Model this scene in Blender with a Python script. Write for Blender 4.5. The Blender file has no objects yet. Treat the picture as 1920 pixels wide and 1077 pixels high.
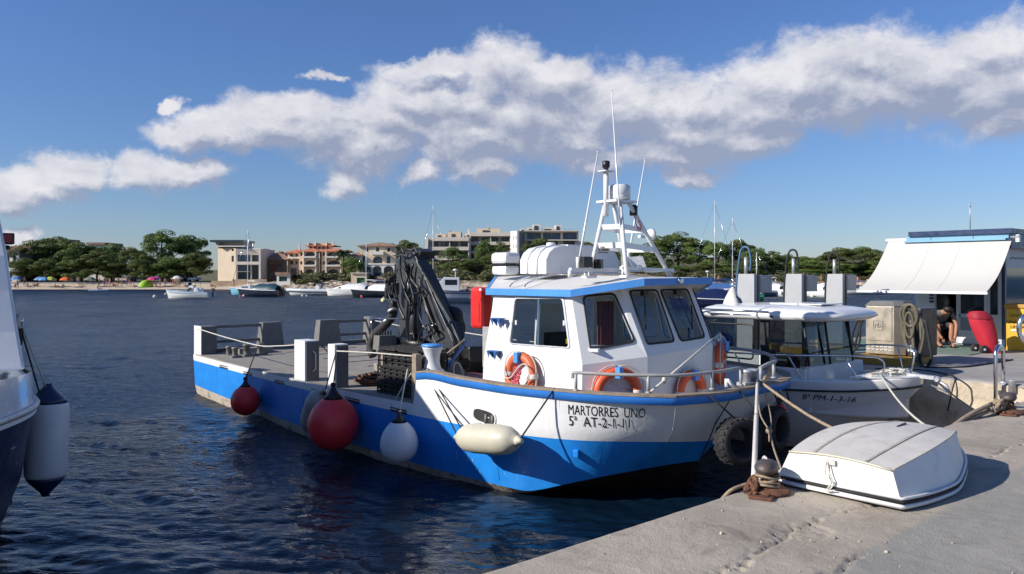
import bpy, bmesh, math, random
import numpy as np
from mathutils import Vector, Matrix, noise
from mathutils.geometry import tessellate_polygon
R = math.radians
random.seed(7)
scn = bpy.context.scene
COL = scn.collection
V3 = Vector

# ------------------------------------------------------------------ camera, sky, sun, exposure
# The harbour is laid out on one square grid: X runs along the near quay, Y out along the pier; z=0 is the water.
CYAW = math.atan2(.655, .755)
cam_d = bpy.data.cameras.new('camera')
cam_d.sensor_width = 36
cam_d.lens = 36*1478/1920
cam_d.shift_y = -23.5/1920
cam_d.clip_start = .1
cam_d.clip_end = 3000
cam = bpy.data.objects.new('camera', cam_d)
COL.objects.link(cam)
cam.location = (0, 0, 2.7)
cam.rotation_euler = (R(90), 0, -CYAW)
scn.camera = cam

SUN_EL = R(29)
SUN_DIR = V3((-.930*math.cos(SUN_EL), .367*math.cos(SUN_EL), math.sin(SUN_EL))).normalized()
sun_d = bpy.data.lights.new('sun', 'SUN')
sun_d.energy = 4.5
sun_d.angle = R(.5)
sun_d.color = (1.0, .94, .86)
sun = bpy.data.objects.new('sun', sun_d)
COL.objects.link(sun)
sun.rotation_euler = SUN_DIR.to_track_quat('Z', 'Y').to_euler()
sun.location = (-40, 10, 40)

scn.view_settings.view_transform = 'Standard'
scn.view_settings.look = 'None'
scn.view_settings.exposure = .48
scn.view_settings.gamma = 1
scn.render.engine = 'CYCLES'
scn.cycles.max_bounces = 5
scn.cycles.transparent_max_bounces = 8

world = bpy.data.worlds.new('World')
scn.world = world
world.use_nodes = True

class NT:
    """tiny node-graph writer"""
    def __init__(s, tree): s.t = tree; s.n = tree.nodes; s.l = tree.links
    def node(s, typ, **kw):
        nd = s.n.new(typ)
        for k, v in kw.items(): setattr(nd, k, v)
        return nd
    def put(s, sock, v):
        if isinstance(v, bpy.types.NodeSocket): s.l.new(v, sock)
        elif isinstance(v, (tuple, list)) and len(v) == 3 and sock.type == 'RGBA': sock.default_value = (*v, 1)
        elif v is not None: sock.default_value = v
    def m(s, op, a, b=None, c=None, clamp=False):
        nd = s.node('ShaderNodeMath', operation=op, use_clamp=clamp)
        s.put(nd.inputs[0], a)
        if b is not None: s.put(nd.inputs[1], b)
        if c is not None: s.put(nd.inputs[2], c)
        return nd.outputs[0]
    def v(s, op, a, b=None):
        nd = s.node('ShaderNodeVectorMath', operation=op)
        s.put(nd.inputs[0], a)
        if b is not None: s.put(nd.inputs[1], b)
        return nd.outputs['Value'] if op in ('DOT_PRODUCT', 'LENGTH', 'DISTANCE') else nd.outputs[0]
    def comb(s, x, y, z):
        nd = s.node('ShaderNodeCombineXYZ')
        for i, q in enumerate((x, y, z)): s.put(nd.inputs[i], q)
        return nd.outputs[0]
    def sep(s, a):
        nd = s.node('ShaderNodeSeparateXYZ'); s.put(nd.inputs[0], a); return nd.outputs
    def noise(s, vec, scale, detail=4, rough=.55, dist=0, col=False):
        nd = s.node('ShaderNodeTexNoise')
        s.put(nd.inputs['Vector'], vec)
        nd.inputs['Scale'].default_value = scale; nd.inputs['Detail'].default_value = detail
        nd.inputs['Roughness'].default_value = rough; nd.inputs['Distortion'].default_value = dist
        return nd.outputs['Color' if col else 'Fac']
    def ramp(s, f, a, b, lo=0., hi=1., smooth=True):
        nd = s.node('ShaderNodeMapRange', interpolation_type='SMOOTHSTEP' if smooth else 'LINEAR')
        s.put(nd.inputs[0], f)
        for i, q in enumerate((a, b, lo, hi)): s.put(nd.inputs[i+1], q)
        return nd.outputs[0]
    def mix(s, f, a, b, mode='MIX'):
        nd = s.node('ShaderNodeMix', data_type='RGBA', blend_type=mode)
        s.put(nd.inputs[0], f); s.put(nd.inputs[6], a); s.put(nd.inputs[7], b)
        return nd.outputs[2]
    def mapv(s, vec, scale=(1, 1, 1), loc=(0, 0, 0), rot=(0, 0, 0)):
        nd = s.node('ShaderNodeMapping')
        s.put(nd.inputs[0], vec); nd.inputs['Location'].default_value = loc
        nd.inputs['Rotation'].default_value = rot; nd.inputs['Scale'].default_value = scale
        return nd.outputs[0]

def build_world():
    t = world.node_tree; t.nodes.clear(); g = NT(t)
    sky = g.node('ShaderNodeTexSky', sky_type='NISHITA', sun_disc=False)
    sky.sun_elevation = SUN_EL
    sky.sun_rotation = math.atan2(SUN_DIR.x, SUN_DIR.y)
    sky.altitude = 0; sky.air_density = 1.0; sky.dust_density = .2; sky.ozone_density = 6.0
    gen = g.node('ShaderNodeTexCoord').outputs['Generated']
    d = g.v('NORMALIZE', gen)
    fwd = g.v('DOT_PRODUCT', d, (math.sin(CYAW), math.cos(CYAW), 0))
    rgt = g.v('DOT_PRODUCT', d, (math.cos(CYAW), -math.sin(CYAW), 0))
    az = g.m('ARCTAN2', rgt, fwd)
    hz = g.m('SQRT', g.m('ADD', g.m('MULTIPLY', rgt, rgt), g.m('MULTIPLY', fwd, fwd)))
    tel = g.m('DIVIDE', g.sep(d)[2], g.m('MAXIMUM', hz, .02))
    # cloud banks: centre (azimuth tangent, elevation) and radii, in the units of the photograph
    B = [(60,345,120,42),(150,315,85,42),(30,360,110,30),(270,318,75,45),(350,318,85,28),(330,186,26,14),(380,235,115,34),(520,245,130,52),(620,240,90,62),
         (690,280,110,70),(650,340,55,38),(770,190,110,60),(790,330,45,34),(800,130,105,26),(870,250,170,85),(940,140,110,62),(900,320,75,38),(1000,220,180,90),(1060,140,90,50),
         (1160,210,200,100),(1150,300,110,45),(1280,250,200,70),(1290,330,80,26),(1330,190,180,75),(1500,160,210,85),(1620,190,220,80),(1600,120,150,50),(1760,140,220,100),(1880,160,200,115),
         (1850,60,110,55),(1960,200,200,80),(2150,120,300,130),(2500,60,380,160),(1420,270,110,36),(35,420,48,16),(610,140,40,12),(860,200,150,60),(720,230,110,60),(1010,160,110,60),(1060,260,130,60),(560,210,110,40),(430,260,110,34),(1420,220,150,60),(1240,290,130,44),
         (-250,330,160,40),(-700,250,300,60)]
    def group():
        gt = bpy.data.node_groups.new('cloud_density', 'ShaderNodeTree')
        gt.interface.new_socket('P', in_out='INPUT', socket_type='NodeSocketVector')
        gt.interface.new_socket('D', in_out='OUTPUT', socket_type='NodeSocketFloat')
        h = NT(gt); gi = h.node('NodeGroupInput'); go = h.node('NodeGroupOutput')
        p0 = gi.outputs[0]
        w = h.v('SUBTRACT', h.noise(p0, 8, 6, .62, col=True), (.5, .5, .5))
        p = h.v('ADD', p0, h.v('MULTIPLY', w, (.13, .10, 0)))
        acc = None
        for (px, py, rx, ry) in B:
            a0 = (px-960)/1478; A = math.atan(a0); c = math.cos(A)
            e = (515-py)/1478*c
            q = h.v('MULTIPLY', h.v('SUBTRACT', p, (A, e, 0)), (1478/rx/c/c, 1478/ry/c, 0))
            k = h.m('SUBTRACT', 1.0, h.v('LENGTH', q))
            acc = k if acc is None else h.m('SMOOTH_MAX', acc, k, .25)
        n1 = h.noise(h.v('MULTIPLY', p0, (1, 1.35, 1)), 17, 13, .68, .35)
        n2 = h.noise(h.v('MULTIPLY', p0, (1, 1.3, 1)), 7.5, 5, .55)
        dd = h.m('ADD', h.m('MULTIPLY', h.m('MINIMUM', h.m('ADD', acc, .10), 1.0), 1.35), h.m('MULTIPLY', h.m('SUBTRACT', n1, .5), 1.8))
        dd = h.m('ADD', dd, h.m('MULTIPLY', h.m('SUBTRACT', n2, .5), 1.1))
        h.l.new(dd, go.inputs[0])
        return gt
    gt = group()
    P = g.comb(az, tel, 0)
    def dens(off):
        nd = g.node('ShaderNodeGroup'); nd.node_tree = gt
        g.put(nd.inputs[0], g.v('ADD', P, off)); return nd.outputs[0]
    D0 = dens((0, 0, 0)); D1 = dens((-.010, .020, 0)); D2 = dens((-.030, .055, 0))
    cov = g.ramp(D0, -.14, .78)
    thick = g.ramp(g.m('ADD', g.m('MULTIPLY', D1, .45), g.m('MULTIPLY', D2, .55)), -.50, 1.70, smooth=False)
    rel = g.m('MULTIPLY', g.m('SUBTRACT', D0, D1), .75)
    lit = g.m('ADD', g.m('SUBTRACT', 1.0, thick), rel, clamp=True)
    lit = g.m('MULTIPLY', g.ramp(lit, .10, 1.12, smooth=False), g.ramp(g.noise(g.v('MULTIPLY', P, (1, 1.4, 1)), 16, 8, .62), .3, .7, .55, 1.30, False), clamp=True)
    cc = g.mix(lit, (2.75, 3.1, 4.2), (7.2, 7.1, 7.35))
    skyc = sky.outputs[0]
    hs = g.node('ShaderNodeHueSaturation'); hs.inputs['Saturation'].default_value = 1.0; hs.inputs['Value'].default_value = 1.0
    g.put(hs.inputs['Color'], skyc)
    up = g.ramp(tel, .0, .02)
    tint = g.mix(g.ramp(tel, -.05, .35), (.76, .765, .87), (.80, .86, 1.05))
    blue = g.mix(1.0, hs.outputs[0], tint, 'MULTIPLY')
    colr = g.mix(g.m('MULTIPLY', g.m('MULTIPLY', cov, up), .93), blue, cc)
    bg = g.node('ShaderNodeBackground'); g.put(bg.inputs[0], colr); bg.inputs[1].default_value = .085
    out = g.node('ShaderNodeOutputWorld'); g.l.new(bg.outputs[0], out.inputs[0])
build_world()

# ------------------------------------------------------------------ placing by line of sight on a known plane (measuring helper)
_C, _S = math.cos(CYAW), math.sin(CYAW)
def ray(px, py):
    a = (px-960)/1478
    return V3((_C*a+_S, -_S*a+_C, -(py-515)/1478))
def onX(px, py, X): r = ray(px, py); return V3((0, 0, 2.7)) + r*(X/r.x)
def onY(px, py, Y): r = ray(px, py); return V3((0, 0, 2.7)) + r*(Y/r.y)
def onZ(px, py, z): r = ray(px, py); return V3((0, 0, 2.7)) + r*((z-2.7)/r.z)
def onD(px, py, d): return V3((0, 0, 2.7)) + ray(px, py)*d
def onP(px, py, a, b, c):
    n = (V3(b)-V3(a)).cross(V3(c)-V3(a)); r = ray(px, py); o = V3((0, 0, 2.7))
    return o + r*(n.dot(V3(a)-o)/n.dot(r))
RIGHT = V3((_C, -_S, 0)); FWD = V3((_S, _C, 0))

# ------------------------------------------------------------------ mesh writer
class MB:
    def __init__(s): s.v = []; s.f = []; s.mi = []; s.cur = 0; s.sm = []
    def add(s, vs, fs, smooth=False):
        o = len(s.v); s.v += [tuple(q) for q in vs]
        for f in fs: s.f.append(tuple(i+o for i in f)); s.mi.append(s.cur); s.sm.append(smooth)
        return s
    def box(s, c, sz, rot=None, taper=1.0):
        hx, hy, hz = sz[0]/2, sz[1]/2, sz[2]/2
        vs = []
        for z in (-1, 1):
            k = taper if z > 0 else 1
            for x, y in ((-1, -1), (1, -1), (1, 1), (-1, 1)): vs.append(V3((x*hx*k, y*hy*k, z*hz)))
        if rot is not None:
            M = rot if isinstance(rot, Matrix) else Matrix.Rotation(rot, 3, 'Z')
            vs = [M @ q for q in vs]
        c = V3(c)
        return s.add([q+c for q in vs], [(3, 2, 1, 0), (4, 5, 6, 7), (0, 1, 5, 4), (1, 2, 6, 5), (2, 3, 7, 6), (3, 0, 4, 7)])
    def bx(s, x0, x1, y0, y1, z0, z1): return s.box(((x0+x1)/2, (y0+y1)/2, (z0+z1)/2), (abs(x1-x0), abs(y1-y0), abs(z1-z0)))
    def bar(s, a, b, w, h=None, up=(0, 0, 1)):
        a = V3(a); b = V3(b); d = b-a; L = d.length; h = w if h is None else h
        if L < 1e-6: return s
        z = d/L; u = V3(up)
        if abs(z.dot(u)) > .98: u = V3((1, 0, 0))
        x = u.cross(z).normalized(); y = z.cross(x)
        M = Matrix((x, y, z)).transposed()
        return s.box((a+b)/2, (w, h, L), M)
    def tube(s, pts, r, n=8, caps=True, closed=False):
        pts = [V3(p) for p in pts]; m = len(pts)
        rr = r if isinstance(r, (list, tuple)) else [r]*m
        T = []
        for i in range(m):
            if closed: t = pts[(i+1) % m]-pts[i-1]
            else: t = pts[min(i+1, m-1)]-pts[max(i-1, 0)]
            T.append(t.normalized() if t.length > 1e-9 else V3((0, 0, 1)))
        u = V3((0, 0, 1)) if abs(T[0].z) < .9 else V3((1, 0, 0))
        vs = []
        x = u.cross(T[0]).normalized()
        for i in range(m):
            x = (x - T[i]*x.dot(T[i]))
            x = x.normalized() if x.length > 1e-6 else T[i].orthogonal().normalized()
            y = T[i].cross(x)
            for k in range(n):
                a = 2*math.pi*k/n; vs.append(pts[i]+(x*math.cos(a)+y*math.sin(a))*rr[i])
        fs = []
        for i in range(m if closed else m-1):
            j = (i+1) % m
            for k in range(n):
                l = (k+1) % n; fs.append((i*n+k, i*n+l, j*n+l, j*n+k))
        s.add(vs, fs, True)
        if caps and not closed:
            o = len(s.v)-m*n
            for f in (tuple(range(n))[::-1], tuple((m-1)*n+k for k in range(n))):
                s.f.append(tuple(i+o for i in f)); s.mi.append(s.cur); s.sm.append(False)
        return s
    def lathe(s, prof, c=(0, 0, 0), n=16, axis='Z', rot=None, smooth=True):
        vs = []; c = V3(c)
        for (r, z) in prof:
            for k in range(n):
                a = 2*math.pi*k/n; q = V3((r*math.cos(a), r*math.sin(a), z))
                if axis == 'X': q = V3((q.z, q.x, q.y))
                if axis == 'Y': q = V3((q.x, q.z, q.y))
                if rot is not None: q = rot @ q
                vs.append(q+c)
        fs = [(i*n+k, i*n+(k+1) % n, (i+1)*n+(k+1) % n, (i+1)*n+k) for i in range(len(prof)-1) for k in range(n)]
        s.add(vs, fs, smooth)
        o = len(s.v)-len(vs)
        for f in (tuple(range(n))[::-1], tuple((len(prof)-1)*n+k for k in range(n))):
            s.f.append(tuple(i+o for i in f)); s.mi.append(s.cur); s.sm.append(False)
        return s
    def ball(s, c, r, n=16, m=10, sc=(1, 1, 1), rot=None):
        prof = [(max(1e-4, math.sin(math.pi*i/m))*r, -math.cos(math.pi*i/m)*r) for i in range(m+1)]
        o = len(s.v); s.lathe(prof, (0, 0, 0), n)
        for i in range(o, len(s.v)):
            q = V3(s.v[i]); q = V3((q.x*sc[0], q.y*sc[1], q.z*sc[2]))
            if rot is not None: q = rot @ q
            s.v[i] = tuple(q+V3(c))
        return s
    def prism(s, poly, off):
        """poly: 3D points, extruded by vector off"""
        n = len(poly); off = V3(off); P = [V3(p) for p in poly]
        tr = tessellate_polygon([P])
        vs = P+[p+off for p in P]
        fs = [tuple(t) for t in tr]+[tuple(i+n for i in t[::-1]) for t in tr]
        fs += [(i, (i+1) % n, (i+1) % n+n, i+n) for i in range(n)]
        return s.add(vs, fs)
    def holed(s, outer, holes, off):
        """plate with openings: outer loop, hole loops, thickness vector"""
        off = V3(off); loops = [[V3(p) for p in outer]]+[[V3(p) for p in h] for h in holes]
        flat = [p for l in loops for p in l]; n = len(flat)
        tr = tessellate_polygon(loops)
        vs = flat+[p+off for p in flat]
        fs = [tuple(t) for t in tr]+[tuple(i+n for i in t[::-1]) for t in tr]
        o = 0
        for l in loops:
            m = len(l)
            fs += [(o+i, o+(i+1) % m, o+(i+1) % m+n, o+i+n) for i in range(m)]
            o += m
        return s.add(vs, fs)
    def grid(s, rows, smooth=True, closed=False):
        m = len(rows); n = len(rows[0])
        vs = [q for r in rows for q in r]
        fs = [(i*n+k, i*n+(k+1) % n, (i+1)*n+(k+1) % n, (i+1)*n+k) for i in range(m-1) for k in range(n if closed else n-1)]
        return s.add(vs, fs, smooth)

def wloc(o):
    q = V3((0, 0, 0))
    while o is not None: q += o.location; o = o.parent
    return q
def obj(name, mb, mats, parent=None, bevel=0, weld=False):
    me = bpy.data.meshes.new(name)
    off = wloc(parent)
    me.from_pydata([(a-off.x, b-off.y, c-off.z) for a, b, c in mb.v], [], mb.f)
    if not isinstance(mats, (list, tuple)): mats = [mats]
    for m in mats: me.materials.append(m)
    me.polygons.foreach_set('material_index', mb.mi)
    me.polygons.foreach_set('use_smooth', mb.sm)
    bm = bmesh.new(); bm.from_mesh(me)
    if weld: bmesh.ops.remove_doubles(bm, verts=bm.verts, dist=1e-4)
    if len(bm.faces) < 20000: bmesh.ops.recalc_face_normals(bm, faces=bm.faces)
    bm.to_mesh(me); bm.free()
    me.update()
    o = bpy.data.objects.new(name, me); COL.objects.link(o); o.parent = parent
    if bevel:
        b = o.modifiers.new('bevel', 'BEVEL'); b.width = bevel; b.segments = 2; b.limit_method = 'ANGLE'; b.angle_limit = R(40)
    return o
def tag(o, label=None, cat=None, group=None, kind=None):
    if label: o['label'] = label
    if cat: o['category'] = cat
    if group: o['group'] = group
    if kind: o['kind'] = kind
    return o
def thing(name, loc=(0, 0, 0), label=None, cat=None, group=None, rz=0):
    o = bpy.data.objects.new(name, None); COL.objects.link(o); o.location = loc; o.rotation_euler = (0, 0, rz)
    o.empty_display_size = .2
    return tag(o, label, cat, group)
KIDS = {}
def kids(o): return [c for c in COL.objects if c.parent == o]
def copy_tree(o, parent=None, label=None, _k=None):
    if _k is None:
        _k = {}
        for q in COL.objects:
            if q.parent: _k.setdefault(q.parent.name, []).append(q)
    c = o.copy(); COL.objects.link(c); c.parent = parent
    for ch in _k.get(o.name, []): copy_tree(ch, c, None, _k)
    if label: c['label'] = label
    return c
def catenary(a, b, sag, n=12):
    a = V3(a); b = V3(b)
    return [a.lerp(b, i/n)-V3((0, 0, 4*sag*(i/n)*(1-i/n))) for i in range(n+1)]
def smooth_path(pts, k=5):
    pts = [V3(p) for p in pts]; out = []
    for i in range(len(pts)-1):
        p0 = pts[max(i-1, 0)]; p1 = pts[i]; p2 = pts[i+1]; p3 = pts[min(i+2, len(pts)-1)]
        for j in range(k):
            t = j/k
            out.append(.5*((2*p1)+(p2-p0)*t+(2*p0-5*p1+4*p2-p3)*t*t+(3*p1-p0-3*p2+p3)*t**3))
    out.append(pts[-1]); return out
def interp(tab, x):
    if x <= tab[0][0]: return tab[0][1]
    for (a, u), (b, w) in zip(tab, tab[1:]):
        if x <= b: return u+(w-u)*(x-a)/(b-a)
    return tab[-1][1]
def rounded(poly, r, k=4):
    """round the corners of a convex 3D polygon"""
    out = []; n = len(poly)
    for i in range(n):
        p = V3(poly[i]); a = V3(poly[i-1])-p; b = V3(poly[(i+1) % n])-p
        ra = min(r, a.length*.45, b.length*.45)
        A = p+a.normalized()*ra; B = p+b.normalized()*ra
        for j in range(k+1):
            t = j/k; out.append(A*(1-t)**2+p*2*t*(1-t)+B*t*t)
    return out

# ------------------------------------------------------------------ materials
def mat(name, col, rough=.5, metal=0, var=.12, scale=3, bump=0, bscale=30, dirt=None, dirt_amt=0, dscale=4, streak=False, coat=0, spec=.5, sub=0, dth=.5):
    m = bpy.data.materials.new(name); m.use_nodes = True; g = NT(m.node_tree); g.n.clear()
    out = g.node('ShaderNodeOutputMaterial'); b = g.node('ShaderNodeBsdfPrincipled')
    g.l.new(b.outputs[0], out.inputs[0])
    co = g.node('ShaderNodeTexCoord').outputs['Object']
    c = col
    if var:
        n = g.noise(co, scale, 5, .6)
        f = g.ramp(n, .3, .7, 1-var, 1+var, False)
        c = g.mix(1.0, col, g.comb(f, f, f), 'MULTIPLY')
    if dirt:
        v = g.mapv(co, (1, 1, .12)) if streak else co
        n2 = g.noise(v, dscale, 8, .7, .4)
        f = g.m('MULTIPLY', g.ramp(n2, dth, dth+.22), dirt_amt)
        c = g.mix(f, c, dirt)
    g.put(b.inputs['Base Color'], c)
    if var and rough > .12:
        rn = g.ramp(g.noise(co, scale*2.3, 4), .3, .7, max(0, rough-.09), min(1, rough+.09), False); g.put(b.inputs['Roughness'], rn)
    else: b.inputs['Roughness'].default_value = rough
    b.inputs['Metallic'].default_value = metal
    b.inputs['Specular IOR Level'].default_value = spec
    b.inputs['Coat Weight'].default_value = coat
    if sub:
        b.inputs['Subsurface Weight'].default_value = sub; b.inputs['Subsurface Scale'].default_value = .02
    if bump:
        bn = g.node('ShaderNodeBump'); bn.inputs['Strength'].default_value = 1; bn.inputs['Distance'].default_value = bump
        g.put(bn.inputs['Height'], g.noise(co, bscale, 6, .65)); g.l.new(bn.outputs[0], b.inputs['Normal'])
    return m
def glass(name, tint=(.8, .9, .92), alpha=.25, rough=.02):
    m = bpy.data.materials.new(name); m.use_nodes = True; g = NT(m.node_tree); g.n.clear()
    out = g.node('ShaderNodeOutputMaterial')
    fr = g.node('ShaderNodeFresnel'); g.put(fr.inputs[0], g.ramp(g.node('ShaderNodeNewGeometry').outputs['Backfacing'], 0, 1, 1.5, 1/1.5, False))
    tr = g.node('ShaderNodeBsdfTransparent'); g.put(tr.inputs[0], tuple(t*(1-alpha) for t in tint))
    gl = g.node('ShaderNodeBsdfGlossy'); gl.inputs['Roughness'].default_value = rough
    mx = g.node('ShaderNodeMixShader'); g.l.new(fr.outputs[0], mx.inputs[0]); g.l.new(tr.outputs[0], mx.inputs[1]); g.l.new(gl.outputs[0], mx.inputs[2])
    g.l.new(mx.outputs[0], out.inputs[0]); return m
M = {}
WH = (.70, .70, .685)
M['white'] = mat('white_paint', WH, .42, var=.05, scale=2, dirt=(.40, .33, .24), dirt_amt=.42, dscale=5, streak=True, dth=.56)
M['white_rough'] = mat('white_paint_rough', (.70, .70, .69), .5, var=.06, scale=3, bump=.004, bscale=14, dirt=(.38, .26, .16), dirt_amt=.5, dscale=7, streak=True, dth=.6)
M['gel'] = mat('white_gelcoat', (.72, .72, .71), .22, var=.03, coat=.3)
M['roofwhite'] = mat('roof_white', (.66, .65, .62), .55, var=.05, dirt=(.4, .38, .34), dirt_amt=.35, dscale=6)
M['blue'] = mat('blue_paint', (.014, .22, .66), .38, var=.12, scale=3, bump=.006, bscale=6, dirt=(.30, .42, .58), dirt_amt=.45, dscale=6, streak=True, dth=.60)
M['bluetrim'] = mat('blue_trim_paint', (.035, .20, .62), .4, var=.10, scale=5, dirt=(.5, .5, .5), dirt_amt=.4, dscale=16, dth=.66)
M['rooftrim'] = mat('roof_trim_blue', (.075, .28, .68), .4, var=.06)
M['darkblue'] = mat('dark_blue', (.012, .03, .12), .3, var=.1)
M['navy'] = mat('navy_paint', (.010, .028, .085), .35, var=.1)
M['boot'] = mat('boot_fouling', (.46, .40, .32), .8, var=.35, scale=6, bump=.01, bscale=22, dirt=(.05, .035, .02), dirt_amt=.9, dscale=6, dth=.45)
M['antifoul'] = mat('black_antifouling', (.012, .011, .012), .55, var=.4, scale=5, dirt=(.07, .06, .05), dirt_amt=.6, dscale=7)
M['deck'] = mat('deck_grey', (.26, .24, .21), .8, var=.18, scale=3, bump=.003, bscale=60, dirt=(.10, .08, .06), dirt_amt=.6, dscale=3)
M['cap'] = mat('weathered_wood', (.27, .215, .16), .8, var=.25, scale=12, bump=.004, bscale=40, dirt=(.12, .1, .08), dirt_amt=.6, dscale=15)
M['railpaint'] = mat('grey_rail_paint', (.34, .34, .33), .5, var=.15, scale=6, dirt=(.2, .14, .1), dirt_amt=.4, dscale=9)
M['greypaint'] = mat('grey_steel_paint', (.145, .14, .13), .55, var=.15, scale=4, dirt=(.16, .10, .06), dirt_amt=.6, dscale=6, streak=True, dth=.58)
M['galv'] = mat('galvanised_steel', (.52, .54, .56), .45, .55, var=.18, scale=9, dirt=(.3, .3, .3), dirt_amt=.4, dscale=10)
M['steel'] = mat('stainless_steel', (.72, .72, .72), .18, 1.0, var=.05)
M['brushed'] = mat('brushed_steel', (.44, .39, .31), .42, .75, var=.10, scale=2.5)
M['rust'] = mat('rusty_iron', (.13, .055, .03), .85, var=.35, scale=14, bump=.008, bscale=40, dirt=(.28, .13, .06), dirt_amt=.8, dscale=14)
M['worn_iron'] = mat('worn_iron', (.10, .085, .08), .5, .4, var=.4, scale=14, bump=.006, bscale=50, dirt=(.20, .09, .05), dirt_amt=.8, dscale=12)
M['orange'] = mat('orange_plastic', (.74, .11, .035), .45, var=.08, dirt=(.5, .25, .15), dirt_amt=.3)
M['orangefade'] = mat('faded_orange', (.60, .13, .05), .55, var=.14, scale=6, dirt=(.45, .28, .2), dirt_amt=.4)
M['tape'] = mat('reflective_tape', (.62, .58, .52), .5, var=.15, scale=20)
M['red'] = mat('red_plastic', (.62, .025, .02), .35, var=.06, coat=.2)
M['redbuoy'] = mat('red_vinyl', (.85, .045, .05), .42, var=.10, scale=4, dirt=(.2, .05, .04), dirt_amt=.5, dscale=8)
M['redbag'] = mat('red_canvas', (.52, .02, .04), .7, var=.10, bump=.01, bscale=7)
M['whitebuoy'] = mat('white_vinyl', (.62, .64, .66), .42, var=.05, dirt=(.3, .3, .28), dirt_amt=.4, dscale=9, dth=.56)
M['greybuoy'] = mat('grey_vinyl', (.36, .35, .31), .5, var=.15)
M['cream'] = mat('cream_vinyl', (.52, .49, .38), .5, var=.07, dirt=(.34, .30, .18), dirt_amt=.45, dscale=10, dth=.52)
M['black'] = mat('black_plastic', (.012, .012, .013), .45, var=.2)
M['rubber'] = mat('black_rubber', (.018, .018, .019), .75, var=.3, scale=9, bump=.004, bscale=40, dirt=(.045, .042, .04), dirt_amt=.5, dscale=8)
M['stepblue'] = mat('step_blue', (.03, .12, .34), .4, var=.1)
M['crate'] = mat('black_crate_plastic', (.012, .012, .012), .6, var=.3, dirt=(.09, .07, .05), dirt_amt=.6, dscale=9)
M['crane'] = mat('crane_dark_grey', (.035, .038, .042), .42, var=.2, scale=5, dirt=(.09, .08, .07), dirt_amt=.5, dscale=8)
M['hose'] = mat('hose_rubber', (.012, .012, .012), .4, var=.2)
M['fuelhose'] = mat('fuel_hose', (.115, .10, .065), .6, var=.2)
M['rope'] = mat('white_rope', (.55, .53, .47), .85, var=.2, scale=40, bump=.004, bscale=120)
M['ropeb'] = mat('brown_rope', (.30, .23, .16), .9, var=.3, scale=30, bump=.006, bscale=90)
M['ropek'] = mat('black_rope', (.018, .018, .02), .8, var=.3, bump=.003, bscale=120)
M['ropered'] = mat('pink_rope', (.62, .12, .16), .8, var=.2, scale=60)
M['awning'] = mat('white_awning', (.52, .505, .47), .8, var=.025, scale=1.5)
M['tank'] = mat('grey_white_tank', (.62, .64, .66), .45, var=.05, dirt=(.35, .36, .36), dirt_amt=.4, dscale=5)
M['yellow'] = mat('yellow_paint', (.62, .36, .02), .5, var=.1, dirt=(.25, .15, .04), dirt_amt=.4)
M['ochre'] = mat('ochre_paint', (.42, .22, .03), .6, var=.15)
M['kioskwall'] = mat('kiosk_panel', (.50, .52, .55), .5, var=.05)
M['kiosklow'] = mat('kiosk_lower_panel', (.24, .28, .30), .5, var=.05)
M['lightblue'] = mat('light_blue', (.17, .36, .50), .5, var=.05)
M['greenfloor'] = mat('green_floor_paint', (.15, .22, .18), .7, var=.15)
M['skin'] = mat('skin', (.36, .17, .10), .55, var=.08, sub=.1)
M['hair'] = mat('dark_hair', (.02, .014, .01), .6, var=.2)
M['cloth_grey'] = mat('grey_cloth', (.12, .12, .12), .85, var=.15)
M['pane'] = glass('window_glass', (.72, .80, .82), .10)
M['paned'] = glass('tinted_glass', (.34, .38, .40), .15)
M['smoke'] = glass('smoked_glass', (.30, .34, .36), .1)
M['darkglass'] = mat('dark_glass', (.012, .02, .03), .06, var=0, spec=.8)
M['text'] = mat('black_lettering', (.01, .01, .012), .4, var=0)
M['lamp_red'] = mat('red_lamp', (.30, .01, .02), .25, var=0)
M['brownbox'] = mat('red_brown_paint', (.20, .035, .025), .5, var=.15)

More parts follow.
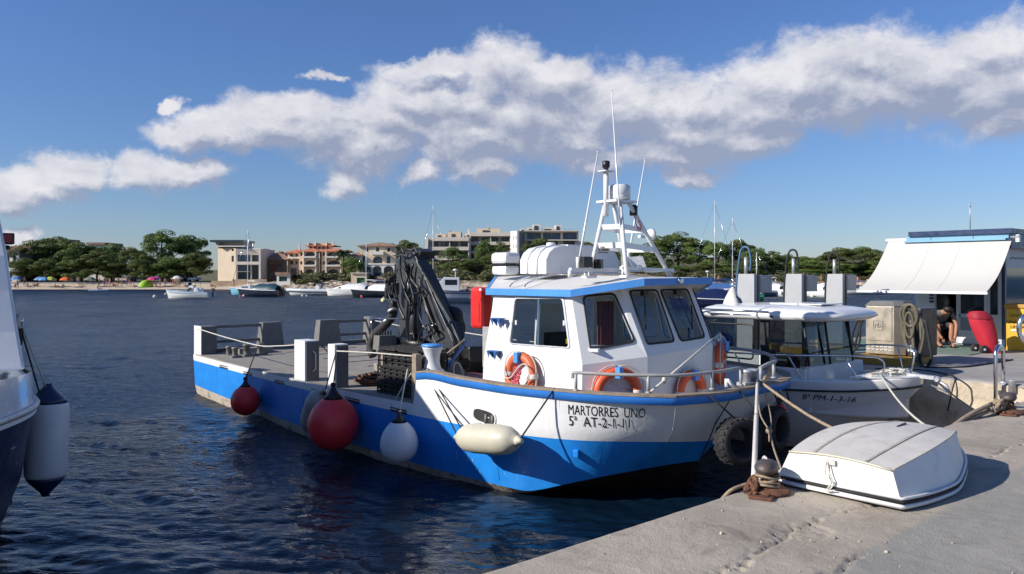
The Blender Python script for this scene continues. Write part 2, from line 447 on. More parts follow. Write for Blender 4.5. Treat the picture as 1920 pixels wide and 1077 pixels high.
# ================================================================== SETTING: water, quay, pier, shore
def mat_water():
    m = bpy.data.materials.new('sea_water'); m.use_nodes = True; g = NT(m.node_tree); g.n.clear()
    out = g.node('ShaderNodeOutputMaterial'); b = g.node('ShaderNodeBsdfPrincipled'); g.l.new(b.outputs[0], out.inputs[0])
    b.inputs['Base Color'].default_value = (.003, .011, .024, 1)
    b.inputs['Roughness'].default_value = .045; b.inputs['IOR'].default_value = 1.33
    co = g.node('ShaderNodeTexCoord').outputs['Object']
    dist = g.v('LENGTH', co)
    # wind ripples run across the harbour mouth; wavelet trains of three sizes
    r1 = g.mapv(co, (1, 1, 1), rot=(0, 0, CYAW+.10))
    a = g.noise(g.v('MULTIPLY', r1, (.55, 1.5, 1)), 1.5, 4, .55, .6)
    c = g.noise(g.v('MULTIPLY', r1, (.7, 1.6, 1)), 5.0, 4, .65, .5)
    e = g.noise(g.v('MULTIPLY', r1, (.8, 1.3, 1)), .32, 2, .5, .3)
    calm = g.ramp(dist, 7, 17)
    patch = g.ramp(g.noise(co, .045, 3, .6), .35, .65, .8, 1.15)
    far = g.ramp(dist, 8, 60, .42, 1.3, False)
    h = g.m('ADD', g.m('MULTIPLY', a, .20), g.m('MULTIPLY', e, .34))
    h = g.m('ADD', h, g.m('MULTIPLY', g.m('MULTIPLY', c, .15), g.m('ADD', .35, g.m('MULTIPLY', calm, 1.0))))
    h = g.m('MULTIPLY', h, g.m('MULTIPLY', patch, g.m('MULTIPLY', g.m('ADD', .5, g.m('MULTIPLY', calm, .62)), far)))
    bn = g.node('ShaderNodeBump'); bn.inputs['Strength'].default_value = 1.0; bn.inputs['Distance'].default_value = 1.0
    g.put(bn.inputs['Height'], h)
    # facets too fine for the bump at a distance: slopes read straight from noise
    s1 = g.v('SUBTRACT', g.noise(g.v('MULTIPLY', r1, (1.2, 2.0, 1)), 1.6, 3, .6, .3, col=True), (.5, .5, .5))
    s2 = g.v('SUBTRACT', g.noise(g.v('MULTIPLY', r1, (.25, .8, 1)), .9, 3, .6, .3, col=True), (.5, .5, .5))
    amp = g.m('MULTIPLY', g.ramp(dist, 22, 140, .0, .60, False), g.ramp(g.noise(co, .22, 7, .78, .3), .40, .60, .12, 1.9))
    sl = g.v('MULTIPLY', g.v('ADD', s1, s2), g.comb(amp, amp, 0.0))
    # at grazing angles only the wave faces turned towards the eye are seen
    inc = g.v('NORMALIZE', g.v('MULTIPLY', g.node('ShaderNodeNewGeometry').outputs['Incoming'], (1, 1, 0)))
    n0 = g.v('ADD', bn.outputs[0], sl)
    c0 = g.v('DOT_PRODUCT', n0, inc)
    k = g.m('ADD', g.m('MULTIPLY', g.m('SUBTRACT', g.m('ABSOLUTE', c0), c0), g.ramp(dist, 5, 20, .0, .62)), g.m('MULTIPLY', amp, .10))
    nd = g.node('ShaderNodeVectorMath', operation='SCALE'); g.put(nd.inputs[0], inc); g.put(nd.inputs['Scale'], k)
    g.put(b.inputs['Normal'], g.v('NORMALIZE', g.v('ADD', n0, nd.outputs[0])))
    return m
def build_water():
    rs = np.random.RandomState(11)
    az = np.concatenate([np.radians([-179.9, -140, -110, -85, -65, -52, -44]), np.radians(np.linspace(-38, 38, 760)), np.radians([44, 52, 65, 85, 110, 140, 180])])
    rd = np.concatenate([[.6, 1.5], np.geomspace(2.6, 150, 760), [170, 220, 320, 500, 900, 1600]])
    A, D = np.meshgrid(az+CYAW, rd); X = D*np.sin(A); Y = D*np.cos(A); Z = np.zeros_like(X)
    spr = 1.0055; 
    for i in range(110):
        lam = .20*10**(rs.rand()**1.5*1.05); k = 2*math.pi/lam
        th = CYAW+math.pi/2*0+rs.normal(0, .75)+(.25); ph = rs.rand()*6.283
        amp = .0105*lam**.66*(.5+rs.rand())/3.1
        fade = np.clip((lam/(D*.0054)-2.2)/2, 0, 1)
        Z += amp*fade*np.sin(k*(X*math.sin(th)+Y*math.cos(th))+ph+.9*np.sin(.35*X*math.cos(th+1)+.3*Y+ph*3))
    patch = .72+.7*(vnoise(X, Y, .22, 31)-.5)+.5*(vnoise(X, Y, .06, 32)-.5)
    lee = np.clip((np.hypot(X-4, Y-5)-1)/9, .62, 1)       # calmer in the corner between quay and hulls
    Z *= patch*lee*np.clip((125-D)/95, 0, 1)**.8*1.25
    n = len(az); m = len(rd)
    me = bpy.data.meshes.new('water'); co = np.stack([X, Y, Z], -1).reshape(-1, 3).astype(np.float32)
    idx = np.arange(n*m).reshape(m, n); q = np.stack([idx[:-1, :-1], idx[:-1, 1:], idx[1:, 1:], idx[1:, :-1]], -1).reshape(-1, 4)[:, ::-1]
    me.vertices.add(n*m); me.vertices.foreach_set('co', co.ravel()); me.loops.add(q.size); me.loops.foreach_set('vertex_index', q.astype(np.int32).ravel())
    me.polygons.add(len(q)); me.polygons.foreach_set('loop_start', np.arange(0, q.size, 4, dtype=np.int32)); me.polygons.foreach_set('use_smooth', np.ones(len(q), bool))
    me.update(calc_edges=True); me.validate(); me.materials.append(mat_water())
    o = bpy.data.objects.new('water', me); COL.objects.link(o); tag(o, kind='structure')


QZ = 1.05
def line_field(g, co, p, q):
    """signed distance (m) to the line p->q in the XY plane"""
    d = (q-p); d.z = 0; n = V3((-d.y, d.x, 0)).normalized()
    return g.v('DOT_PRODUCT', g.v('SUBTRACT', co, tuple(p)), tuple(n))
def mat_quay():
    m = bpy.data.materials.new('quay_concrete'); m.use_nodes = True; g = NT(m.node_tree); g.n.clear()
    out = g.node('ShaderNodeOutputMaterial'); b = g.node('ShaderNodeBsdfPrincipled'); g.l.new(b.outputs[0], out.inputs[0])
    co = g.node('ShaderNodeTexCoord').outputs['Object']
    n1 = g.noise(co, 1.3, 8, .65); n2 = g.noise(co, 9, 6, .6, .5); n3 = g.noise(co, 90, 4, .6)
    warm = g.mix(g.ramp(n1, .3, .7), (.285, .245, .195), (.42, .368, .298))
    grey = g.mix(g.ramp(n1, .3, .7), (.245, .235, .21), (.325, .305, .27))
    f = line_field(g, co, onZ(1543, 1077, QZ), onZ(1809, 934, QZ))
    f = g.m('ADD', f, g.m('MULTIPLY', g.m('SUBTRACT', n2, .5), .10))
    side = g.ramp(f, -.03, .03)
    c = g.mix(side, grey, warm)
    c = g.mix(g.m('MULTIPLY', g.ramp(n2, .52, .72), .35), c, (.42, .36, .28))
    st = g.noise(co, 2.2, 6, .6, 1.0)
    c = g.mix(g.m('MULTIPLY', g.ramp(st, .58, .70), .5), c, (.13, .11, .095))
    rs = g.noise(g.v('ADD', co, (5, 9, 0)), 1.7, 5, .6, .6)
    c = g.mix(g.m('MULTIPLY', g.ramp(rs, .64, .73), .45), c, (.33, .20, .12))
    ed = g.noise(g.v('ADD', co, (2, 3, 0)), .8, 6, .62, .8)
    c = g.mix(g.m('MULTIPLY', g.ramp(ed, .54, .66), .45), c, (.45, .39, .30))
    sp = g.ramp(n3, .30, .42)
    c = g.mix(g.m('MULTIPLY', g.m('SUBTRACT', 1.0, sp), .5), c, (.14, .13, .12))
    g.put(b.inputs['Base Color'], c); b.inputs['Roughness'].default_value = .85
    bn = g.node('ShaderNodeBump'); bn.inputs['Distance'].default_value = .012
    g.put(bn.inputs['Height'], g.m('ADD', g.m('MULTIPLY', n3, .45), g.m('MULTIPLY', n2, .9))); g.l.new(bn.outputs[0], b.inputs['Normal'])
    return m
MQ = mat_quay()
def seg_dist(X, Y, pts):
    D = np.full(X.shape, 1e9)
    for a, b in zip(pts, pts[1:]):
        ax, ay, bx_, by = a[0], a[1], b[0], b[1]; L = (bx_-ax)**2+(by-ay)**2
        t = np.clip(((X-ax)*(bx_-ax)+(Y-ay)*(by-ay))/L, 0, 1)
        D = np.minimum(D, np.hypot(X-ax-t*(bx_-ax), Y-ay-t*(by-ay)))
    return D
def vnoise(X, Y, s, seed):
    rg = np.random.RandomState(seed); T = rg.rand(128, 128)
    x = X*s+31; y = Y*s+17; xi = np.floor(x).astype(int); yi = np.floor(y).astype(int); fx = x-xi; fy = y-yi
    fx = fx*fx*(3-2*fx); fy = fy*fy*(3-2*fy)
    t = lambda i, j: T[i % 128, j % 128]
    return (t(xi, yi)*(1-fx)+t(xi+1, yi)*fx)*(1-fy)+(t(xi, yi+1)*(1-fx)+t(xi+1, yi+1)*fx)*fy
build_water()
def build_quay():
    QY = 3.41
    xs = np.concatenate([np.linspace(-30, 1.2, 20), np.arange(1.3, 11, .018), np.linspace(11.05, 60, 60)])
    ys = np.concatenate([np.linspace(-20, -.6, 12), np.arange(-.5, QY-.02, .02), [QY-.02, QY]])
    X, Y = np.meshgrid(xs, ys)
    jag = (vnoise(X, Y, 7, 3)-.5)*.10+(vnoise(X, Y, 22, 4)-.5)*.05
    c1 = [onZ(*p, QZ) for p in [(1290, 1100), (1352, 1077), (1400, 1060), (1425, 1040), (1478, 1000), (1484, 992), (1530, 975), (1560, 960), (1600, 955), (1660, 948)]]
    c2 = [onZ(*p, QZ) for p in [(1840, 862), (1875, 850), (1900, 838), (1930, 828), (2000, 800)]]
    c3 = [onZ(*p, QZ) for p in [(1540, 1080), (1590, 1060), (1612, 1043), (1625, 1040)]]
    Z = np.full(X.shape, QZ)
    Z += (vnoise(X, Y, 2, 1)-.5)*.012+(vnoise(X, Y, 9, 2)-.5)*.004
    for c, w in ((c1, .012), (c2, .012), (c3, .012)):
        D = seg_dist(X+jag, Y+jag*.8, c)
        wv = w*(.4+1.2*vnoise(X, Y, 5, 8))
        Z -= .035*np.clip(1-D/wv, 0, 1)**.6
    # broken patch where the screed has come off beside the crack
    c = onZ(1500, 996, QZ); D = np.hypot((X-c.x)*.8, (Y-c.y)*1.0)+jag*.6
    inside = np.clip((.17-D)/.02, 0, 1)
    Z += inside*(-.012+(vnoise(X, Y, 40, 5)-.5)*.016)
    for cc in (c1, c2):
        D = seg_dist(X+jag, Y-.035+jag*.8, cc); ins = np.clip((.035*(.3+1.4*vnoise(X, Y, 3, 12))-D)/.01, 0, 1)
        Z += ins*(-.006+(vnoise(X, Y, 45, 6)-.5)*.016)
    edge = np.clip((QY-Y)/.035, 0, 1); Z -= (1-edge)**2*.02
    n = len(xs); m = len(ys)
    V = list(zip(X.ravel().tolist(), Y.ravel().tolist(), Z.ravel().tolist()))
    F = [(j*n+i, j*n+i+1, (j+1)*n+i+1, (j+1)*n+i) for j in range(m-1) for i in range(n-1)]
    # sea wall of the quay
    wall = MB(); wall.v = V; wall.f = F; wall.mi = [0]*len(F); wall.sm = [True]*len(F)
    o = obj('quay', wall, MQ); tag(o, kind='structure')
    w2 = MB(); w2.bx(-30, 60, -20, QY-.004, -3, QZ-.06)
    q = obj('quay_wall', w2, M['quaywall']); tag(q, kind='structure')
M['quaywall'] = mat('quay_wall_concrete', (.42, .35, .25), .9, var=.25, scale=2, bump=.03, bscale=7, dirt=(.16, .12, .08), dirt_amt=.7, dscale=3)
M['quaywet'] = mat('tidal_concrete', (.10, .09, .07), .8, var=.3, scale=3, bump=.03, bscale=7)
build_quay()
# the fuel pier to the right
PZ = 1.08; PX = 13.15
def build_pier():
    mb = MB()
    xs = np.concatenate([[PX], PX+np.array([.02, .06, .15]), np.linspace(PX+.4, 60, 60)]); ys = np.concatenate([np.linspace(3.42, 9.5, 70)])
    X, Y = np.meshgrid(xs, ys)
    ragged = (vnoise(X, Y, 2.2, 21)-.5)*.16+(vnoise(X, Y, 9, 22)-.5)*.05
    t = np.clip(1-(X-PX)/.4, 0, 1); Xr = X+ragged*t
    Z = PZ+(vnoise(X, Y, 1.5, 23)-.5)*.012-.03*np.clip(1-(X-PX)/.05, 0, 1)
    n = len(xs); m = len(ys)
    mb.v = list(zip(Xr.ravel().tolist(), Y.ravel().tolist(), Z.ravel().tolist()))
    mb.f = [(j*n+i, j*n+i+1, (j+1)*n+i+1, (j+1)*n+i) for j in range(m-1) for i in range(n-1)]
    mb.mi = [0]*len(mb.f); mb.sm = [True]*len(mb.f)
    tag(obj('pier', mb, M['pier']), kind='structure')
    zs = np.concatenate([[PZ-.02], np.linspace(PZ-.06, -1.5, 40)])
    Yw, Zw = np.meshgrid(np.linspace(3.42, 9.5, 120), zs)
    rag = (vnoise(Yw*0+PX, Yw, 2.2, 21)-.5)*.16+(vnoise(Yw*0+PX, Yw, 9, 22)-.5)*.05
    Xw = PX+rag*np.clip(1-(PZ-Zw)/.5, .1, 1)+(vnoise(Yw, Zw, 4, 25)-.5)*.07+(vnoise(Yw, Zw, 14, 26)-.5)*.03+.05*np.clip((PZ-Zw-.32)/.05, 0, 1)*0
    # horizontal pour joints
    for zj in (.74, .38): Xw += .03*np.exp(-((Zw-zj)/.015)**2)
    w = MB(); n = 120
    w.v = list(zip(Xw.ravel().tolist(), Yw.ravel().tolist(), Zw.ravel().tolist()))
    w.f = [(j*n+i, j*n+i+1, (j+1)*n+i+1, (j+1)*n+i) for j in range(len(zs)-1) for i in range(n-1)]
    w.mi = [0]*len(w.f); w.sm = [True]*len(w.f)
    tag(obj('pier_wall', w, M['pierwall']), kind='structure')
    s = MB(); s.bx(PX+.25, 60, 9.25, 9.5, -2, PZ-.03)
    tag(obj('pier_end_wall', s, M['quaywall']), kind='structure')
    g = MB(); g.bx(13.9, 17.2, 7.3, 9.2, PZ+.010, PZ+.016); g.bx(17.2, 19.55, 5.9, 9.2, PZ+.010, PZ+.016)
    tag(obj('pavement_paint', g, M['greenfloor']), kind='structure')
M['pier'] = mat('pier_concrete', (.32, .30, .28), .85, var=.18, scale=1.2, bump=.006, bscale=40, dirt=(.20, .18, .16), dirt_amt=.6, dscale=1.5)
M['pierwall'] = mat('pier_wall_stone', (.56, .47, .35), .9, var=.22, scale=1.5, bump=.02, bscale=18, dirt=(.30, .22, .14), dirt_amt=.6, dscale=5)
build_pier()

# ------------------------------------------------------------------ far shore
def far(px, y, d): return onD(px, y, d)
SHORE = [(-900, 150), (0, 143), (300, 143), (420, 143), (500, 136), (560, 133), (740, 131), (860, 126), (960, 124), (1200, 126), (1500, 128), (1700, 128), (2000, 130), (2700, 135)]
def hprof(px, k):
    """height of the land k metres behind the water's edge"""
    if k < 0: return k*.25
    beach = min(k*.085, .75) + (0 if k < 9 else .45) + max(0, (k-12))*.012
    rock = min(k*.16, 1.6)+max(0, min((k-10)*.13, 2.6))+max(0, (k-30)*.03)
    cliff = min(k*.13, 1.3)+max(0, min((k-10)*.07, 1.6))+max(0, (k-32)*.03)
    a = min(max((px-500)/120, 0), 1); b = min(max((px-1150)/150, 0), 1)
    return (beach*(1-a)+rock*a)*(1-b)+cliff*b
def ground_z(px, d): return hprof(px, d-interp(SHORE, px))
def mat_land():
    m = bpy.data.materials.new('shore_ground'); m.use_nodes = True; g = NT(m.node_tree); g.n.clear()
    out = g.node('ShaderNodeOutputMaterial'); b = g.node('ShaderNodeBsdfPrincipled'); g.l.new(b.outputs[0], out.inputs[0])
    co = g.node('ShaderNodeTexCoord').outputs['Object']
    n = g.noise(co, .12, 8, .65); n2 = g.noise(co, .9, 6, .7)
    rockc = g.mix(g.ramp(n2, .35, .65), (.20, .15, .11), (.50, .43, .34))
    grass = g.mix(g.ramp(n2, .3, .7), (.05, .06, .02), (.17, .15, .07))
    z = g.sep(co)[2]
    f = g.m('MULTIPLY', g.ramp(z, .9, 2.2), g.ramp(n, .35, .6))
    f = g.m('MAXIMUM', f, g.ramp(g.v('LENGTH', co), 152, 158))
    c = g.mix(f, rockc, grass)
    # pale sand on the bathing beach at the left end
    rt = g.v('DOT_PRODUCT', co, tuple(RIGHT))
    sand = g.m('MULTIPLY', g.ramp(rt, -50, -36, 1, 0), g.ramp(z, 1.0, .9, 0, 1))
    c = g.mix(sand, c, (.52, .43, .32))
    g.put(b.inputs['Base Color'], c); b.inputs['Roughness'].default_value = .95
    bn = g.node('ShaderNodeBump'); bn.inputs['Distance'].default_value = .4
    g.put(bn.inputs['Height'], n2); g.l.new(bn.outputs[0], b.inputs['Normal'])
    return m
def build_land():
    rows = []
    ks = [-14, -6, -2, 0, 1.5, 3, 4.5, 6, 8, 10, 12, 15, 18, 22, 27, 33, 40, 60, 120, 400]
    pxs = list(range(-1500, 3400, 7))
    for k in ks:
        r = []
        for px in pxs:
            d = interp(SHORE, px)+k
            a = (px-960)/1478
            p = onD(px, 515, d)
            rk = min(max((px-480)/80, 0), 1)
            nz = noise.noise((p.x*.25, p.y*.25, 0))*.55+noise.noise((p.x*.8, p.y*.8, 3))*.3
            dd = (noise.noise((p.x*.06, p.y*.06, 9))*4+noise.noise((p.x*.3, p.y*.3, 5))*1.5)*rk
            if 0 <= k < 30:
                q = onD(px, 515, d+dd*(1-k/30)); p.x, p.y = q.x, q.y
            p.z = hprof(px, k)+(nz*rk*(1 if 0 < k < 60 else 0)*(1.1 if k < 12 else .8))
            r.append(p)
        rows.append(r)
    mb = MB(); mb.grid(rows, smooth=False)
    tag(obj('ground', mb, mat_land()), kind='structure')
build_land()

# rocks along the water's edge, each its own stone (the nearest and largest ones), the rest joined
M['limestone'] = mat('pale_limestone', (.48, .40, .31), .9, var=.3, scale=.8, bump=.08, bscale=3, dirt=(.18, .12, .08), dirt_amt=.7, dscale=1.5)
def rock_mesh(seed):
    bm = bmesh.new(); bmesh.ops.create_icosphere(bm, subdivisions=2, radius=1)
    for v in bm.verts:
        p = v.co*1.3+V3((seed*7.1, 0, 0))
        v.co *= .75+.5*noise.noise(p); v.co.z *= .45
    me = bpy.data.meshes.new('shore_rock'); bm.to_mesh(me); bm.free(); me.materials.append(M['limestone']); return me
ROCKS = [rock_mesh(i) for i in range(6)]
rr = random.Random(5)
rocks = []
for i in range(190):
    px = rr.choice([rr.uniform(745, 1000), rr.uniform(560, 745), rr.uniform(1200, 1720), rr.uniform(1200, 1720), rr.uniform(1900, 1960)])
    k = rr.uniform(0, 12); s = rr.uniform(.35, 1.15)
    d = interp(SHORE, px)+k; p = onD(px, 515, d); p.z = hprof(px, k)+.1*s
    rocks.append((s, p))
rocks.sort(key=lambda t: -t[0])
for s, p in rocks:
    o = bpy.data.objects.new('shore_rock', ROCKS[rr.randrange(6)]); COL.objects.link(o); o.location = p
    o.rotation_euler = (rr.uniform(-.15, .15), rr.uniform(-.15, .15), rr.uniform(0, 6)); o.scale = (s*rr.uniform(.8, 1.8), s, s*rr.uniform(.6, 1.1))
    tag(o, "pale limestone boulder among the many along the far shore's waterline", 'rock', 'rocks along the far shore')

# ------------------------------------------------------------------ trees
def mat_leaf(name, ca, cb):
    m = bpy.data.materials.new(name); m.use_nodes = True; g = NT(m.node_tree); g.n.clear()
    out = g.node('ShaderNodeOutputMaterial'); b = g.node('ShaderNodeBsdfPrincipled'); 
    co = g.node('ShaderNodeTexCoord').outputs['Object']; oi = g.node('ShaderNodeObjectInfo').outputs['Random']
    n = g.noise(g.v('ADD', co, g.comb(oi, oi, oi)), .7, 4, .6)
    c = g.mix(g.ramp(n, .35, .65), ca, cb)
    hs = g.node('ShaderNodeHueSaturation'); g.put(hs.inputs['Color'], c); g.put(hs.inputs['Value'], g.m('ADD', .75, g.m('MULTIPLY', oi, .5)))
    g.put(hs.inputs['Hue'], g.m('ADD', .485, g.m('MULTIPLY', oi, .03)))
    g.put(b.inputs['Base Color'], hs.outputs[0]); b.inputs['Roughness'].default_value = .7
    tr = g.node('ShaderNodeBsdfTranslucent'); g.put(tr.inputs[0], hs.outputs[0])
    mx = g.node('ShaderNodeMixShader'); mx.inputs[0].default_value = .18; g.l.new(b.outputs[0], mx.inputs[1]); g.l.new(tr.outputs[0], mx.inputs[2])
    g.l.new(mx.outputs[0], out.inputs[0]); return m
M['pine'] = mat_leaf('pine_foliage', (.050, .085, .014), (.150, .200, .040))
M['scrub'] = mat_leaf('scrub_foliage', (.06, .07, .025), (.15, .14, .055))
M['bark'] = mat('pine_bark', (.14, .09, .06), .9, var=.3)
M['palm'] = mat_leaf('palm_foliage', (.03, .05, .015), (.07, .09, .03))
def leaf_cloud(name, clumps, per, size, rg, material, flat=1.0):
    """many small leaf faces; clumps: (centre, radii)"""
    V = []; F = []
    for c, rad in clumps:
        for i in range(per):
            u = V3((rg.gauss(0, 1), rg.gauss(0, 1), rg.gauss(0, 1))).normalized()
            if u.z < -.35 and rg.random() < .6: u.z = -u.z*.5; u.normalize()
            rr_ = rg.uniform(.72, 1.04)**.8
            p = V3((c[0]+u.x*rad[0]*rr_, c[1]+u.y*rad[1]*rr_, c[2]+u.z*rad[2]*rr_))
            n = (u+V3((rg.gauss(0, .55), rg.gauss(0, .55), rg.gauss(0, .55)))).normalized()
            t = n.orthogonal().normalized(); t = Matrix.Rotation(rg.uniform(0, 6.3), 3, n) @ t; b = n.cross(t)
            s = size*rg.uniform(.6, 1.3); o = len(V)
            V += [p+t*s, p+b*s*.6+n*s*.2, p-t*s, p-b*s*.6]
            F.append((o, o+1, o+2, o+3))
    me = bpy.data.meshes.new(name); me.from_pydata([tuple(v) for v in V], [], F); me.materials.append(material); return me
PINES = []
for vi in range(6):
    rg = random.Random(100+vi)
    # unit tree: height 10, width 9
    cl = []
    flat = [1.0, .8, .65, 1.1, .9, .7][vi]
    for i in range(48):
        a = rg.uniform(0, 6.28); r = 3.6*math.sqrt(rg.random()); 
        top = 8.5-(.13+.10*flat)*r*r; z = rg.uniform(1.7+.06*r*r*(1-flat), top)
        if rg.random() < .45: z = top-rg.uniform(0, .9)
        rad = rg.uniform(.7, 1.45)
        cl.append(((r*math.cos(a), r*math.sin(a), z), (rad*1.15, rad*1.15, rad*.62)))
    crown = leaf_cloud('crown', cl, 310, .135, rg, M['pine'])
    tb = MB()
    lean = rg.uniform(-.5, .5)
    tb.tube([(0, 0, -1.2), (lean*.4, 0, 2), (lean, .2, 4.2), (lean*1.1, .3, 7.2)], [.30, .25, .2, .06], 7)
    for i in range(6):
        c = cl[rg.randrange(len(cl))][0]
        tb.tube([(lean*.8, .15, rg.uniform(2.5, 4.5)), (c[0]*.5, c[1]*.5, c[2]*.55+1.2), c], [.12, .09, .03], 5)
    to = obj('trunk', tb, M['bark'])
    PINES.append((crown, to.data)); bpy.data.objects.remove(to)
def tree(px, ytop, wpx, d, vi, label, group, base=None):
    z0 = ground_z(px, d); p = onD(px, 515, d); p.z = z0
    ztop = 2.7+(515-ytop)*d/1478
    H = max(ztop-z0, 2); W = wpx*d/1478
    crown, trunk = PINES[vi]
    r = thing('pine_tree', p, label, 'tree', group, rz=(px*.37) % 6.28)
    for nm, me in (('trunk', trunk), ('crown', crown)):
        o = bpy.data.objects.new(nm, me); COL.objects.link(o); o.parent = r
    r.scale = (W/8.6, W/8.6, H/9.2)
    return r
TL = [
 # px, ytop, width, distance, look
 (30, 458, 75, 168, 'rounded dark pine behind the beach, leftmost beside the blue and white boat'),
 (62, 448, 92, 158, 'broad dark pine with a rounded top second from the left above the beach'),
 (108, 438, 92, 160, 'tallest dark pine of the left grove, above the blue beach umbrellas'),
 (88, 482, 60, 150, 'low pine leaning forward over the sea wall in the left grove'),
 (152, 452, 88, 158, 'wide dark pine right of the tallest one in the left grove'),
 (182, 468, 70, 154, 'pine with layered shelves of foliage in the middle of the left grove'),
 (212, 450, 60, 162, 'slim pine with a ragged pointed top in the left grove'),
 (140, 485, 70, 151, 'low shaded pine in front of the left grove'),
 (212, 484, 60, 152, 'low dark pine right of centre in the left grove'),
 (252, 460, 62, 156, 'lower lighter pine in the dip left of the tallest pair'),
 (272, 476, 58, 150, 'small bright green pine in front of the tallest pair'),
 (306, 430, 92, 160, 'tall domed pine left one of the tallest pair, above the green beach tent'),
 (356, 432, 74, 165, 'tall domed pine right one of the tallest pair, beside the beige house'),
 (318, 480, 60, 151, 'low pine in front of the tall pair above the tent'),
 (366, 470, 62, 148, 'bright rounded pine in front of the beige modern house'),
 (662, 482, 50, 147, 'bushy bright pine between the arcaded villa and the hipped roof house'),
 (762, 449, 60, 170, 'dark pine rising behind the crane tip'),
 (735, 456, 40, 175, 'small pine between the hipped roof house and the crane tip'),
 (785, 470, 50, 160, 'dark pine left of the pale apartment block behind the crane'),
 (850, 461, 56, 144, 'round pine in front of the left apartment block'),
 (880, 482, 44, 142, 'small pine below the gap between the apartment blocks'),
 (908, 446, 36, 148, 'upright pine in front of the second apartment block, left of two'),
 (936, 452, 44, 148, 'pine in front of the second apartment block, right of two'),
 (922, 474, 48, 141, 'low spreading pine left of the white canister on the wheelhouse'),
 (1012, 441, 66, 150, 'flat topped pine in front of the dark glazed apartment block'),
 (1100, 452, 40, 175, 'pine seen between the radar mast and the dark glazed block'),
 (1140, 466, 60, 165, 'pine seen through the legs of the radar mast'),
 (1190, 462, 60, 160, 'pine just right of the radar mast legs'),
 (1232, 441, 62, 158, 'dense pine immediately right of the radar mast'),
 (1272, 434, 84, 160, 'broad pine, highest of the right hand wood, left of the tallest mast'),
 (1312, 444, 66, 158, 'dense pine behind the tallest sailing mast'),
 (1345, 452, 56, 154, 'pine behind the second sailing mast'),
 (1384, 444, 66, 156, 'dome shaped pine standing above the row of grey steel pedestals'),
 (1415, 462, 56, 152, 'pine with bare twigs behind the blue hose'),
 (1446, 470, 58, 158, 'pine with a gap of sky to its right in the right hand wood'),
 (1478, 476, 46, 160, 'pine behind the middle looped hose'),
 (1510, 477, 62, 152, 'round lower pine between the two black looped hoses'),
 (1545, 492, 46, 160, 'low pine left of the umbrella shaped one'),
 (1573, 460, 72, 148, 'umbrella shaped pine behind the right black hose loop'),
 (1625, 459, 70, 152, 'tall bright topped pine left of the white awning'),
 (1664, 470, 66, 148, 'broad pine touching the left edge of the white awning'),
 (1720, 468, 80, 158, 'pine mostly hidden behind the white awning'),
 (1915, 478, 60, 150, 'dark pine at the right edge of the picture behind the kiosk'),
 (1990, 470, 90, 150, 'pine beyond the right edge behind the kiosk'),
 (-40, 455, 90, 160, 'dark pine hidden behind the blue and white boat at the left edge'),
]
for i, (px, yt, w, d, lab) in enumerate(TL):
    tree(px, yt, w, max(d, 153.6) if px < 400 else d, i % 6, lab, 'pine trees along the far shore')
# low pines that fill the wood: repeated at random behind
rg = random.Random(77)
for i in range(60):
    px = rg.choice([rg.uniform(20, 385), rg.uniform(1210, 1700), rg.uniform(1210, 1700)])
    yt = rg.uniform(478, 500) if px < 400 else rg.uniform(486, 512)
    tree(px, yt, rg.uniform(40, 66), rg.uniform(153.5, 160) if px < 400 else rg.uniform(146, 158), rg.randrange(6), 'one of the lower pines filling in the woods under the taller crowns', 'low pines under the taller crowns')
# scrub on the banks
def scrub_mesh(seed, per=110):
    rg = random.Random(seed); cl = [((rg.uniform(-1, 1), rg.uniform(-.6, .6), rg.uniform(.2, .6)), (rg.uniform(.4, .8),)*2+(rg.uniform(.3, .55),)) for _ in range(7)]
    return leaf_cloud('scrub_bush', cl, per, .12, rg, M['scrub'])
SCR = [scrub_mesh(i) for i in range(4)]
for i in range(150):
    z = rg.random()
    if z < .45: px = rg.uniform(742, 965); k = rg.uniform(9, 28)
    elif z < .62: px = rg.uniform(560, 700); k = rg.uniform(8, 14)
    else: px = rg.uniform(1200, 1720); k = rg.uniform(9, 24)
    d = interp(SHORE, px)+k; p = onD(px, 515, d); p.z = hprof(px, k)-.1
    o = bpy.data.objects.new('scrub_bush', SCR[i % 4]); COL.objects.link(o); o.location = p; o.rotation_euler = (0, 0, rg.uniform(0, 6))
    s = rg.uniform(.8, 1.7); o.scale = (s*1.3, s*1.3, s)
    tag(o, 'low dry shrub on the bank between the far rocks and the trees', 'shrub', 'shrubs on the far bank')

# ================================================================== BUILDINGS on the far shore
M['cream_wall'] = mat('cream_render', (.62, .51, .37), .85, var=.08, scale=.4)
M['white_wall'] = mat('white_render', (.70, .67, .62), .85, var=.05, scale=.4)
M['villa_wall'] = mat('peach_render', (.68, .50, .34), .85, var=.08, scale=.5)
M['concrete_wall'] = mat('pale_concrete_wall', (.66, .59, .50), .85, var=.10, scale=.3)
M['brown_wall'] = mat('rubble_stone_wall', (.17, .12, .08), .9, var=.3, scale=1.2, bump=.05, bscale=3)
M['stone_wall'] = mat('sandstone_wall', (.40, .30, .20), .9, var=.25, scale=1.0, bump=.05, bscale=3)
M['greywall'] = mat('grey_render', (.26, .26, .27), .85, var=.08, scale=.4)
M['tile'] = mat('clay_roof_tiles', (.52, .19, .09), .85, var=.25, scale=1.5, bump=.04, bscale=5)
M['tileold'] = mat('weathered_roof_tiles', (.28, .17, .11), .85, var=.3, scale=1.5, bump=.04, bscale=5)
M['winglass'] = mat('house_glass', (.03, .045, .06), .08, var=0)
M['bluewin'] = mat('blue_reflecting_glass', (.06, .10, .17), .08, var=0)
M['shutter'] = mat('green_shutter', (.035, .09, .075), .6)
M['wood_door'] = mat('brown_shutter', (.16, .06, .035), .6)
M['greendoor'] = mat('green_door', (.02, .12, .06), .6)
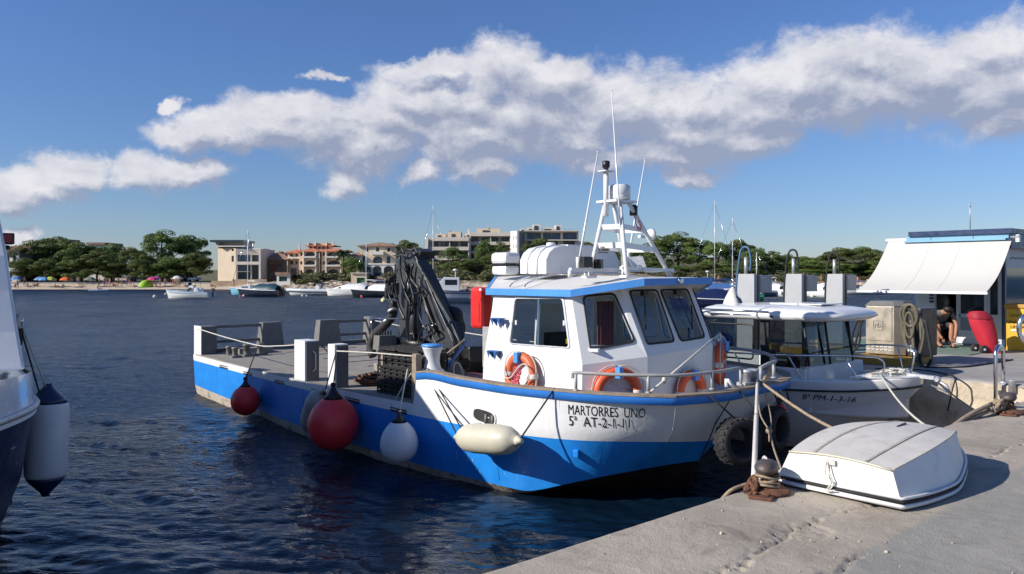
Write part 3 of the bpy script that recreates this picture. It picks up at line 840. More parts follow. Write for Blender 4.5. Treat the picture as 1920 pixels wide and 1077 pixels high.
class Bld:
    def __init__(s, name, px0, px1, ybase, d, label, extra_k=0):
        s.c = (px0+px1)/2; s.d = d; s.yb = ybase
        p = onD(s.c, ybase, d); s.pos = p
        s.root = thing(name, (0, 0, 0), label, 'building'); s.m = d/1478
    def X(s, px): return (px-s.c)*s.m
    def Z(s, y): return (s.yb-y)*s.m
    def done(s): s.root.location = s.pos; s.root.rotation_euler = (0, 0, -CYAW)
    def box(s, name, mt, px0, px1, y0, y1, f, b, parent=None):
        mb = MB(); mb.bx(s.X(px0), s.X(px1), f, b, s.Z(y1), s.Z(y0)); return obj(name, mb, mt, parent or s.root)
    def facade(s, mt, a, b, y0, y1, ops, th=.35, name='wall', pane='winglass', frame='white_wall'):
        """a,b=(px, depth) ends; ops=(px0,px1,ytop,ybottom,arch,kind)"""
        A = V3((s.X(a[0]), a[1], 0)); B = V3((s.X(b[0]), b[1], 0)); u = (B-A); n = V3((-u.y, u.x, 0)).normalized()
        z0, z1 = s.Z(y1), s.Z(y0)
        def pt(px, y, off=0):
            t = (px-a[0])/(b[0]-a[0]); q = A+u*t+n*off; q.z = s.Z(y); return q
        out = [V3((A.x, A.y, z0)), V3((B.x, B.y, z0)), V3((B.x, B.y, z1)), V3((A.x, A.y, z1))]
        holes = []; 
        for op in ops:
            p0, p1, yt, yb_, arch = op[:5]
            if arch:
                mid = (p0+p1)/2; hw = (p1-p0)/2; ya = min(yt+hw*.8, yb_-1)
                L = [pt(p0, yb_), pt(p1, yb_)]+[pt(mid+hw*math.cos(t), ya-(ya-yt)*math.sin(t)) for t in [i*math.pi/8 for i in range(9)]]
            else: L = [pt(p0, yb_), pt(p1, yb_), pt(p1, yt), pt(p0, yt)]
            holes.append(L)
        mb = MB(); mb.holed(out, holes, n*th); w = obj(name, mb, M[mt], s.root)
        for op in ops:
            p0, p1, yt, yb_, arch = op[:5]; kind = op[5] if len(op) > 5 else 'window'
            q = MB(); q.bar(pt((p0+p1)/2, (yt+yb_)/2-.001, th*.75)-u.normalized()*0, pt((p0+p1)/2, (yt+yb_)/2, th*.75)+n*.06, 1, 1)
            W = (pt(p1, yb_)-pt(p0, yb_)).length; H = pt(p0, yt).z-pt(p0, yb_).z
            c = pt((p0+p1)/2, (yt+yb_)/2, th*.7); ang = math.atan2(u.y, u.x)
            q = MB(); q.box(c, (W+.06, .05, H+.06), ang)
            mm = {'window': pane, 'shutter': 'shutter', 'door': 'wood_door', 'dark': 'winglass', 'green': 'greendoor', 'blue': 'bluewin'}[kind]
            wo = obj('window' if kind != 'green' else 'door', q, M[mm], s.root)
            if kind in ('window', 'dark', 'blue') and W > 1:
                f = MB(); nn = max(1, int(W/1.4))
                for i in range(nn+1): f.box(c-u.normalized()*(W/2-W*i/nn)-n*.05, (.07, .05, H), ang)
                f.box(c+V3((0, 0, H/2-.04))-n*.05, (W, .05, .07), ang)
                obj('window_frame', f, M['greywall'], wo)
        return w
    def roof_hip(s, mt, px0, px1, yeave, yridge, f, b, over=.4):
        x0, x1 = s.X(px0)-over, s.X(px1)+over; f -= over; b += over; ze, zr = s.Z(yeave), s.Z(yridge)
        h = min((x1-x0)/2, (b-f)/2)*.9; my = (f+b)/2
        mb = MB(); mb.add([(x0, f, ze), (x1, f, ze), (x1, b, ze), (x0, b, ze), (x0+h, my, zr), (x1-h, my, zr), (x0, f, ze-.18), (x1, f, ze-.18), (x1, b, ze-.18), (x0, b, ze-.18)],
            [(0, 1, 5, 4), (1, 2, 5), (2, 3, 4, 5), (3, 0, 4), (0, 6, 7, 1), (1, 7, 8, 2), (2, 8, 9, 3), (3, 9, 6, 0), (6, 9, 8, 7)])
        return obj('roof', mb, M[mt], s.root)

def b_white():
    b = Bld('seaside_house', 10, 46, 532, 155, 'white house with a balcony half hidden by the blue boat at the far left')
    b.facade('white_wall', (8, 0), (36, 0), 470, 532, [(12, 18, 480, 492, 0), (24, 30, 480, 492, 0, 'shutter'), (14, 22, 506, 528, 0)])
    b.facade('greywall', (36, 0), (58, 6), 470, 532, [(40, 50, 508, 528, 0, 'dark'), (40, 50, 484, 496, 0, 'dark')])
    b.box('roof', M['tileold'], 4, 60, 462, 470, -.5, 9)
    x = b.box('balcony', M['white_wall'], 26, 44, 506, 509, -1.6, .2); b.box('railing', M['white_wall'], 26, 44, 500, 506, -1.6, -1.5, x)
    b.box('chimney', M['white_wall'], 28, 31, 456, 463, 3, 4)
    b.done()
def b_behind():
    for i, (p0, p1, yt, lab) in enumerate([(92, 112, 448, 'white roof corner showing between the two left pines'), (165, 196, 455, 'pale house roof just showing above the left grove'), (216, 236, 472, 'white walled house with brown tiles in the dip of the left grove')]):
        b = Bld('hidden_house', p0, p1, 532, 178, lab)
        b.facade('white_wall', (p0, 0), (p1, 0), yt+4, 532, [(p0+4, p0+8, yt+10, yt+18, 0, 'shutter'), (p1-9, p1-5, yt+10, yt+18, 0, 'shutter')])
        b.box('roof', M['tileold'], p0-2, p1+2, yt, yt+4, -.4, 8); b.done()
def b_modern():
    b = Bld('modern_house', 392, 492, 531, 150, 'modern beige house with big glazed floors beside the tall pines')
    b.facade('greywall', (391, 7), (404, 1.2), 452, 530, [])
    b.facade('cream_wall', (404, 1.2), (442, 0), 466, 530, [(433, 438, 466.5, 471, 0, 'dark'), (433, 438, 480, 491, 0, 'dark')])
    b.facade('concrete_wall', (442, 0), (491, 1.0), 467, 530, [(445, 468, 478, 491, 0, 'blue'), (470, 487, 478, 491, 0, 'dark'), (445, 468, 497, 509, 0, 'blue'), (470, 487, 497, 524, 0, 'dark'), (445, 468, 510, 524, 0, 'dark')], th=.7)
    b.box('balcony', M['concrete_wall'], 443, 491, 491, 496.5, -.8, .9)
    b.box('side_wall', M['concrete_wall'], 488, 491.5, 467, 530, -.9, 8)
    b.box('upper_storey', M['cream_wall'], 396, 452, 454, 467, 2.2, 7)
    b.box('roof', M['winglass'], 391, 454, 450, 454, .6, 7.5)
    b.box('roof_terrace', M['white_wall'], 408, 460, 461, 463, .0, 5)
    b.box('parapet', M['white_wall'], 464, 490, 466, 470, 1.2, 5)
    b.done()
def b_stone():
    b = Bld('stone_house', 491, 538, 531, 153, 'brown rubble stone house with a low tiled roof right of the modern one')
    b.facade('brown_wall', (491, 0), (537, 0), 486, 530, [(500, 505, 494, 502, 0, 'shutter'), (522, 527, 494, 502, 0, 'shutter'), (506, 520, 496, 508, 0, 'door')])
    b.roof_hip('tileold', 489, 539, 486, 471, 0, 9); b.box('chimney', M['tileold'], 514, 519, 471, 478, 3, 4); b.done()
    b = Bld('boathouse', 517, 545, 534, 141, 'little white boathouse with a wide grey green door at the waterside')
    b.facade('white_wall', (519, 0), (544, 0), 516, 534, [(523, 538, 519, 528, 0, 'shutter')])
    b.box('roof', M['tileold'], 517, 545, 511, 516, -.4, 4); b.done()
def b_villa():
    b = Bld('arcaded_villa', 534, 646, 515, 152, 'peach villa with arcaded loggias and red tiled roofs')
    for (p0, p1) in ((562, 596), (604, 643)):
        w = p1-p0
        ops = []
        for (yt, yb_) in ((474, 480.5), (490, 496.5)):
            ops += [(p0+2, p0+6, yt, yb_, 1, 'door'), (p0+11, p0+w-4, yt-1.5, yb_, 1, 'dark')]
        ops += [(p0+11, p0+w-6, 505, 514.5, 1, 'dark'), (p0+2, p0+6, 507, 514, 1, 'dark')]
        b.facade('villa_wall', (p0, -.5), (p1, -.5), 471, 515, ops, th=1.2)
        for y in (481, 497): b.box('balcony', M['white_wall'], p0+9, p1-1, y, y+3, -1.4, -.4)
        for q in (p0+8.5, p1-3): b.box('pillar', M['white_wall'], q, q+2, 472, 515, -1.1, -.5)
        b.roof_hip('tile', p0, p1, 471, 465, -.5, 7)
    b.facade('villa_wall', (596, 1.5), (604, 1.5), 471, 515, [(598, 602, 474, 481, 1, 'door'), (598, 602, 490, 497, 1, 'door'), (598, 602, 506, 513, 1, 'dark')])
    b.facade('villa_wall', (534, 2), (562, 1.4), 473, 515, [(538, 545, 476, 481, 0, 'dark'), (549, 554, 476, 481, 0, 'door'), (538, 545, 489, 496, 0, 'door'), (549, 554, 489, 496, 0, 'dark'), (540, 552, 503, 512, 0, 'dark')])
    b.box('balcony', M['white_wall'], 536, 560, 482, 485, .6, 1.6)
    b.roof_hip('tile', 534, 562, 473, 466, 1.5, 8)
    b.facade('villa_wall', (568, 3.5), (616, 3.5), 455, 472, [(572+8*i, 577+8*i, 461, 466, 1, 'window') for i in range(5)])
    b.roof_hip('tile', 568, 616, 459, 453.5, 3.5, 9)
    for q in (569, 583, 604, 617): b.box('chimney', M['white_wall'], q, q+2, 452, 460, 3, 3.6)
    b.box('tower', M['white_wall'], 557, 559.5, 456, 470, 1, 1.5)
    b.done()
def b_hip():
    b = Bld('hipped_roof_house', 661, 742, 519, 150, 'old cream house with a weathered hipped roof left of the crane')
    b.facade('cream_wall', (674, 0), (742, 0), 461, 519, [(685, 691, 465, 472, 0, 'shutter'), (705, 711, 464, 472, 0, 'shutter'), (726, 732, 465, 472, 0, 'shutter'), (699, 717, 481, 494, 1, 'dark'), (725, 732, 481, 494, 0, 'shutter'), (680, 688, 481, 494, 0, 'shutter')])
    b.roof_hip('tileold', 674, 741, 461, 453, 0, 9)
    b.box('balcony', M['white_wall'], 697, 720, 472, 478, -1.0, .1)
    b.box('left_wing', M['cream_wall'], 662, 676, 478, 519, -.4, 6); b.roof_hip('tileold', 662, 677, 478, 472, -.4, 6)
    x = b.facade('white_wall', (680, -1.6), (742, -1.6), 496, 519, [(702, 718, 499, 517, 1, 'dark'), (722, 740, 499, 517, 1, 'dark'), (684, 698, 500, 517, 1, 'dark')], th=.5, name='arcade')
    b.box('terrace', M['white_wall'], 678, 742, 495, 497, -1.7, .0)
    b.done()
    b = Bld('boathouse', 657, 689, 535, 139, 'square sandstone boathouse with a green door below the hipped roof house')
    b.facade('cream_wall', (658, 0), (688, 0), 513, 535, [(669, 684, 521, 532, 0, 'green')]); b.box('roof', M['concrete_wall'], 657, 689, 511.5, 513, -.3, 4); b.done()
def block(name, px0, px1, tops, base, d, label, bands, upper, fin=True):
    b = Bld(name, px0, px1, base, d, label)
    yt = bands[0][0]
    b.box('wall', M['concrete_wall'], px0, px1, yt+1, base, 2.2, 10)
    for i, (y0, y1) in enumerate(bands):
        o = b.box('parapet' if i == 0 else 'balcony', M['concrete_wall'], px0, px1, y0, y1, 0, 2.25)
        nxt = bands[i+1][0] if i+1 < len(bands) else base-2
        k = max(2, int((px1-px0)/18))
        for j in range(k):
            a = px0+(px1-px0)*(j+.12)/k; e = px0+(px1-px0)*(j+.80)/k
            w = b.box('window', M['winglass'], a, e, y1+1.5, nxt+1.5, 2.12, 2.2)
            f = MB(); z0, z1 = b.Z(nxt+1.5), b.Z(y1+1.5)
            for t in (0, .5, 1): f.bx(b.X(a+(e-a)*t)-.05, b.X(a+(e-a)*t)+.05, 2.05, 2.12, z0, z1)
            obj('window_frame', f, M['greywall'], w)
    for q in ([px0, (px0+px1)/2, px1-1.4] if fin else []): b.box('dividing_wall', M['concrete_wall'], q, q+1.6, yt+1, base, .25, 2.3)
    for (a, e, y0, y1) in upper:
        u = b.box('roof_volume', M['cream_wall'], a, e, y0, y1, 3.5, 8)
        b.box('window', M['winglass'], a+(e-a)*.25, a+(e-a)*.55, y0+(y1-y0)*.35, y1-1, 3.42, 3.5)
    return b
def b_flats():
    b = block('apartment_block', 805, 879, 0, 499, 160, 'left pale apartment block of three storeys with long balconies', [(445, 452), (463, 469.5), (480, 488)], [(813, 833, 437, 446), (838, 862, 433, 446), (866, 874, 439, 446)])
    b.box('end_wall', M['white_wall'], 798, 803, 447, 499, -.3, 9); b.box('chimney', M['tileold'], 839, 843, 431, 434, 4, 5); b.done()
    b = block('apartment_block', 881, 957, 0, 497, 168, 'second pale apartment block, one storey higher, between two others', [(436, 443), (453.5, 459.5), (470, 476), (485, 490)], [(892, 938, 427, 437), (871, 884, 436, 446), (914, 918, 424, 428)])
    b.box('chimney', M['greywall'], 937, 938.5, 428, 436, 4, 4.5); b.box('chimney', M['white_wall'], 875, 878, 428, 438, 4, 5); b.done()
    b = Bld('apartment_block', 957, 1088, 492, 158, 'dark glazed modern apartment block right of the pale ones')
    b.facade('white_wall', (957, 1.5), (972, 0), 433, 492, [(962, 963.2, 443, 449, 0, 'dark'), (967, 968.2, 443, 449, 0, 'dark'), (962, 963.2, 459, 465, 0, 'dark'), (967, 968.2, 459, 465, 0, 'dark')])
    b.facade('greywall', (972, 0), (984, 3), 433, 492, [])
    b.facade('concrete_wall', (984, 3), (1087, 3), 432, 492, [(989, 1016, 435, 448, 0, 'blue'), (1019, 1053, 435, 448, 0, 'blue'), (1057, 1084, 434.5, 448, 0, 'blue'), (989, 1015, 451, 460, 0, 'dark'), (1020, 1048, 451, 460, 0, 'dark'), (1058, 1080, 450.5, 460, 0, 'dark'), (989, 1080, 465, 476, 0, 'dark')], th=1.1)
    for y in (431.5, 449): b.box('floor_slab', M['concrete_wall'], 983, 1088, y, y+1.6, 1.6, 4)
    for (a, e, y0, y1) in ((991, 1002, 424, 432), (1001, 1015, 418, 432), (1020, 1040, 424, 432), (1044, 1056, 419, 432), (976, 990, 426, 433)):
        b.box('roof_volume', M['concrete_wall'], a, e, y0, y1, 5, 9); b.box('window', M['winglass'], a+2, e-5, y0+3, y1-2, 4.9, 5)
    b.box('railing', M['greywall'], 1057, 1086, 428, 428.6, 3.2, 3.3)
    for q in (1062, 1070, 1078, 1085): b.box('railing_post', M['greywall'], q, q+.5, 428, 432, 3.2, 3.3)
    b.box('right_wing', M['concrete_wall'], 1080, 1096, 452, 492, 2.2, 9)
    b.done()
b_white(); b_behind(); b_modern(); b_stone(); b_villa(); b_hip(); b_flats()

# sea walls
def wall_thing(name, pts, y0s, y1s, d, th, mt, label):
    mb = MB(); n = len(pts)
    rows = []
    for i in range(n):
        p = onD(pts[i], y1s[i], d[i]); q = onD(pts[i], y0s[i], d[i]); b = FWD*th
        p.z -= .5
        rows.append([p, q, q+b, p+b])
    mb.grid(rows, smooth=False)
    return tag(obj(name, mb, mt), label, 'wall')
wall_thing('sea_wall', [15, 150, 300, 396], [529.5]*4, [540]*4, [152]*4, .5, M['greywall'], 'long grey sea wall behind the bathing beach under the pines')
wall_thing('garden_wall', [396, 440, 441, 500], [527, 527, 524, 524], [539]*4, [148]*4, .5, M['stone_wall'], 'low stone garden wall in front of the modern house')
wall_thing('retaining_wall', [560, 620, 657], [516, 515, 514], [525, 525, 525], [148]*3, .5, M['stone_wall'], 'sandstone retaining wall under the arcaded villa')
wall_thing('terrace_wall', [688, 745], [519, 519], [529, 529], [144]*2, .5, M['stone_wall'], 'sandstone terrace wall right of the square boathouse')
# palm by the villa
def palm():
    p = onD(643, 515, 149); z0 = ground_z(643, 149); p.z = z0; top = 2.7+(515-472)*149/1478-z0
    r = thing('palm_tree', p, 'palm tree with a ragged head beside the arcaded villa', 'tree')
    t = MB(); t.tube([(0, 0, -1), (.1, 0, top*.5), (0, 0, top)], [.35, .28, .25], 8); obj('trunk', MBoff(t, p), M['bark'], r)
    rg = random.Random(3); fr = MB()
    for i in range(40):
        a = rg.uniform(0, 6.28); up = rg.uniform(-.5, 1.0); L = rg.uniform(1.6, 2.3); pts = []
        for j in range(6):
            t_ = j/5; pts.append(V3((math.cos(a)*L*t_, math.sin(a)*L*t_, top+up*L*t_*.8-1.3*t_*t_*L*.6)))
        side = V3((-math.sin(a), math.cos(a), 0))
        for j in range(5):
            w = .30*(1-j/5)+.06; w2 = .30*(1-(j+1)/5)+.04
            fr.add([pts[j]-side*w-V3((0, 0, w)), pts[j], pts[j+1], pts[j+1]-side*w2-V3((0, 0, w2))], [(0, 1, 2, 3)]); fr.add([pts[j]+side*w-V3((0, 0, w)), pts[j], pts[j+1], pts[j+1]+side*w2-V3((0, 0, w2))], [(0, 1, 2, 3)])
    obj('crown', MBoff(fr, p), M['palm'], r)
def MBoff(mb, off):
    mb.v = [(a+off[0], b+off[1], c+off[2]) for a, b, c in mb.v]; return mb
palm()

# ------------------------------------------------------------------ people
def skin_mesh(name, J, E, mats, pick):
    """one continuous body grown round a skeleton. J: name->(x,y,z,r)"""
    names = list(J); me = bpy.data.meshes.new(name)
    me.from_pydata([J[k][:3] for k in names], [(names.index(a), names.index(b)) for a, b in E], [])
    o = bpy.data.objects.new(name, me); COL.objects.link(o)
    sk = o.modifiers.new('s', 'SKIN'); 
    me.skin_vertices or None
    if not me.skin_vertices:
        bm = bmesh.new(); bm.from_mesh(me); bm.verts.layers.skin.verify(); bm.to_mesh(me); bm.free()
    for i, k in enumerate(names):
        r = J[k][3]; me.skin_vertices[0].data[i].radius = (r, J[k][4] if len(J[k]) > 4 else r)
        me.skin_vertices[0].data[i].use_root = (i == 0)
    sk.use_smooth_shade = True
    ss = o.modifiers.new('u', 'SUBSURF'); ss.levels = 1; ss.render_levels = 1
    dg = bpy.context.evaluated_depsgraph_get(); dg.update()
    m2 = bpy.data.meshes.new_from_object(o.evaluated_get(dg)); m2.name = name
    bpy.data.objects.remove(o)
    for m in mats: m2.materials.append(m)
    for p in m2.polygons: p.material_index = pick(p.center); p.use_smooth = True
    return m2
BE = [('pelvis', 'belly'), ('belly', 'chest'), ('chest', 'neck'), ('neck', 'chin'), ('chin', 'head'), ('chest', 'sl'), ('sl', 'el'), ('el', 'wl'), ('wl', 'hl'), ('chest', 'sr'), ('sr', 'er'), ('er', 'wr'), ('wr', 'hr'),
      ('pelvis', 'hipl'), ('hipl', 'kl'), ('kl', 'al'), ('al', 'tl'), ('pelvis', 'hipr'), ('hipr', 'kr'), ('kr', 'ar'), ('ar', 'tr')]
def stand(armup=0, stride=0):
    return dict(pelvis=(0, 0, .95, .14, .11), belly=(0, 0, 1.12, .13, .10), chest=(0, 0, 1.34, .15, .11), neck=(0, 0, 1.48, .055), chin=(0, -.02, 1.56, .07), head=(0, -.01, 1.67, .09),
        sl=(.18, 0, 1.42, .055), el=(.25, .02, 1.15+armup*.3, .04), wl=(.25+armup*.1, -.06, .92+armup*.75, .03), hl=(.25, -.08, .83+armup*.85, .035), sr=(-.18, 0, 1.42, .055), er=(-.25, .02, 1.15, .04), wr=(-.24, -.08, .92, .03), hr=(-.23, -.1, .83, .035),
        hipl=(.09, 0, .88, .09), kl=(.10+stride*.05, -stride*.15, .48, .058), al=(.11, -stride*.2, .08, .04), tl=(.12, -.14-stride*.2, .03, .035), hipr=(-.09, 0, .88, .09), kr=(-.10, stride*.1, .48, .058), ar=(-.11, stride*.25, .08, .04), tr=(-.12, -.14+stride*.2, .03, .035))
def sit():
    return dict(pelvis=(0, 0, .14, .15, .12), belly=(0, .05, .30, .13, .11), chest=(0, .10, .52, .15, .11), neck=(0, .10, .68, .055), chin=(0, .07, .75, .07), head=(0, .08, .86, .09),
        sl=(.18, .1, .60, .055), el=(.28, .2, .34, .04), wl=(.25, .28, .1, .03), hl=(.25, .3, .05, .035), sr=(-.18, .1, .6, .055), er=(-.22, -.08, .38, .04), wr=(-.12, -.3, .42, .03), hr=(-.1, -.38, .43, .035),
        hipl=(.1, -.06, .13, .095), kl=(.13, -.42, .40, .06), al=(.12, -.68, .08, .04), tl=(.12, -.8, .05, .035), hipr=(-.1, -.06, .13, .095), kr=(-.13, -.45, .36, .06), ar=(-.12, -.75, .08, .04), tr=(-.12, -.87, .08, .035))
def body_mats(top, bottom): return [M['skin'], top, bottom, M['hair']]
SW = [mat('swim_'+n, c, .8, var=.05) for n, c in (('red', (.45, .03, .03)), ('blue', (.03, .1, .4)), ('black', (.02, .02, .02)), ('green', (.05, .25, .12)), ('white', (.6, .6, .6)), ('pink', (.55, .1, .25)))]
def pickf(zb, zt, zs, zh, yhead=None):
    def f(c):
        if c.z > zh: return 3
        if zb < c.z < zt and abs(c.x) < .2 and not (abs(c.x) > .17 and c.z > zb+.1): return 2
        if zs and zs < c.z < zs+.38 and abs(c.x) < .22: return 1
        return 0
    return f
BODIES = []
for i, (J, pk) in enumerate([(stand(), pickf(.72, 1.0, 0, 1.68)), (stand(1), pickf(.78, 1.0, 0, 1.68)), (stand(0, 1), pickf(.6, 1.02, 1.05, 1.68)), (sit(), pickf(-.05, .24, 0, .88)), (stand(.4, .6), pickf(.78, 1.0, 0, 1.66))]):
    for k in range(2):
        BODIES.append(skin_mesh('person', J, BE, [M['skin'], SW[(i+k*3) % 6], SW[(i*2+k+1) % 6], M['hair']], pk))
PPL = [ # px, distance behind water (k), body, label
 (28, 3, 6, 'bather sitting at the water beside the left boat'), (33, 1, 0, 'bather wading left of the beach'),
 (46, 7, 1, 'person standing left of the leftmost blue umbrella group'), (52, 4, 7, 'person lying back on the sand by the dark things'),
 (64, 5, 6, 'sunbather sitting under the first blue umbrella'), (70, 6, 7, 'sunbather beside the second blue umbrella'), (104, 3, 7, 'dark dressed person on the sand left of the orange umbrella'),
 (118, 2, 6, 'person sitting at the water below the orange umbrella'), (148, 8, 0, 'person standing by the wall between orange and grey umbrellas'),
 (154, 2, 6, 'person sitting low between orange and grey umbrellas'), (186, 6, 2, 'pale dressed person walking right of the grey umbrella'), (196, 6, 0, 'bather standing by the wall, first of a row of bathers'),
 (201, 5, 4, 'bather walking, second of a row of bathers'), (206, 3, 8, 'bather in green by the water, third of the row'), (212, 6, 7, 'sunbather sitting in the middle of the row'),
 (217, 5, 6, 'sunbather with dark hair in the row of bathers'), (222, 6, 1, 'bather standing with an arm raised in the row'), (228, 5, 8, 'bather bending forward in the row'), (238, 7, 0, 'tall bather near the right end of the row'),
 (244, 6, 4, 'bather in dark swimwear at the right end of the row'), (252, 3, 6, 'sunbather sitting left of the green tent'), (292, 4, 7, 'sunbather under the pink umbrella'), (300, 5, 9, 'bather standing right of the pink umbrella'),
 (310, 5, 0, 'bather walking right of the pink umbrella'), (324, 6, 4, 'left one of the group of bathers by the white sunshade'), (328, 5, 1, 'second of the group by the white sunshade'), (332, 6, 8, 'third of the group by the white sunshade'), (336, 4, 2, 'right one of the group by the white sunshade'),
 (348, 4, 6, 'sunbather sitting above the white speedboat'), (396, 4, 7, 'sunbather right of the speedboat canopy'), (438, 4, 9, 'person walking alone below the modern house'), (116, 18, 0, 'person on the promenade above the orange umbrella'), (130, 18, 4, 'person in white on the promenade'), (137, 18, 2, 'person in pale clothes on the promenade beside another'), (90, 19, 1, 'person on the promenade above the blue umbrellas'),
 (1608, 4, 0, 'bather standing on the rocks left of the awning'), (1590, 5, 6, 'bather sitting on the rocks below the umbrella pine'), (1540, 6, 8, 'bather on the rocks right of the middle grey panel'), (1550, 5, 2, 'second bather on the rocks right of the middle grey panel'), (1348, 6, 9, 'person on the far rocks near the second mast')]
for px, k, bi, lab in PPL:
    d = interp(SHORE, px)+k*.8; p = onD(px, 515, d); p.z = hprof(px, k*.8)+(.05 if px < 500 else .3)
    o = bpy.data.objects.new('person', BODIES[bi % len(BODIES)]); COL.objects.link(o); o.location = p; o.rotation_euler = (0, 0, (px*1.7) % 6.28)
    tag(o, lab, 'person', 'people on the far beach')
def umbrella(px, k, col, lab, R_=1.15):
    d = interp(SHORE, px)+k; p = onD(px, 515, d); p.z = hprof(px, k)
    r = thing('beach_umbrella', p, lab, 'umbrella', 'umbrellas on the beach')
    a = MB(); a.tube([p, p+V3((.1, 0, 1.75))], .03, 6); obj('pole', a, M['white_wall'], r)
    c = MB(); rows = []
    for i in range(5):
        t = i/4; rows.append([p+V3((.1+R_*t*math.cos(q*math.pi/4)*(1 if q % 2 else .95), R_*t*math.sin(q*math.pi/4), 1.95-.62*t*t)) for q in range(8)])
    c.grid(rows, smooth=False, closed=True); obj('canopy', c, mat('umbrella_cloth', col, .8, var=.05), r)
for a in [(30, 5, (.08, .22, .45), 'small blue beach umbrella beside the left boat'), (74, 4, (.15, .28, .50), 'left blue umbrella of the pair on the beach'), (82, 3.4, (.12, .30, .55), 'right blue umbrella of the pair on the beach'), (94, 4, (.45, .50, .08), 'yellow green beach umbrella on the sand'),
          (122, 3.5, (.75, .14, .03), 'orange beach umbrella on the sand'), (168, 4, (.16, .19, .13), 'grey green beach umbrella'), (285, 4, (.55, .05, .15), 'pink and red beach umbrella right of the green tent'), (331, 6, (.65, .65, .62), 'small white sunshade among the group of bathers'), (292, 5, (.4, .08, .35), 'purple beach umbrella behind the pink one')]: umbrella(*a)
def tent():
    d = interp(SHORE, 274)+4; p = onD(274, 515, d); p.z = hprof(274, 4)
    r = thing('beach_tent', p, 'lime green pop up beach tent', 'tent')
    mb = MB(); mb.ball(p, 1.35, 14, 10, (1, .7, 1.0)); obj('canopy', mb, mat('tent_cloth', (.28, .50, .03), .7, var=.05), r)
tent()
# parked cars on the promenade under the pines
def car(px, d, lab):
    p = onD(px, 515, d); p.z = ground_z(px, d)
    r = thing('parked_car', (0, 0, 0), lab, 'car', 'cars parked under the pines')
    b = MB(); prof = [(-2.1, .35), (-2.1, .85), (-1.2, .95), (-.6, 1.42), (.7, 1.45), (1.3, .98), (2.05, .85), (2.1, .35)]
    b.prism([V3((x, -.8, z)) for x, z in prof], (0, 1.6, 0)); obj('body', b, M['gel'], r)
    g = MB(); g.prism([V3((x, -.82, z)) for x, z in [(-1.05, .98), (-.55, 1.36), (.62, 1.38), (1.1, .98)]], (0, 1.64, 0)); obj('window', g, M['winglass'], r)
    for x in (-1.3, 1.3):
        for y in (-.75, .75):
            w = MB(); w.lathe([(.3, -.1), (.32, 0), (.3, .1)], (x, y, .32), 12, 'Y'); obj('wheel', w, M['rubber'], r)
    r.location = p; r.rotation_euler = (0, 0, -CYAW)
for px, d, lab in ((262, 163, 'white car parked under the pines left of the tent'), (338, 163, 'white car under the tall pair of pines'), (356, 164, 'second white car right of the first under the tall pines'), (318, 166, 'white car furthest back under the tall pines')): car(px, d, lab)

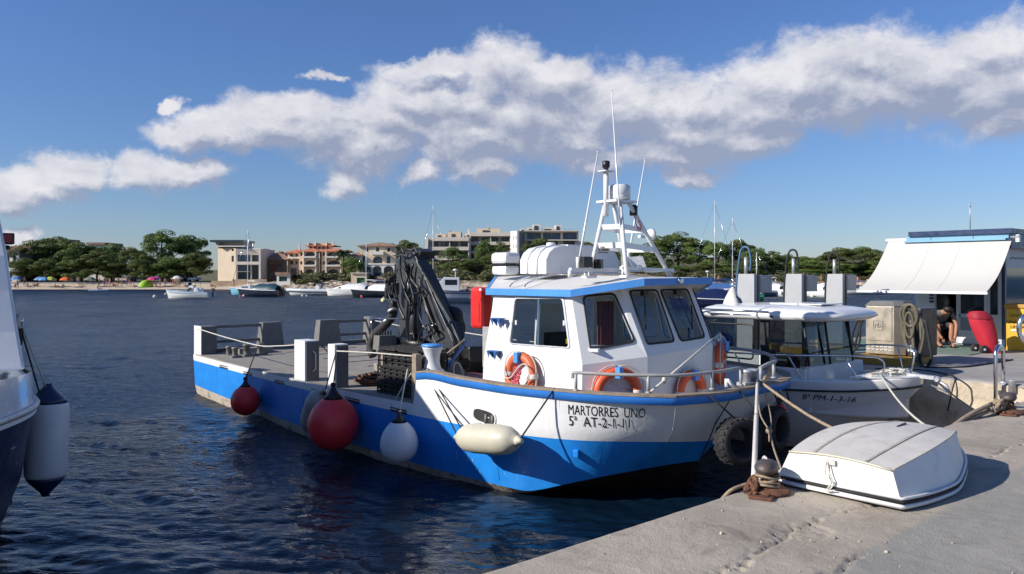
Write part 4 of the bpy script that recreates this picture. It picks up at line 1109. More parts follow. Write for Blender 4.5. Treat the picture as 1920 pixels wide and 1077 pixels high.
# ------------------------------------------------------------------ moored boats
HUL = {}
def hullmat(c):
    if c not in HUL: HUL[c] = mat('boat_hull_paint', c, .3, var=.06, coat=.3)
    return HUL[c]
def loft(L, B, H, z0=-.25, n=12, pram=.0):
    """open hull shell, bow at +x"""
    rows = []
    for i in range(n+1):
        t = i/n; w = B/2*(1-max(0, (t-.45)/.55)**2.2*(1-pram)); sh = H*(1+.28*t*t); x = -L/2+L*t
        rk = .09*L*max(0, (t-.6)/.4)
        rows.append([V3((x+rk, -w, sh)), V3((x+rk*.6, -w*.97, sh*.55)), V3((x+rk*.3, -w*.78, .03)), V3((x, 0, z0)), V3((x+rk*.3, w*.78, .03)), V3((x+rk*.6, w*.97, sh*.55)), V3((x+rk, w, sh))])
    return rows
def moored(px, y, L, heading, hull=(.7, .7, .7), feats=(), lab='', B=None, H=.75, cov=(.7, .68, .64), stripe=None, mast=0, boom=None):
    d = 2.7*1478/(y-515); p = onD(px, 515, d); p.z = 0; B = B or L*.36
    r = thing('moored_boat', (0, 0, 0), lab, 'boat', 'boats moored in the bay')
    mb = MB(); rows = loft(L, B, H); mb.grid(rows)
    mb.add(rows[0], [tuple(range(7))]); obj('hull', mb, hullmat(hull), r)
    dk = MB(); 
    for i in range(12):
        a, b = rows[i], rows[i+1]; zo = V3((0, 0, -.05 if i > 6 else -.35))
        dk.add([a[0]+zo, a[6]+zo, b[6]+zo, b[0]+zo], [(0, 1, 2, 3)])
    obj('deck', dk, M['gel'], r)
    gw = MB()
    for sgn in (0, 6): gw.tube([q[sgn] for q in rows], .045, 5)
    obj('rub_rail', gw, hullmat(stripe or (.65, .65, .65)), r)
    if stripe:
        st = MB()
        for s_ in (0, 6):
            st.grid([[q[s_]*1.0+V3((0, (-.012 if s_ == 0 else .012), -.12)), q[s_]+V3((0, (-.012 if s_ == 0 else .012), -.26))] for q in rows[:-1]])
        obj('stripe', st, hullmat(stripe), r)
    if 'engine' in feats:
        e = MB(); e.box((-L/2-.18, 0, H+.22), (.42, .30, .38), taper=.75); e.box((-L/2-.16, 0, H-.25), (.16, .12, .7)); obj('outboard_engine', e, M['black'], r, bevel=.04)
    if 'console' in feats:
        c = MB(); c.box((-.05*L, 0, H+.25), (.6, .7, .9), taper=.8); obj('console', c, M['gel'], r, bevel=.03)
        w = MB(); w.box((.0*L+.1, 0, H+.85), (.05, .7, .4), Matrix.Rotation(-.4, 3, 'Y')); obj('windscreen', w, M['darkglass'], r)
    if 'windscreen' in feats:
        w = MB(); w.prism([V3((.02*L, -B*.36, H+.02)), V3((.02*L-.35, -B*.30, H+.5)), V3((.02*L-.35, B*.30, H+.5)), V3((.02*L, B*.36, H+.02))], (.03, 0, 0)); obj('windscreen', w, M['darkglass'], r)
        s = MB(); [s.box((-.2*L, q*B*.2, H+.1), (.5, .5, .7), taper=.85) for q in (-1, 1)]; obj('seat', s, M['gel'], r, bevel=.04)
    if 'cuddy' in feats:
        c = MB(); c.prism([V3((x*L, -B*.33, z)) for x, z in ((-.05, H-.1), (-.05, H+.55), (.05, H+.62), (.34, H+.18), (.36, H-.05))], (0, B*.66, 0)); obj('cabin', c, M['gel'], r, bevel=.05)
        w = MB(); w.bx(.02*L, .2*L, -B*.335, B*.335, H+.2, H+.36); obj('window', w, M['darkglass'], r)
    if 'cabin' in feats:
        c = MB(); c.prism([V3((x*L, -B*.36, z)) for x, z in ((-.1, H-.2), (-.1, H+1.35), (.08, H+1.4), (.17, H+.55), (.3, H+.4), (.34, H-.1))], (0, B*.72, 0)); obj('cabin', c, M['gel'], r, bevel=.04)
        w = MB(); w.bx(-.07*L, .07*L, -B*.365, B*.365, H+.65, H+1.15); obj('window', w, M['darkglass'], r)
    if 'cover' in feats or 'longcover' in feats:
        c = MB(); lo, hi = (-.45, .12) if 'cover' in feats else (-.46, .3)
        rs = []
        for i in range(7):
            t = i/6; x = (lo+(hi-lo)*t)*L; h = .55+.35*math.sin(t*3.1)+.1*math.sin(t*9)
            rs.append([V3((x, -B*.46*math.cos(q)*(1), H+.0+h*math.sin(q)**.8 if 0 < q < 3.14 else H)) for q in [k*math.pi/6 for k in range(7)]])
        c.grid(rs); obj('canvas_cover', c, hullmat(cov), r)
    if 'bimini' in feats:
        f = MB()
        for x in (-.15*L, -.02*L):
            f.tube([(x, -B*.42, H), (x-.1, -B*.4, H+1.4), (x-.1, B*.4, H+1.4), (x, B*.42, H)], .025, 5)
        obj('frame', f, M['steel'], r)
        c = MB(); c.grid([[V3((x, -B*.42+B*.84*k/4, H+1.42+.12*math.sin(k/4*3.14))) for k in range(5)] for x in (-.2*L, -.1*L, 0)]); obj('canopy', c, hullmat(cov), r)
    if 'rib' in feats:
        t = MB(); t.tube([q[0]+V3((0, 0, .05)) for q in rows]+[q[6]+V3((0, 0, .05)) for q in rows[::-1]], .22, 8); obj('inflatable_tube', t, hullmat(cov), r)
    if mast:
        m_ = MB(); m_.tube([(.08*L, 0, H), (.08*L, 0, mast)], [.07, .04], 6); m_.bar((.08*L, -.6, mast*.6), (.08*L, .6, mast*.6), .03); obj('mast', m_, M['gel'], r)
        s_ = MB(); s_.tube([(L*.56, 0, H*1.3), (.08*L, 0, mast*.97)], .022, 4); s_.tube([(-L*.48, 0, H), (.08*L, 0, mast*.98)], .015, 4)
        for q in (-1, 1): s_.tube([(.05*L, q*B*.48, H), (.08*L, q*.6, mast*.6), (.08*L, 0, mast*.95)], .013, 4)
        obj('stay', s_, M['steel'], r)
        bo = MB(); bo.tube([(.08*L, 0, H+1.1), (-.40*L, 0, H+1.0)], .05, 6); obj('boom', bo, M['gel'], r)
        if boom:
            sv = MB(); sv.tube(smooth_path([(.06*L, 0, H+1.3), (-.1*L, 0, H+1.2), (-.28*L, 0, H+1.15), (-.40*L, 0, H+1.05)], 3), [.15]*3+[.17]*4+[.12]*3, 8); obj('sail_cover', sv, hullmat(boom), r)
    for q in range(3 if 'fenders' in feats else 0):
        f = MB(); f.lathe([(.02, .5), (.09, .42), (.1, .1), (.02, 0)], ((-.3+.25*q)*L, -B*.52, .2), 8); obj('fender', f, M['whitebuoy'], r)
    if 'people' in feats: pass
    if 'radar' in feats:
        a = MB(); a.tube([(-.05*L, 0, H+1.3), (-.05*L, 0, H+2.1)], .04, 6); a.lathe([(.02, .0), (.22, .02), (.22, .16), (.05, .2)], (-.05*L, 0, H+2.0), 12); obj('radar_mast', a, M['gel'], r)
    r.location = p; r.rotation_euler = (0, 0, -CYAW+heading)
    return r
W_ = (.70, .70, .68)
moored(357, 560, 5.1, math.pi-.15, W_, ('engine', 'windscreen', 'bimini', 'console'), 'white open speedboat with a folded grey canopy nearest the beach', cov=(.05, .07, .07), stripe=(.25, .35, .45))
moored(470, 553, 5.0, math.pi-.1, (.20, .48, .60), ('cuddy',), 'light blue sailing dinghy with a bare white mast below the modern house', mast=8.6)
moored(489, 556, 5.6, math.pi-.25, (.02, .025, .045), ('engine', 'cover', 'fenders'), 'black hulled motorboat with a dark blue cover', cov=(.02, .06, .08))
moored(592, 553.5, 6.6, math.pi-.1, W_, ('console', 'rib'), 'long white inflatable boat below the arcaded villa', B=1.9, H=.5, cov=(.55, .57, .58))
moored(655, 555, 5.8, math.pi-.3, W_, ('cuddy', 'cover'), 'white cuddy boat with a pale cover below the square boathouse', cov=(.62, .63, .62), stripe=(.5, .5, .5))
moored(692, 547, 6.0, math.pi-.2, W_, (), 'small white yacht with one bare mast left of the crane', mast=7.6)
moored(704, 557.5, 5.4, math.pi-.2, (.015, .02, .03), ('cover', 'fenders'), 'black hulled boat with a lumpy white cover just left of the crane', cov=(.72, .72, .70))
moored(846, 567, 8.2, math.pi+.05, (.36, .40, .46), ('cabin', 'radar'), 'grey white cabin boat with a tall wheelhouse between crane and red box', H=1.05, stripe=(.02, .03, .08))
moored(818, 546, 7.0, math.pi-.3, W_, ('cabin',), 'white yacht with a tall mast behind the crane', mast=14.0)
moored(1322, 558, 5.8, math.pi-.35, (.22, .008, .02), ('cuddy', 'radar'), 'dark red hulled cabin boat right of the wheelhouse roof', H=.95)
moored(1352, 568, 5.2, math.pi-.3, (.58, .62, .64), ('cuddy', 'windscreen'), 'small white boat with red trim below the red hulled one', stripe=(.6, .1, .03))
moored(1318, 579, 4.6, math.pi-.2, (.012, .018, .06), ('longcover',), 'boat under a dark blue cover right of the wheelhouse windows', cov=(.012, .02, .075))
moored(1366, 553, 6.4, -.3, W_, ('cuddy', 'cover'), 'white yacht with blue sail cover and the second mast', mast=10.2, boom=(.015, .03, .11), cov=(.05, .12, .28))
moored(1332, 548, 8.0, -.15, (.02, .035, .09), ('cuddy',), 'yacht with the tallest mast beyond the wheelhouse brim', mast=14.0, boom=(.015, .03, .1))
moored(1388, 564, 4.4, math.pi, (.05, .35, .18), ('cover',), 'small green and white boat left of the first grey pedestal', cov=(.1, .3, .6))
moored(1372, 546, 5.6, .2, (.45, .08, .03), ('cuddy',), 'orange red boat behind the blue sail cover')
moored(1428, 556, 4.8, math.pi+.2, (.12, .16, .24), ('rib', 'engine'), 'grey inflatable boat right of the first pedestal', cov=(.35, .38, .42), H=.5)
moored(1424, 549, 5.4, math.pi, W_, ('windscreen', 'cover'), 'white motorboat behind the grey inflatable', mast=6.0)
moored(1460, 556, 4.2, -.9, W_, ('cover', 'engine', 'fenders'), 'white boat with a bulging cover left of the middle pedestal', cov=(.70, .70, .68))
moored(1452, 546, 5.0, .2, W_, ('cuddy', 'bimini'), 'white cabin boat furthest back between first and middle pedestals')
moored(1514, 553, 4.8, math.pi-.1, (.5, .56, .58), ('windscreen',), 'pale grey green speedboat below the middle grey panel')
moored(1542, 557, 4.0, -1.0, W_, ('cover', 'engine'), 'white boat with a bulky cover left of the right pedestal', cov=(.72, .72, .70))
moored(1545, 546, 5.2, .1, W_, ('cuddy',), 'white boat beyond the bulky covered one')
moored(1606, 552.5, 6.6, math.pi, W_, ('windscreen',), 'long white speedboat right of the right pedestal')
moored(1640, 549, 4.8, math.pi, W_, ('console', 'engine'), 'white boat just left of the awning corner')
def buoy(px, y, r, col, lab):
    d = 2.7*1478/(y-515); p = onD(px, 515, d); p.z = r*.35
    mb = MB(); mb.ball(p, r, 12, 8); mb.tube([p+V3((0, 0, r*.9)), p+V3((0, 0, r*1.25))], r*.15, 6)
    tag(obj('mooring_buoy', mb, hullmat(col)), lab, 'buoy', 'mooring buoys in the bay')
for a in [(290, 558, .22, (.7, .62, .45), 'cream mooring buoy left of the speedboat'), (311, 553, .2, (.6, .45, .35), 'brownish buoy at the bow of the speedboat'), (549, 552, .16, W_, 'small white buoy between the black hulled boat and the inflatable'), (567, 556, .16, W_, 'white buoy under the bow of the inflatable, left of two'), (575, 556, .13, W_, 'white buoy under the inflatable, right of two'),
          (451, 557, .15, (.5, .1, .08), 'reddish buoy under the light blue dinghy'), (457, 556, .16, W_, 'white buoy under the light blue dinghy'), (618, 554.5, .3, (.62, .05, .04), 'red mooring buoy in front of the white inflatable'), (680, 557.5, .3, (.6, .05, .04), 'red mooring buoy in front of the black hulled boat'), (684, 557.5, .22, (.6, .3, .3), 'pink buoy touching the red one'),
          (719.5, 566, .3, (.62, .60, .28), 'pale yellow buoy just left of the crane'), (1523, 557, .24, W_, 'white buoy with a dark base below the middle grey panel'), (1584, 562, .24, (.62, .60, .28), 'pale yellow buoy right of the right pedestal'), (1500, 566, .15, W_, 'tiny white buoy at the middle pedestal')]: buoy(*a)
def kayak():
    p = onZ(184, 546.5, 0); r = thing('kayak', (0, 0, 0), 'small white and blue kayak with a paddler off the beach', 'kayak')
    mb = MB(); mb.grid(loft(2.9, .75, .22, -.05)); rows = loft(2.9, .75, .22, -.05); mb.grid([[q[0], (q[0]+q[6])/2+V3((0, 0, .06)), q[6]] for q in rows]); obj('hull', mb, hullmat((.5, .6, .72)), r)
    r.location = p; r.rotation_euler = (0, 0, -CYAW)
    o = bpy.data.objects.new('person', BODIES[6]); COL.objects.link(o); o.location = p+V3((0, 0, .12)); o.rotation_euler = (0, 0, .9); tag(o, 'paddler sitting on the small kayak off the beach', 'person', 'people on the far beach')
kayak()

# ================================================================== THE BLUE AND WHITE WORK BOAT
ST = dict(
 W=[(6.33,18.2,-.02),(6.2,15.9,-.02),(6.1,13.5,-.02),(6.05,11.6,-.02),(6.08,10.2,-.02),(6.15,9.1,-.02),(6.25,8.15,-.02),(6.42,7.4,-.02),(6.72,7.22,-.02),(7.05,7.0,-.02),(7.38,6.76,-.02),(7.68,6.5,-.02),(7.93,6.28,-.02),(8.15,6.07,-.02)],
 B=[(6.28,18.2,.20),(6.16,15.9,.17),(6.06,13.5,.15),(6.02,11.6,.13),(6.05,10.2,.115),(6.10,9.05,.105),(6.19,8.08,.10),(6.30,7.3,.09),(6.44,6.98,.075),(6.78,6.78,.13),(7.15,6.62,.19),(7.52,6.38,.26),(7.86,6.12,.32),(8.15,5.9,.385)],
 M=[(6.25,18.2,.76),(6.13,15.9,.77),(6.03,13.5,.78),(5.99,11.6,.78),(6.0,10.2,.78),(6.03,9.02,.78),(6.1,8.1,.78),(6.2,7.3,.78),(6.35,6.8,.78),(6.58,6.36,.78),(6.88,6.02,.78),(7.32,5.68,.77),(7.70,5.62,.73),(8.03,5.64,.69)],
 D=[(6.24,18.2,.89),(6.12,15.9,.90),(6.03,13.5,.91),(5.99,11.6,.92),(6.0,10.2,.92),(6.05,9.02,.93),(6.11,8.1,.93),(6.2,7.3,.93),(6.35,6.77,.93),(6.57,6.3,.93),(6.86,5.93,.93),(7.28,5.60,.92),(7.69,5.52,.9),(8.0,5.53,.9)],
 G=[(6.24,18.2,.89),(6.12,15.9,.90),(6.03,13.5,.91),(5.99,11.6,.92),(6.0,10.2,.92),(6.1,9.02,1.35),(6.15,8.1,1.355),(6.24,7.3,1.34),(6.37,6.75,1.34),(6.55,6.22,1.34),(6.80,5.75,1.34),(7.10,5.42,1.335),(7.55,5.30,1.33),(7.92,5.28,1.32)])
PORT = dict(
 W=[(8.6,6.3,-.02),(9.1,6.8,-.02),(9.6,7.6,-.02),(9.9,9.1,-.02),(10.2,13,-.02),(10.4,18.2,-.02)],
 B=[(8.6,6.1,.42),(9.1,6.5,.3),(9.7,7.3,.15),(10.1,9.05,.1),(10.4,13,.13),(10.6,18.2,.2)],
 M=[(8.6,5.66,.74),(9.25,5.78,.80),(9.9,6.6,.80),(10.3,9.02,.78),(10.55,13,.78),(10.78,18.2,.76)],
 D=[(8.6,5.52,.92),(9.33,5.6,.93),(10.0,6.45,.93),(10.38,9.02,.93),(10.6,13,.92),(10.8,18.2,.89)],
 G=[(8.6,5.30,1.33),(9.42,5.38,1.34),(10.25,6.25,1.35),(10.45,9.02,1.35),(10.6,13,.92),(10.8,18.2,.89)])
for _i, _q in ((9, (1075, 905, .24)), (10, (1150, 890, .33)), (11, (1250, 872, .40)), (12, (1285, 867, .42)), (13, (1311, 864, .435))):
    _p = onZ(*_q); ST['B'][_i] = (_p.x, _p.y, _p.z)
ST['B'][8] = (6.41, 7.0, .10)
def finer(L, k=5, last=11):
    a = smooth_path(L[:last+1], k); return a+[V3(p) for p in L[last+1:]]
FS = {k: finer(v) for k, v in ST.items()}
FP = {k: smooth_path([ST[k][13]]+v, 4)[1:] for k, v in PORT.items()}
boat = thing('workboat', (8.3, 11.8, 0), 'blue and white harbour workboat with a wheelhouse and open aft deck', 'boat')
def build_hull():
    mb = MB()
    KS = 5*11; nS = len(FS['W'])
    i5 = 25
    def strip(la, lb, i0, i1, F, cur):
        mb.cur = cur
        for i in range(i0, i1):
            a, b = F[la], F[lb]; mb.add([a[i], a[i+1], b[i+1], b[i]], [(0, 1, 2, 3)], True)
    FS['K'] = [V3((p.x+(8.3-p.x)*.35, p.y, -.7)) for p in FS['W']]
    FP['K'] = [V3((p.x+(8.3-p.x)*.35, p.y, -.7)) for p in FP['W']]
    for F, port in ((FS, 0), (FP, 1)):
        n = len(F['W'])-1
        if port:
            for k in F: F[k] = [FS[k][-1]]+F[k]
            n = len(F['W'])-1
            jb = 4*4+0
            strip('K', 'W', 0, n, F, 3); strip('W', 'B', 0, n, F, 3); strip('B', 'M', 0, n, F, 1); strip('M', 'D', 0, n, F, 0); strip('D', 'G', 0, jb, F, 0)
        else:
            strip('K', 'W', 0, n, F, 3); strip('W', 'B', 0, 40, F, 2); strip('W', 'B', 40, n, F, 3); strip('B', 'M', 0, n, F, 1)
            strip('M', 'D', 0, i5, F, 4); strip('M', 'D', i5, n, F, 0); strip('D', 'G', i5, n, F, 0)
    # transom
    tr = [FS[k][0] for k in 'KWBMD']+[FP[k][-1] for k in 'DMBWK']
    mb.cur = 1; mb.add(tr, [tuple(range(10))])
    o = obj('hull', mb, [M['white_rough'], M['blue'], M['boot'], M['antifoul'], M['white']], boat, weld=True)
    me = o.data
    # keep the chines and panel knuckles crisp
    bm = bmesh.new(); bm.from_mesh(me)
    for e in bm.edges:
        if len(e.link_faces) == 2 and e.calc_face_angle(0) > R(14): e.smooth = False
    bm.to_mesh(me); bm.free()
    # bulwark lining and cap
    G = [FS['G'][i] for i in range(i5, nS)]+FP['G'][1:17]
    def inset(p, w): c = V3((8.3, max(p.y, 7.2), p.z)); return p+(c-p).normalized()*w
    lin = MB(); Dn = [FS['D'][i] for i in range(i5, nS)]+FP['D'][1:17]
    lin.grid([[inset(p, .07) for p in G], [V3((inset(p, .09).x, inset(p, .09).y, .93)) for p in Dn]])
    lin.add([G[0], inset(G[0], .07), V3((inset(G[0], .07).x, G[0].y, .9)), V3((G[0].x-.07, G[0].y, .9))], [(0, 1, 2, 3)])
    obj('bulwark_lining', lin, M['white'], boat)
    cap = MB(); rows = [[p+(p-inset(p, .03)) for p in G], [p+(p-inset(p, .03))+V3((0, 0, .022)) for p in G], [inset(p, .10)+V3((0, 0, .024)) for p in G], [inset(p, .10) for p in G]]
    cap.grid(rows, smooth=False); cap.add([r[0] for r in rows], [(0, 1, 2, 3)]); obj('gunwale_cap', cap, M['cap'], boat)
    band = MB(); out = lambda p, w: p+(p-inset(p, w))
    rows = [[out(p, .022) for p in G], [out(p, .026)-V3((0, 0, .088)) for p in G], [out(p, .0)-V3((0, 0, .092)) for p in G]]
    band.grid(rows); band.add([r[0] for r in rows], [(0, 1, 2)]); obj('rubbing_band', band, M['bluetrim'], boat)
    # weld seams on the bow plates
    s = MB(); i = 55
    s.tube([FS['G'][i]-V3((0, .004, .10)), FS['D'][i]-V3((0, .004, 0)), FS['M'][i]-V3((0, .004, 0))], .006, 5); obj('weld_seam', s, M['white'], boat)
    s = MB(); s.tube([FS[k][-1]-V3((0, .003, .0 if k != 'G' else .1)) for k in 'GDMBW'], .008, 5); obj('stem_bar', s, M['antifoul'], boat)
    # deck
    P = [inset(p, .03) if p.y < 9.2 else V3((p.x+.012*(1 if p.x < 8.3 else -1), p.y, p.z)) for p in FS['D']+FP['D'][1:]]
    dk = MB(); pts = [V3((p.x, p.y, .915)) for p in P]
    dk.prism(pts, (0, 0, -.03)); obj('deck', dk, M['deck'], boat)
    # slots along the top of the blue
    for a, b in [((398, 687), (416, 693)), ((448, 700), (466, 706)), ((511, 715), (532, 722)), ((584, 731), (602, 738)), ((645, 748), (675, 757)), ((728, 765), (760, 773))]:
        A = onX(a[0], a[1], 5.99+.0*a[0]); Bq = onX(b[0], b[1], 5.99)
        xa = 6.24-(18.2-A.y)*.037 if A.y > 11.6 else 5.99
        Y = (A.y+Bq.y)/2; X = np.interp(Y, [9.02, 10.2, 11.6, 13.5, 15.9, 18.2], [6.03, 6.0, 5.99, 6.03, 6.13, 6.25])
        sl = MB(); sl.box((X-.008, Y, .785), (.02, abs(A.y-Bq.y)*.9, .022)); sl.box((X-.006, Y, .822), (.02, abs(A.y-Bq.y)*.9, .012))
        obj('scupper', sl, M['black'], boat)
    # low wet sill of transom
    t = MB(); t.bx(6.28, 10.75, 18.1, 18.24, .9, 1.0); obj('transom_sill', t, M['greypaint'], boat)
build_hull()
def hull_pt(u, z):
    """point on the starboard topside at station u, height z"""
    i = min(int(u), len(FS['M'])-2); f = u-i
    q = {k: FS[k][i].lerp(FS[k][i+1], f) for k in 'BMDG'}
    ks = ['B', 'M', 'D', 'G']
    for a, b in zip(ks, ks[1:]):
        if z <= q[b].z or b == 'G':
            t = (z-q[a].z)/(q[b].z-q[a].z); return q[a].lerp(q[b], t)
def text_mesh(txt, size):
    c = bpy.data.curves.new('t', 'FONT'); c.body = txt; c.size = size; c.resolution_u = 3
    o = bpy.data.objects.new('t', c); COL.objects.link(o)
    dg = bpy.context.evaluated_depsgraph_get(); me = bpy.data.meshes.new_from_object(o.evaluated_get(dg)); bpy.data.objects.remove(o)
    bm = bmesh.new(); bm.from_mesh(me); bmesh.ops.triangulate(bm, faces=bm.faces[:])
    v = [tuple(p.co) for p in bm.verts]; f = [tuple(q.index for q in p.verts) for p in bm.faces]; bm.free()
    return v, f
def hull_text():
    def project(p): d = p.dot(FWD); return 960+1478*p.dot(RIGHT)/d
    us = [28+i*.25 for i in range(110)]
    P = [hull_pt(u, 1.05) for u in us]; S = [0]
    for a, b in zip(P, P[1:]): S.append(S[-1]+(b-a).length)
    px = [project(p) for p in P]
    s_of = lambda x: float(np.interp(x, px, S)); u_of = lambda s: float(np.interp(s, S, us))
    for name, txt, xa, xb, base, h, wd in [('name_lettering', 'MARTORRES  UNO', 1066, 1209, 1.085, .115, .2), ('registration_lettering', '5ª  AT-2-1-11', 1067, 1181, .955, .115, .2)]:
        v, f = text_mesh(txt, 1.0); x0 = min(p[0] for p in v); x1 = max(p[0] for p in v); ch = max(p[1] for p in v if p[1] < .78)
        sa, sb = s_of(xa), s_of(xb); mb = MB(); vs = []
        lo, hi = (.955 if base < 1 else 1.07), None
        for x, y, _ in v:
            s = sa+(sb-sa)*(x-x0)/(x1-x0); z = base+y/.7*h+.0
            u0 = u_of(s); p0 = hull_pt(u0, 1.05); T = (hull_pt(u0+.1, 1.05)-p0); T.z = 0; sp = T.length/.1; T.normalize(); u = u0
            for _ in range(4): u = min(max(u-(hull_pt(u, z)-p0).dot(T)/sp, 20), 55)
            p = hull_pt(u, z); q = hull_pt(min(u+.2, 55.2), z); n = (q-p).cross(V3((0, 0, 1))).normalized()
            if n.dot(V3((0, -1, 0))) < 0 and n.x > 0: n = -n
            if n.dot(-FWD) < 0: n = -n
            vs.append(p+n*(.0065 if base > 1 else .0092))
        mb.add(vs, f); obj(name, mb, M['text'], boat)
    b = MB(); u = u_of(s_of(1093)); p = hull_pt(u, .62); b.box(p+V3((-.02, -.02, 0)), (.06, .06, .09), .5); obj('anode', b, M['blue'], boat, bevel=.01)
    # hawse hole, its inner shade drawn as a black plate behind the bitts
    hw = MB(); rim = MB(); c0 = hull_pt(27.2, .97); cp = []
    us2 = [u_of(s_of(888+i*1.0)) if False else 0 for i in range(1)]
    P2 = [(25+i*.1) for i in range(140)]; pxx = [project(hull_pt(u, .95)) for u in P2]
    for i in range(20):
        a = 2*math.pi*i/20; ex = math.copysign(abs(math.cos(a))**.6, math.cos(a)); ez = math.copysign(abs(math.sin(a))**.7, math.sin(a))
        u = float(np.interp(909+ex*21, pxx, P2)); cp.append(hull_pt(u, .935-ex*.02+ez*.085))
    nrm = (cp[0]-cp[10]).cross(V3((0, 0, 1))).normalized(); 
    if nrm.x > 0: nrm = -nrm
    hw.add([p+nrm*.004 for p in cp], [tuple(range(20))]); h = obj('hawse_shade_plate', hw, M['antifoul'], boat)
    rim.tube([p+nrm*.006 for p in cp], .012, 6, closed=True); obj('hawse_rim', rim, M['white'], h)
    bt = MB()
    for x in (912, 924):
        u = float(np.interp(x, pxx, P2)); q = hull_pt(u, .9)+nrm*.002; bt.lathe([(.022, -.05), (.022, .07)], q, 10)
    obj('bitt', bt, M['greypaint'], h)
hull_text()

# plate seams and rust runs on the starboard side
rg = random.Random(52)
for u in (7.3, 13.1, 18.2, 22.7, 28.4, 33.8):
    m_ = MB(); m_.tube([hull_pt(u, z)-V3((.001, 0, 0)) for z in (.16, .35, .55, .75, .9)], .004, 5); obj('weld_seam', m_, M['blue'], boat)
M['ruststain'] = mat('rust_stain', (.30, .17, .09), .8, var=.4, scale=20)
M['scuff'] = mat('pale_scuff', (.42, .50, .60), .7, var=.3, scale=20)
for i in range(26):
    u = rg.uniform(3, 46); z1 = rg.choice([.755, .755, .72, 1.24]) if u > 25 else rg.choice([.76, .74, .89]); L = rg.uniform(.04, .22)
    du = rg.uniform(.010, .03); n = V3((-1, -.25 if u > 34 else 0, 0)).normalized()*.0035
    a, b = hull_pt(u, z1), hull_pt(u+du, z1); c = hull_pt(u+du*.6, z1-L)
    m_ = MB(); m_.add([a+n, b+n, c+n], [(0, 1, 2)]); obj('rust_run', m_, M['ruststain'], boat)
for i in range(14):
    u = rg.uniform(29, 37); z1 = rg.uniform(.18, .48); w = rg.uniform(.05, .2); n = V3((-1, -.2, 0)).normalized()*.003
    m_ = MB(); m_.add([hull_pt(u, z1)+n, hull_pt(u+w*.3, z1+.03)+n, hull_pt(u+w*.35, z1-rg.uniform(.01, .05))+n, hull_pt(u+.05, z1-.03)+n], [(0, 1, 2, 3)]); obj('paint_scuff', m_, M['scuff'], boat)
# posts on the aft deck
def post(x0, x1, y0, y1, z0, z1, taper=.92, mt='greypaint'):
    mb = MB(); mb.box(((x0+x1)/2, (y0+y1)/2, (z0+z1)/2), (x1-x0, y1-y0, z1-z0), taper=taper)
    return obj('deck_post', mb, M[mt], boat, bevel=.012)
M['post'] = M['greypaint']
def stbd_post(pa, pb, pc, ytop, X=6.0, label=None):
    a = onX(pa, ytop, X); b = onX(pb, ytop, X); c = onY(pc, ytop, b.y)
    mb = MB(); mb.bx(X-.004, c.x, b.y, a.y, .78, a.z); o = obj('deck_post', mb, M['white'], boat, bevel=.008)
    g = MB(); g.bx(X+.03, c.x-.0, b.y-.006, b.y+.001, .925, a.z-.02); obj('post_shade_face', g, M['greypaint'], o)  # grey sheet puts the shade of the post's bow side into colour
    return a, b, c
pB = stbd_post(552, 572, 598, 637, 5.995)
pC = stbd_post(615, 628, 653, 645, 5.99)
hb = MB(); hb.tube([(6.12, pB[1].y-.03, 1.42), (6.16, pB[1].y-.05, 1.38), (6.16, pB[1].y-.05, 1.12), (6.12, pB[1].y-.02, 1.08)], .012, 6); obj('grab_handle', hb, M['white'], boat)
post(6.26, 6.62, 17.75, 18.12, .9, 1.54, .95); 
q = MB(); q.bx(6.245, 6.26, 17.72, 18.16, .89, 1.55); obj('corner_plate', q, M['white'], boat)
post(7.72, 8.32, 17.95, 18.25, .9, 1.56, .78); post(9.2, 9.85, 17.95, 18.25, .9, 1.56, .78); post(10.62, 10.95, 17.9, 18.25, .9, 1.6, .85)
post(10.3, 10.62, 15.4, 15.8, .9, 1.52, .85)
for a, b in [((6.5, 18.1), (7.85, 18.1)), ((9.6, 18.1), (10.75, 18.1))]:
    for z in (1.50, 1.16):
        mb = MB(); mb.bar((a[0], a[1], z), (b[0], b[1], z), .05, .07); obj('stern_rail', mb, M['greypaint'], boat)
def bitts(x, y, r=.07, h=.28, rz=0, base=.915):
    mb = MB(); 
    for s in (-.17, .17):
        c = V3((x+s*math.cos(rz), y+s*math.sin(rz), base)); mb.lathe([(r*1.2, 0), (r, .03), (r, h-.05), (r*1.25, h-.04), (r*1.25, h)], c, 12)
    mb.box((x, y, base+.02), (.6, .22, .04), rz); return obj('mooring_bitts', mb, M['greypaint'], boat)
bitts(6.62, 16.9, .06, .22, 1.57); bitts(7.1, 16.9, .07, .26, .2); bitts(9.9, 13.6, .09, .20, .9); bitts(9.9, 15.0, .06, .18, 0)
h = MB(); h.bx(6.9, 7.7, 17.2, 17.9, .915, 1.05); obj('deck_locker', h, M['deck'], boat, bevel=.02)
h = MB(); h.bx(7.2, 8.5, 10.9, 12.0, .915, 1.15); obj('hatch_coaming', h, M['deck'], boat, bevel=.02)
for i in range(6):
    h = MB(); h.bar((7.9, 17.0-i*.9, .922), (9.7, 17.0-i*.9, .922), .03, .01); obj('deck_strake', h, M['cap'], boat)

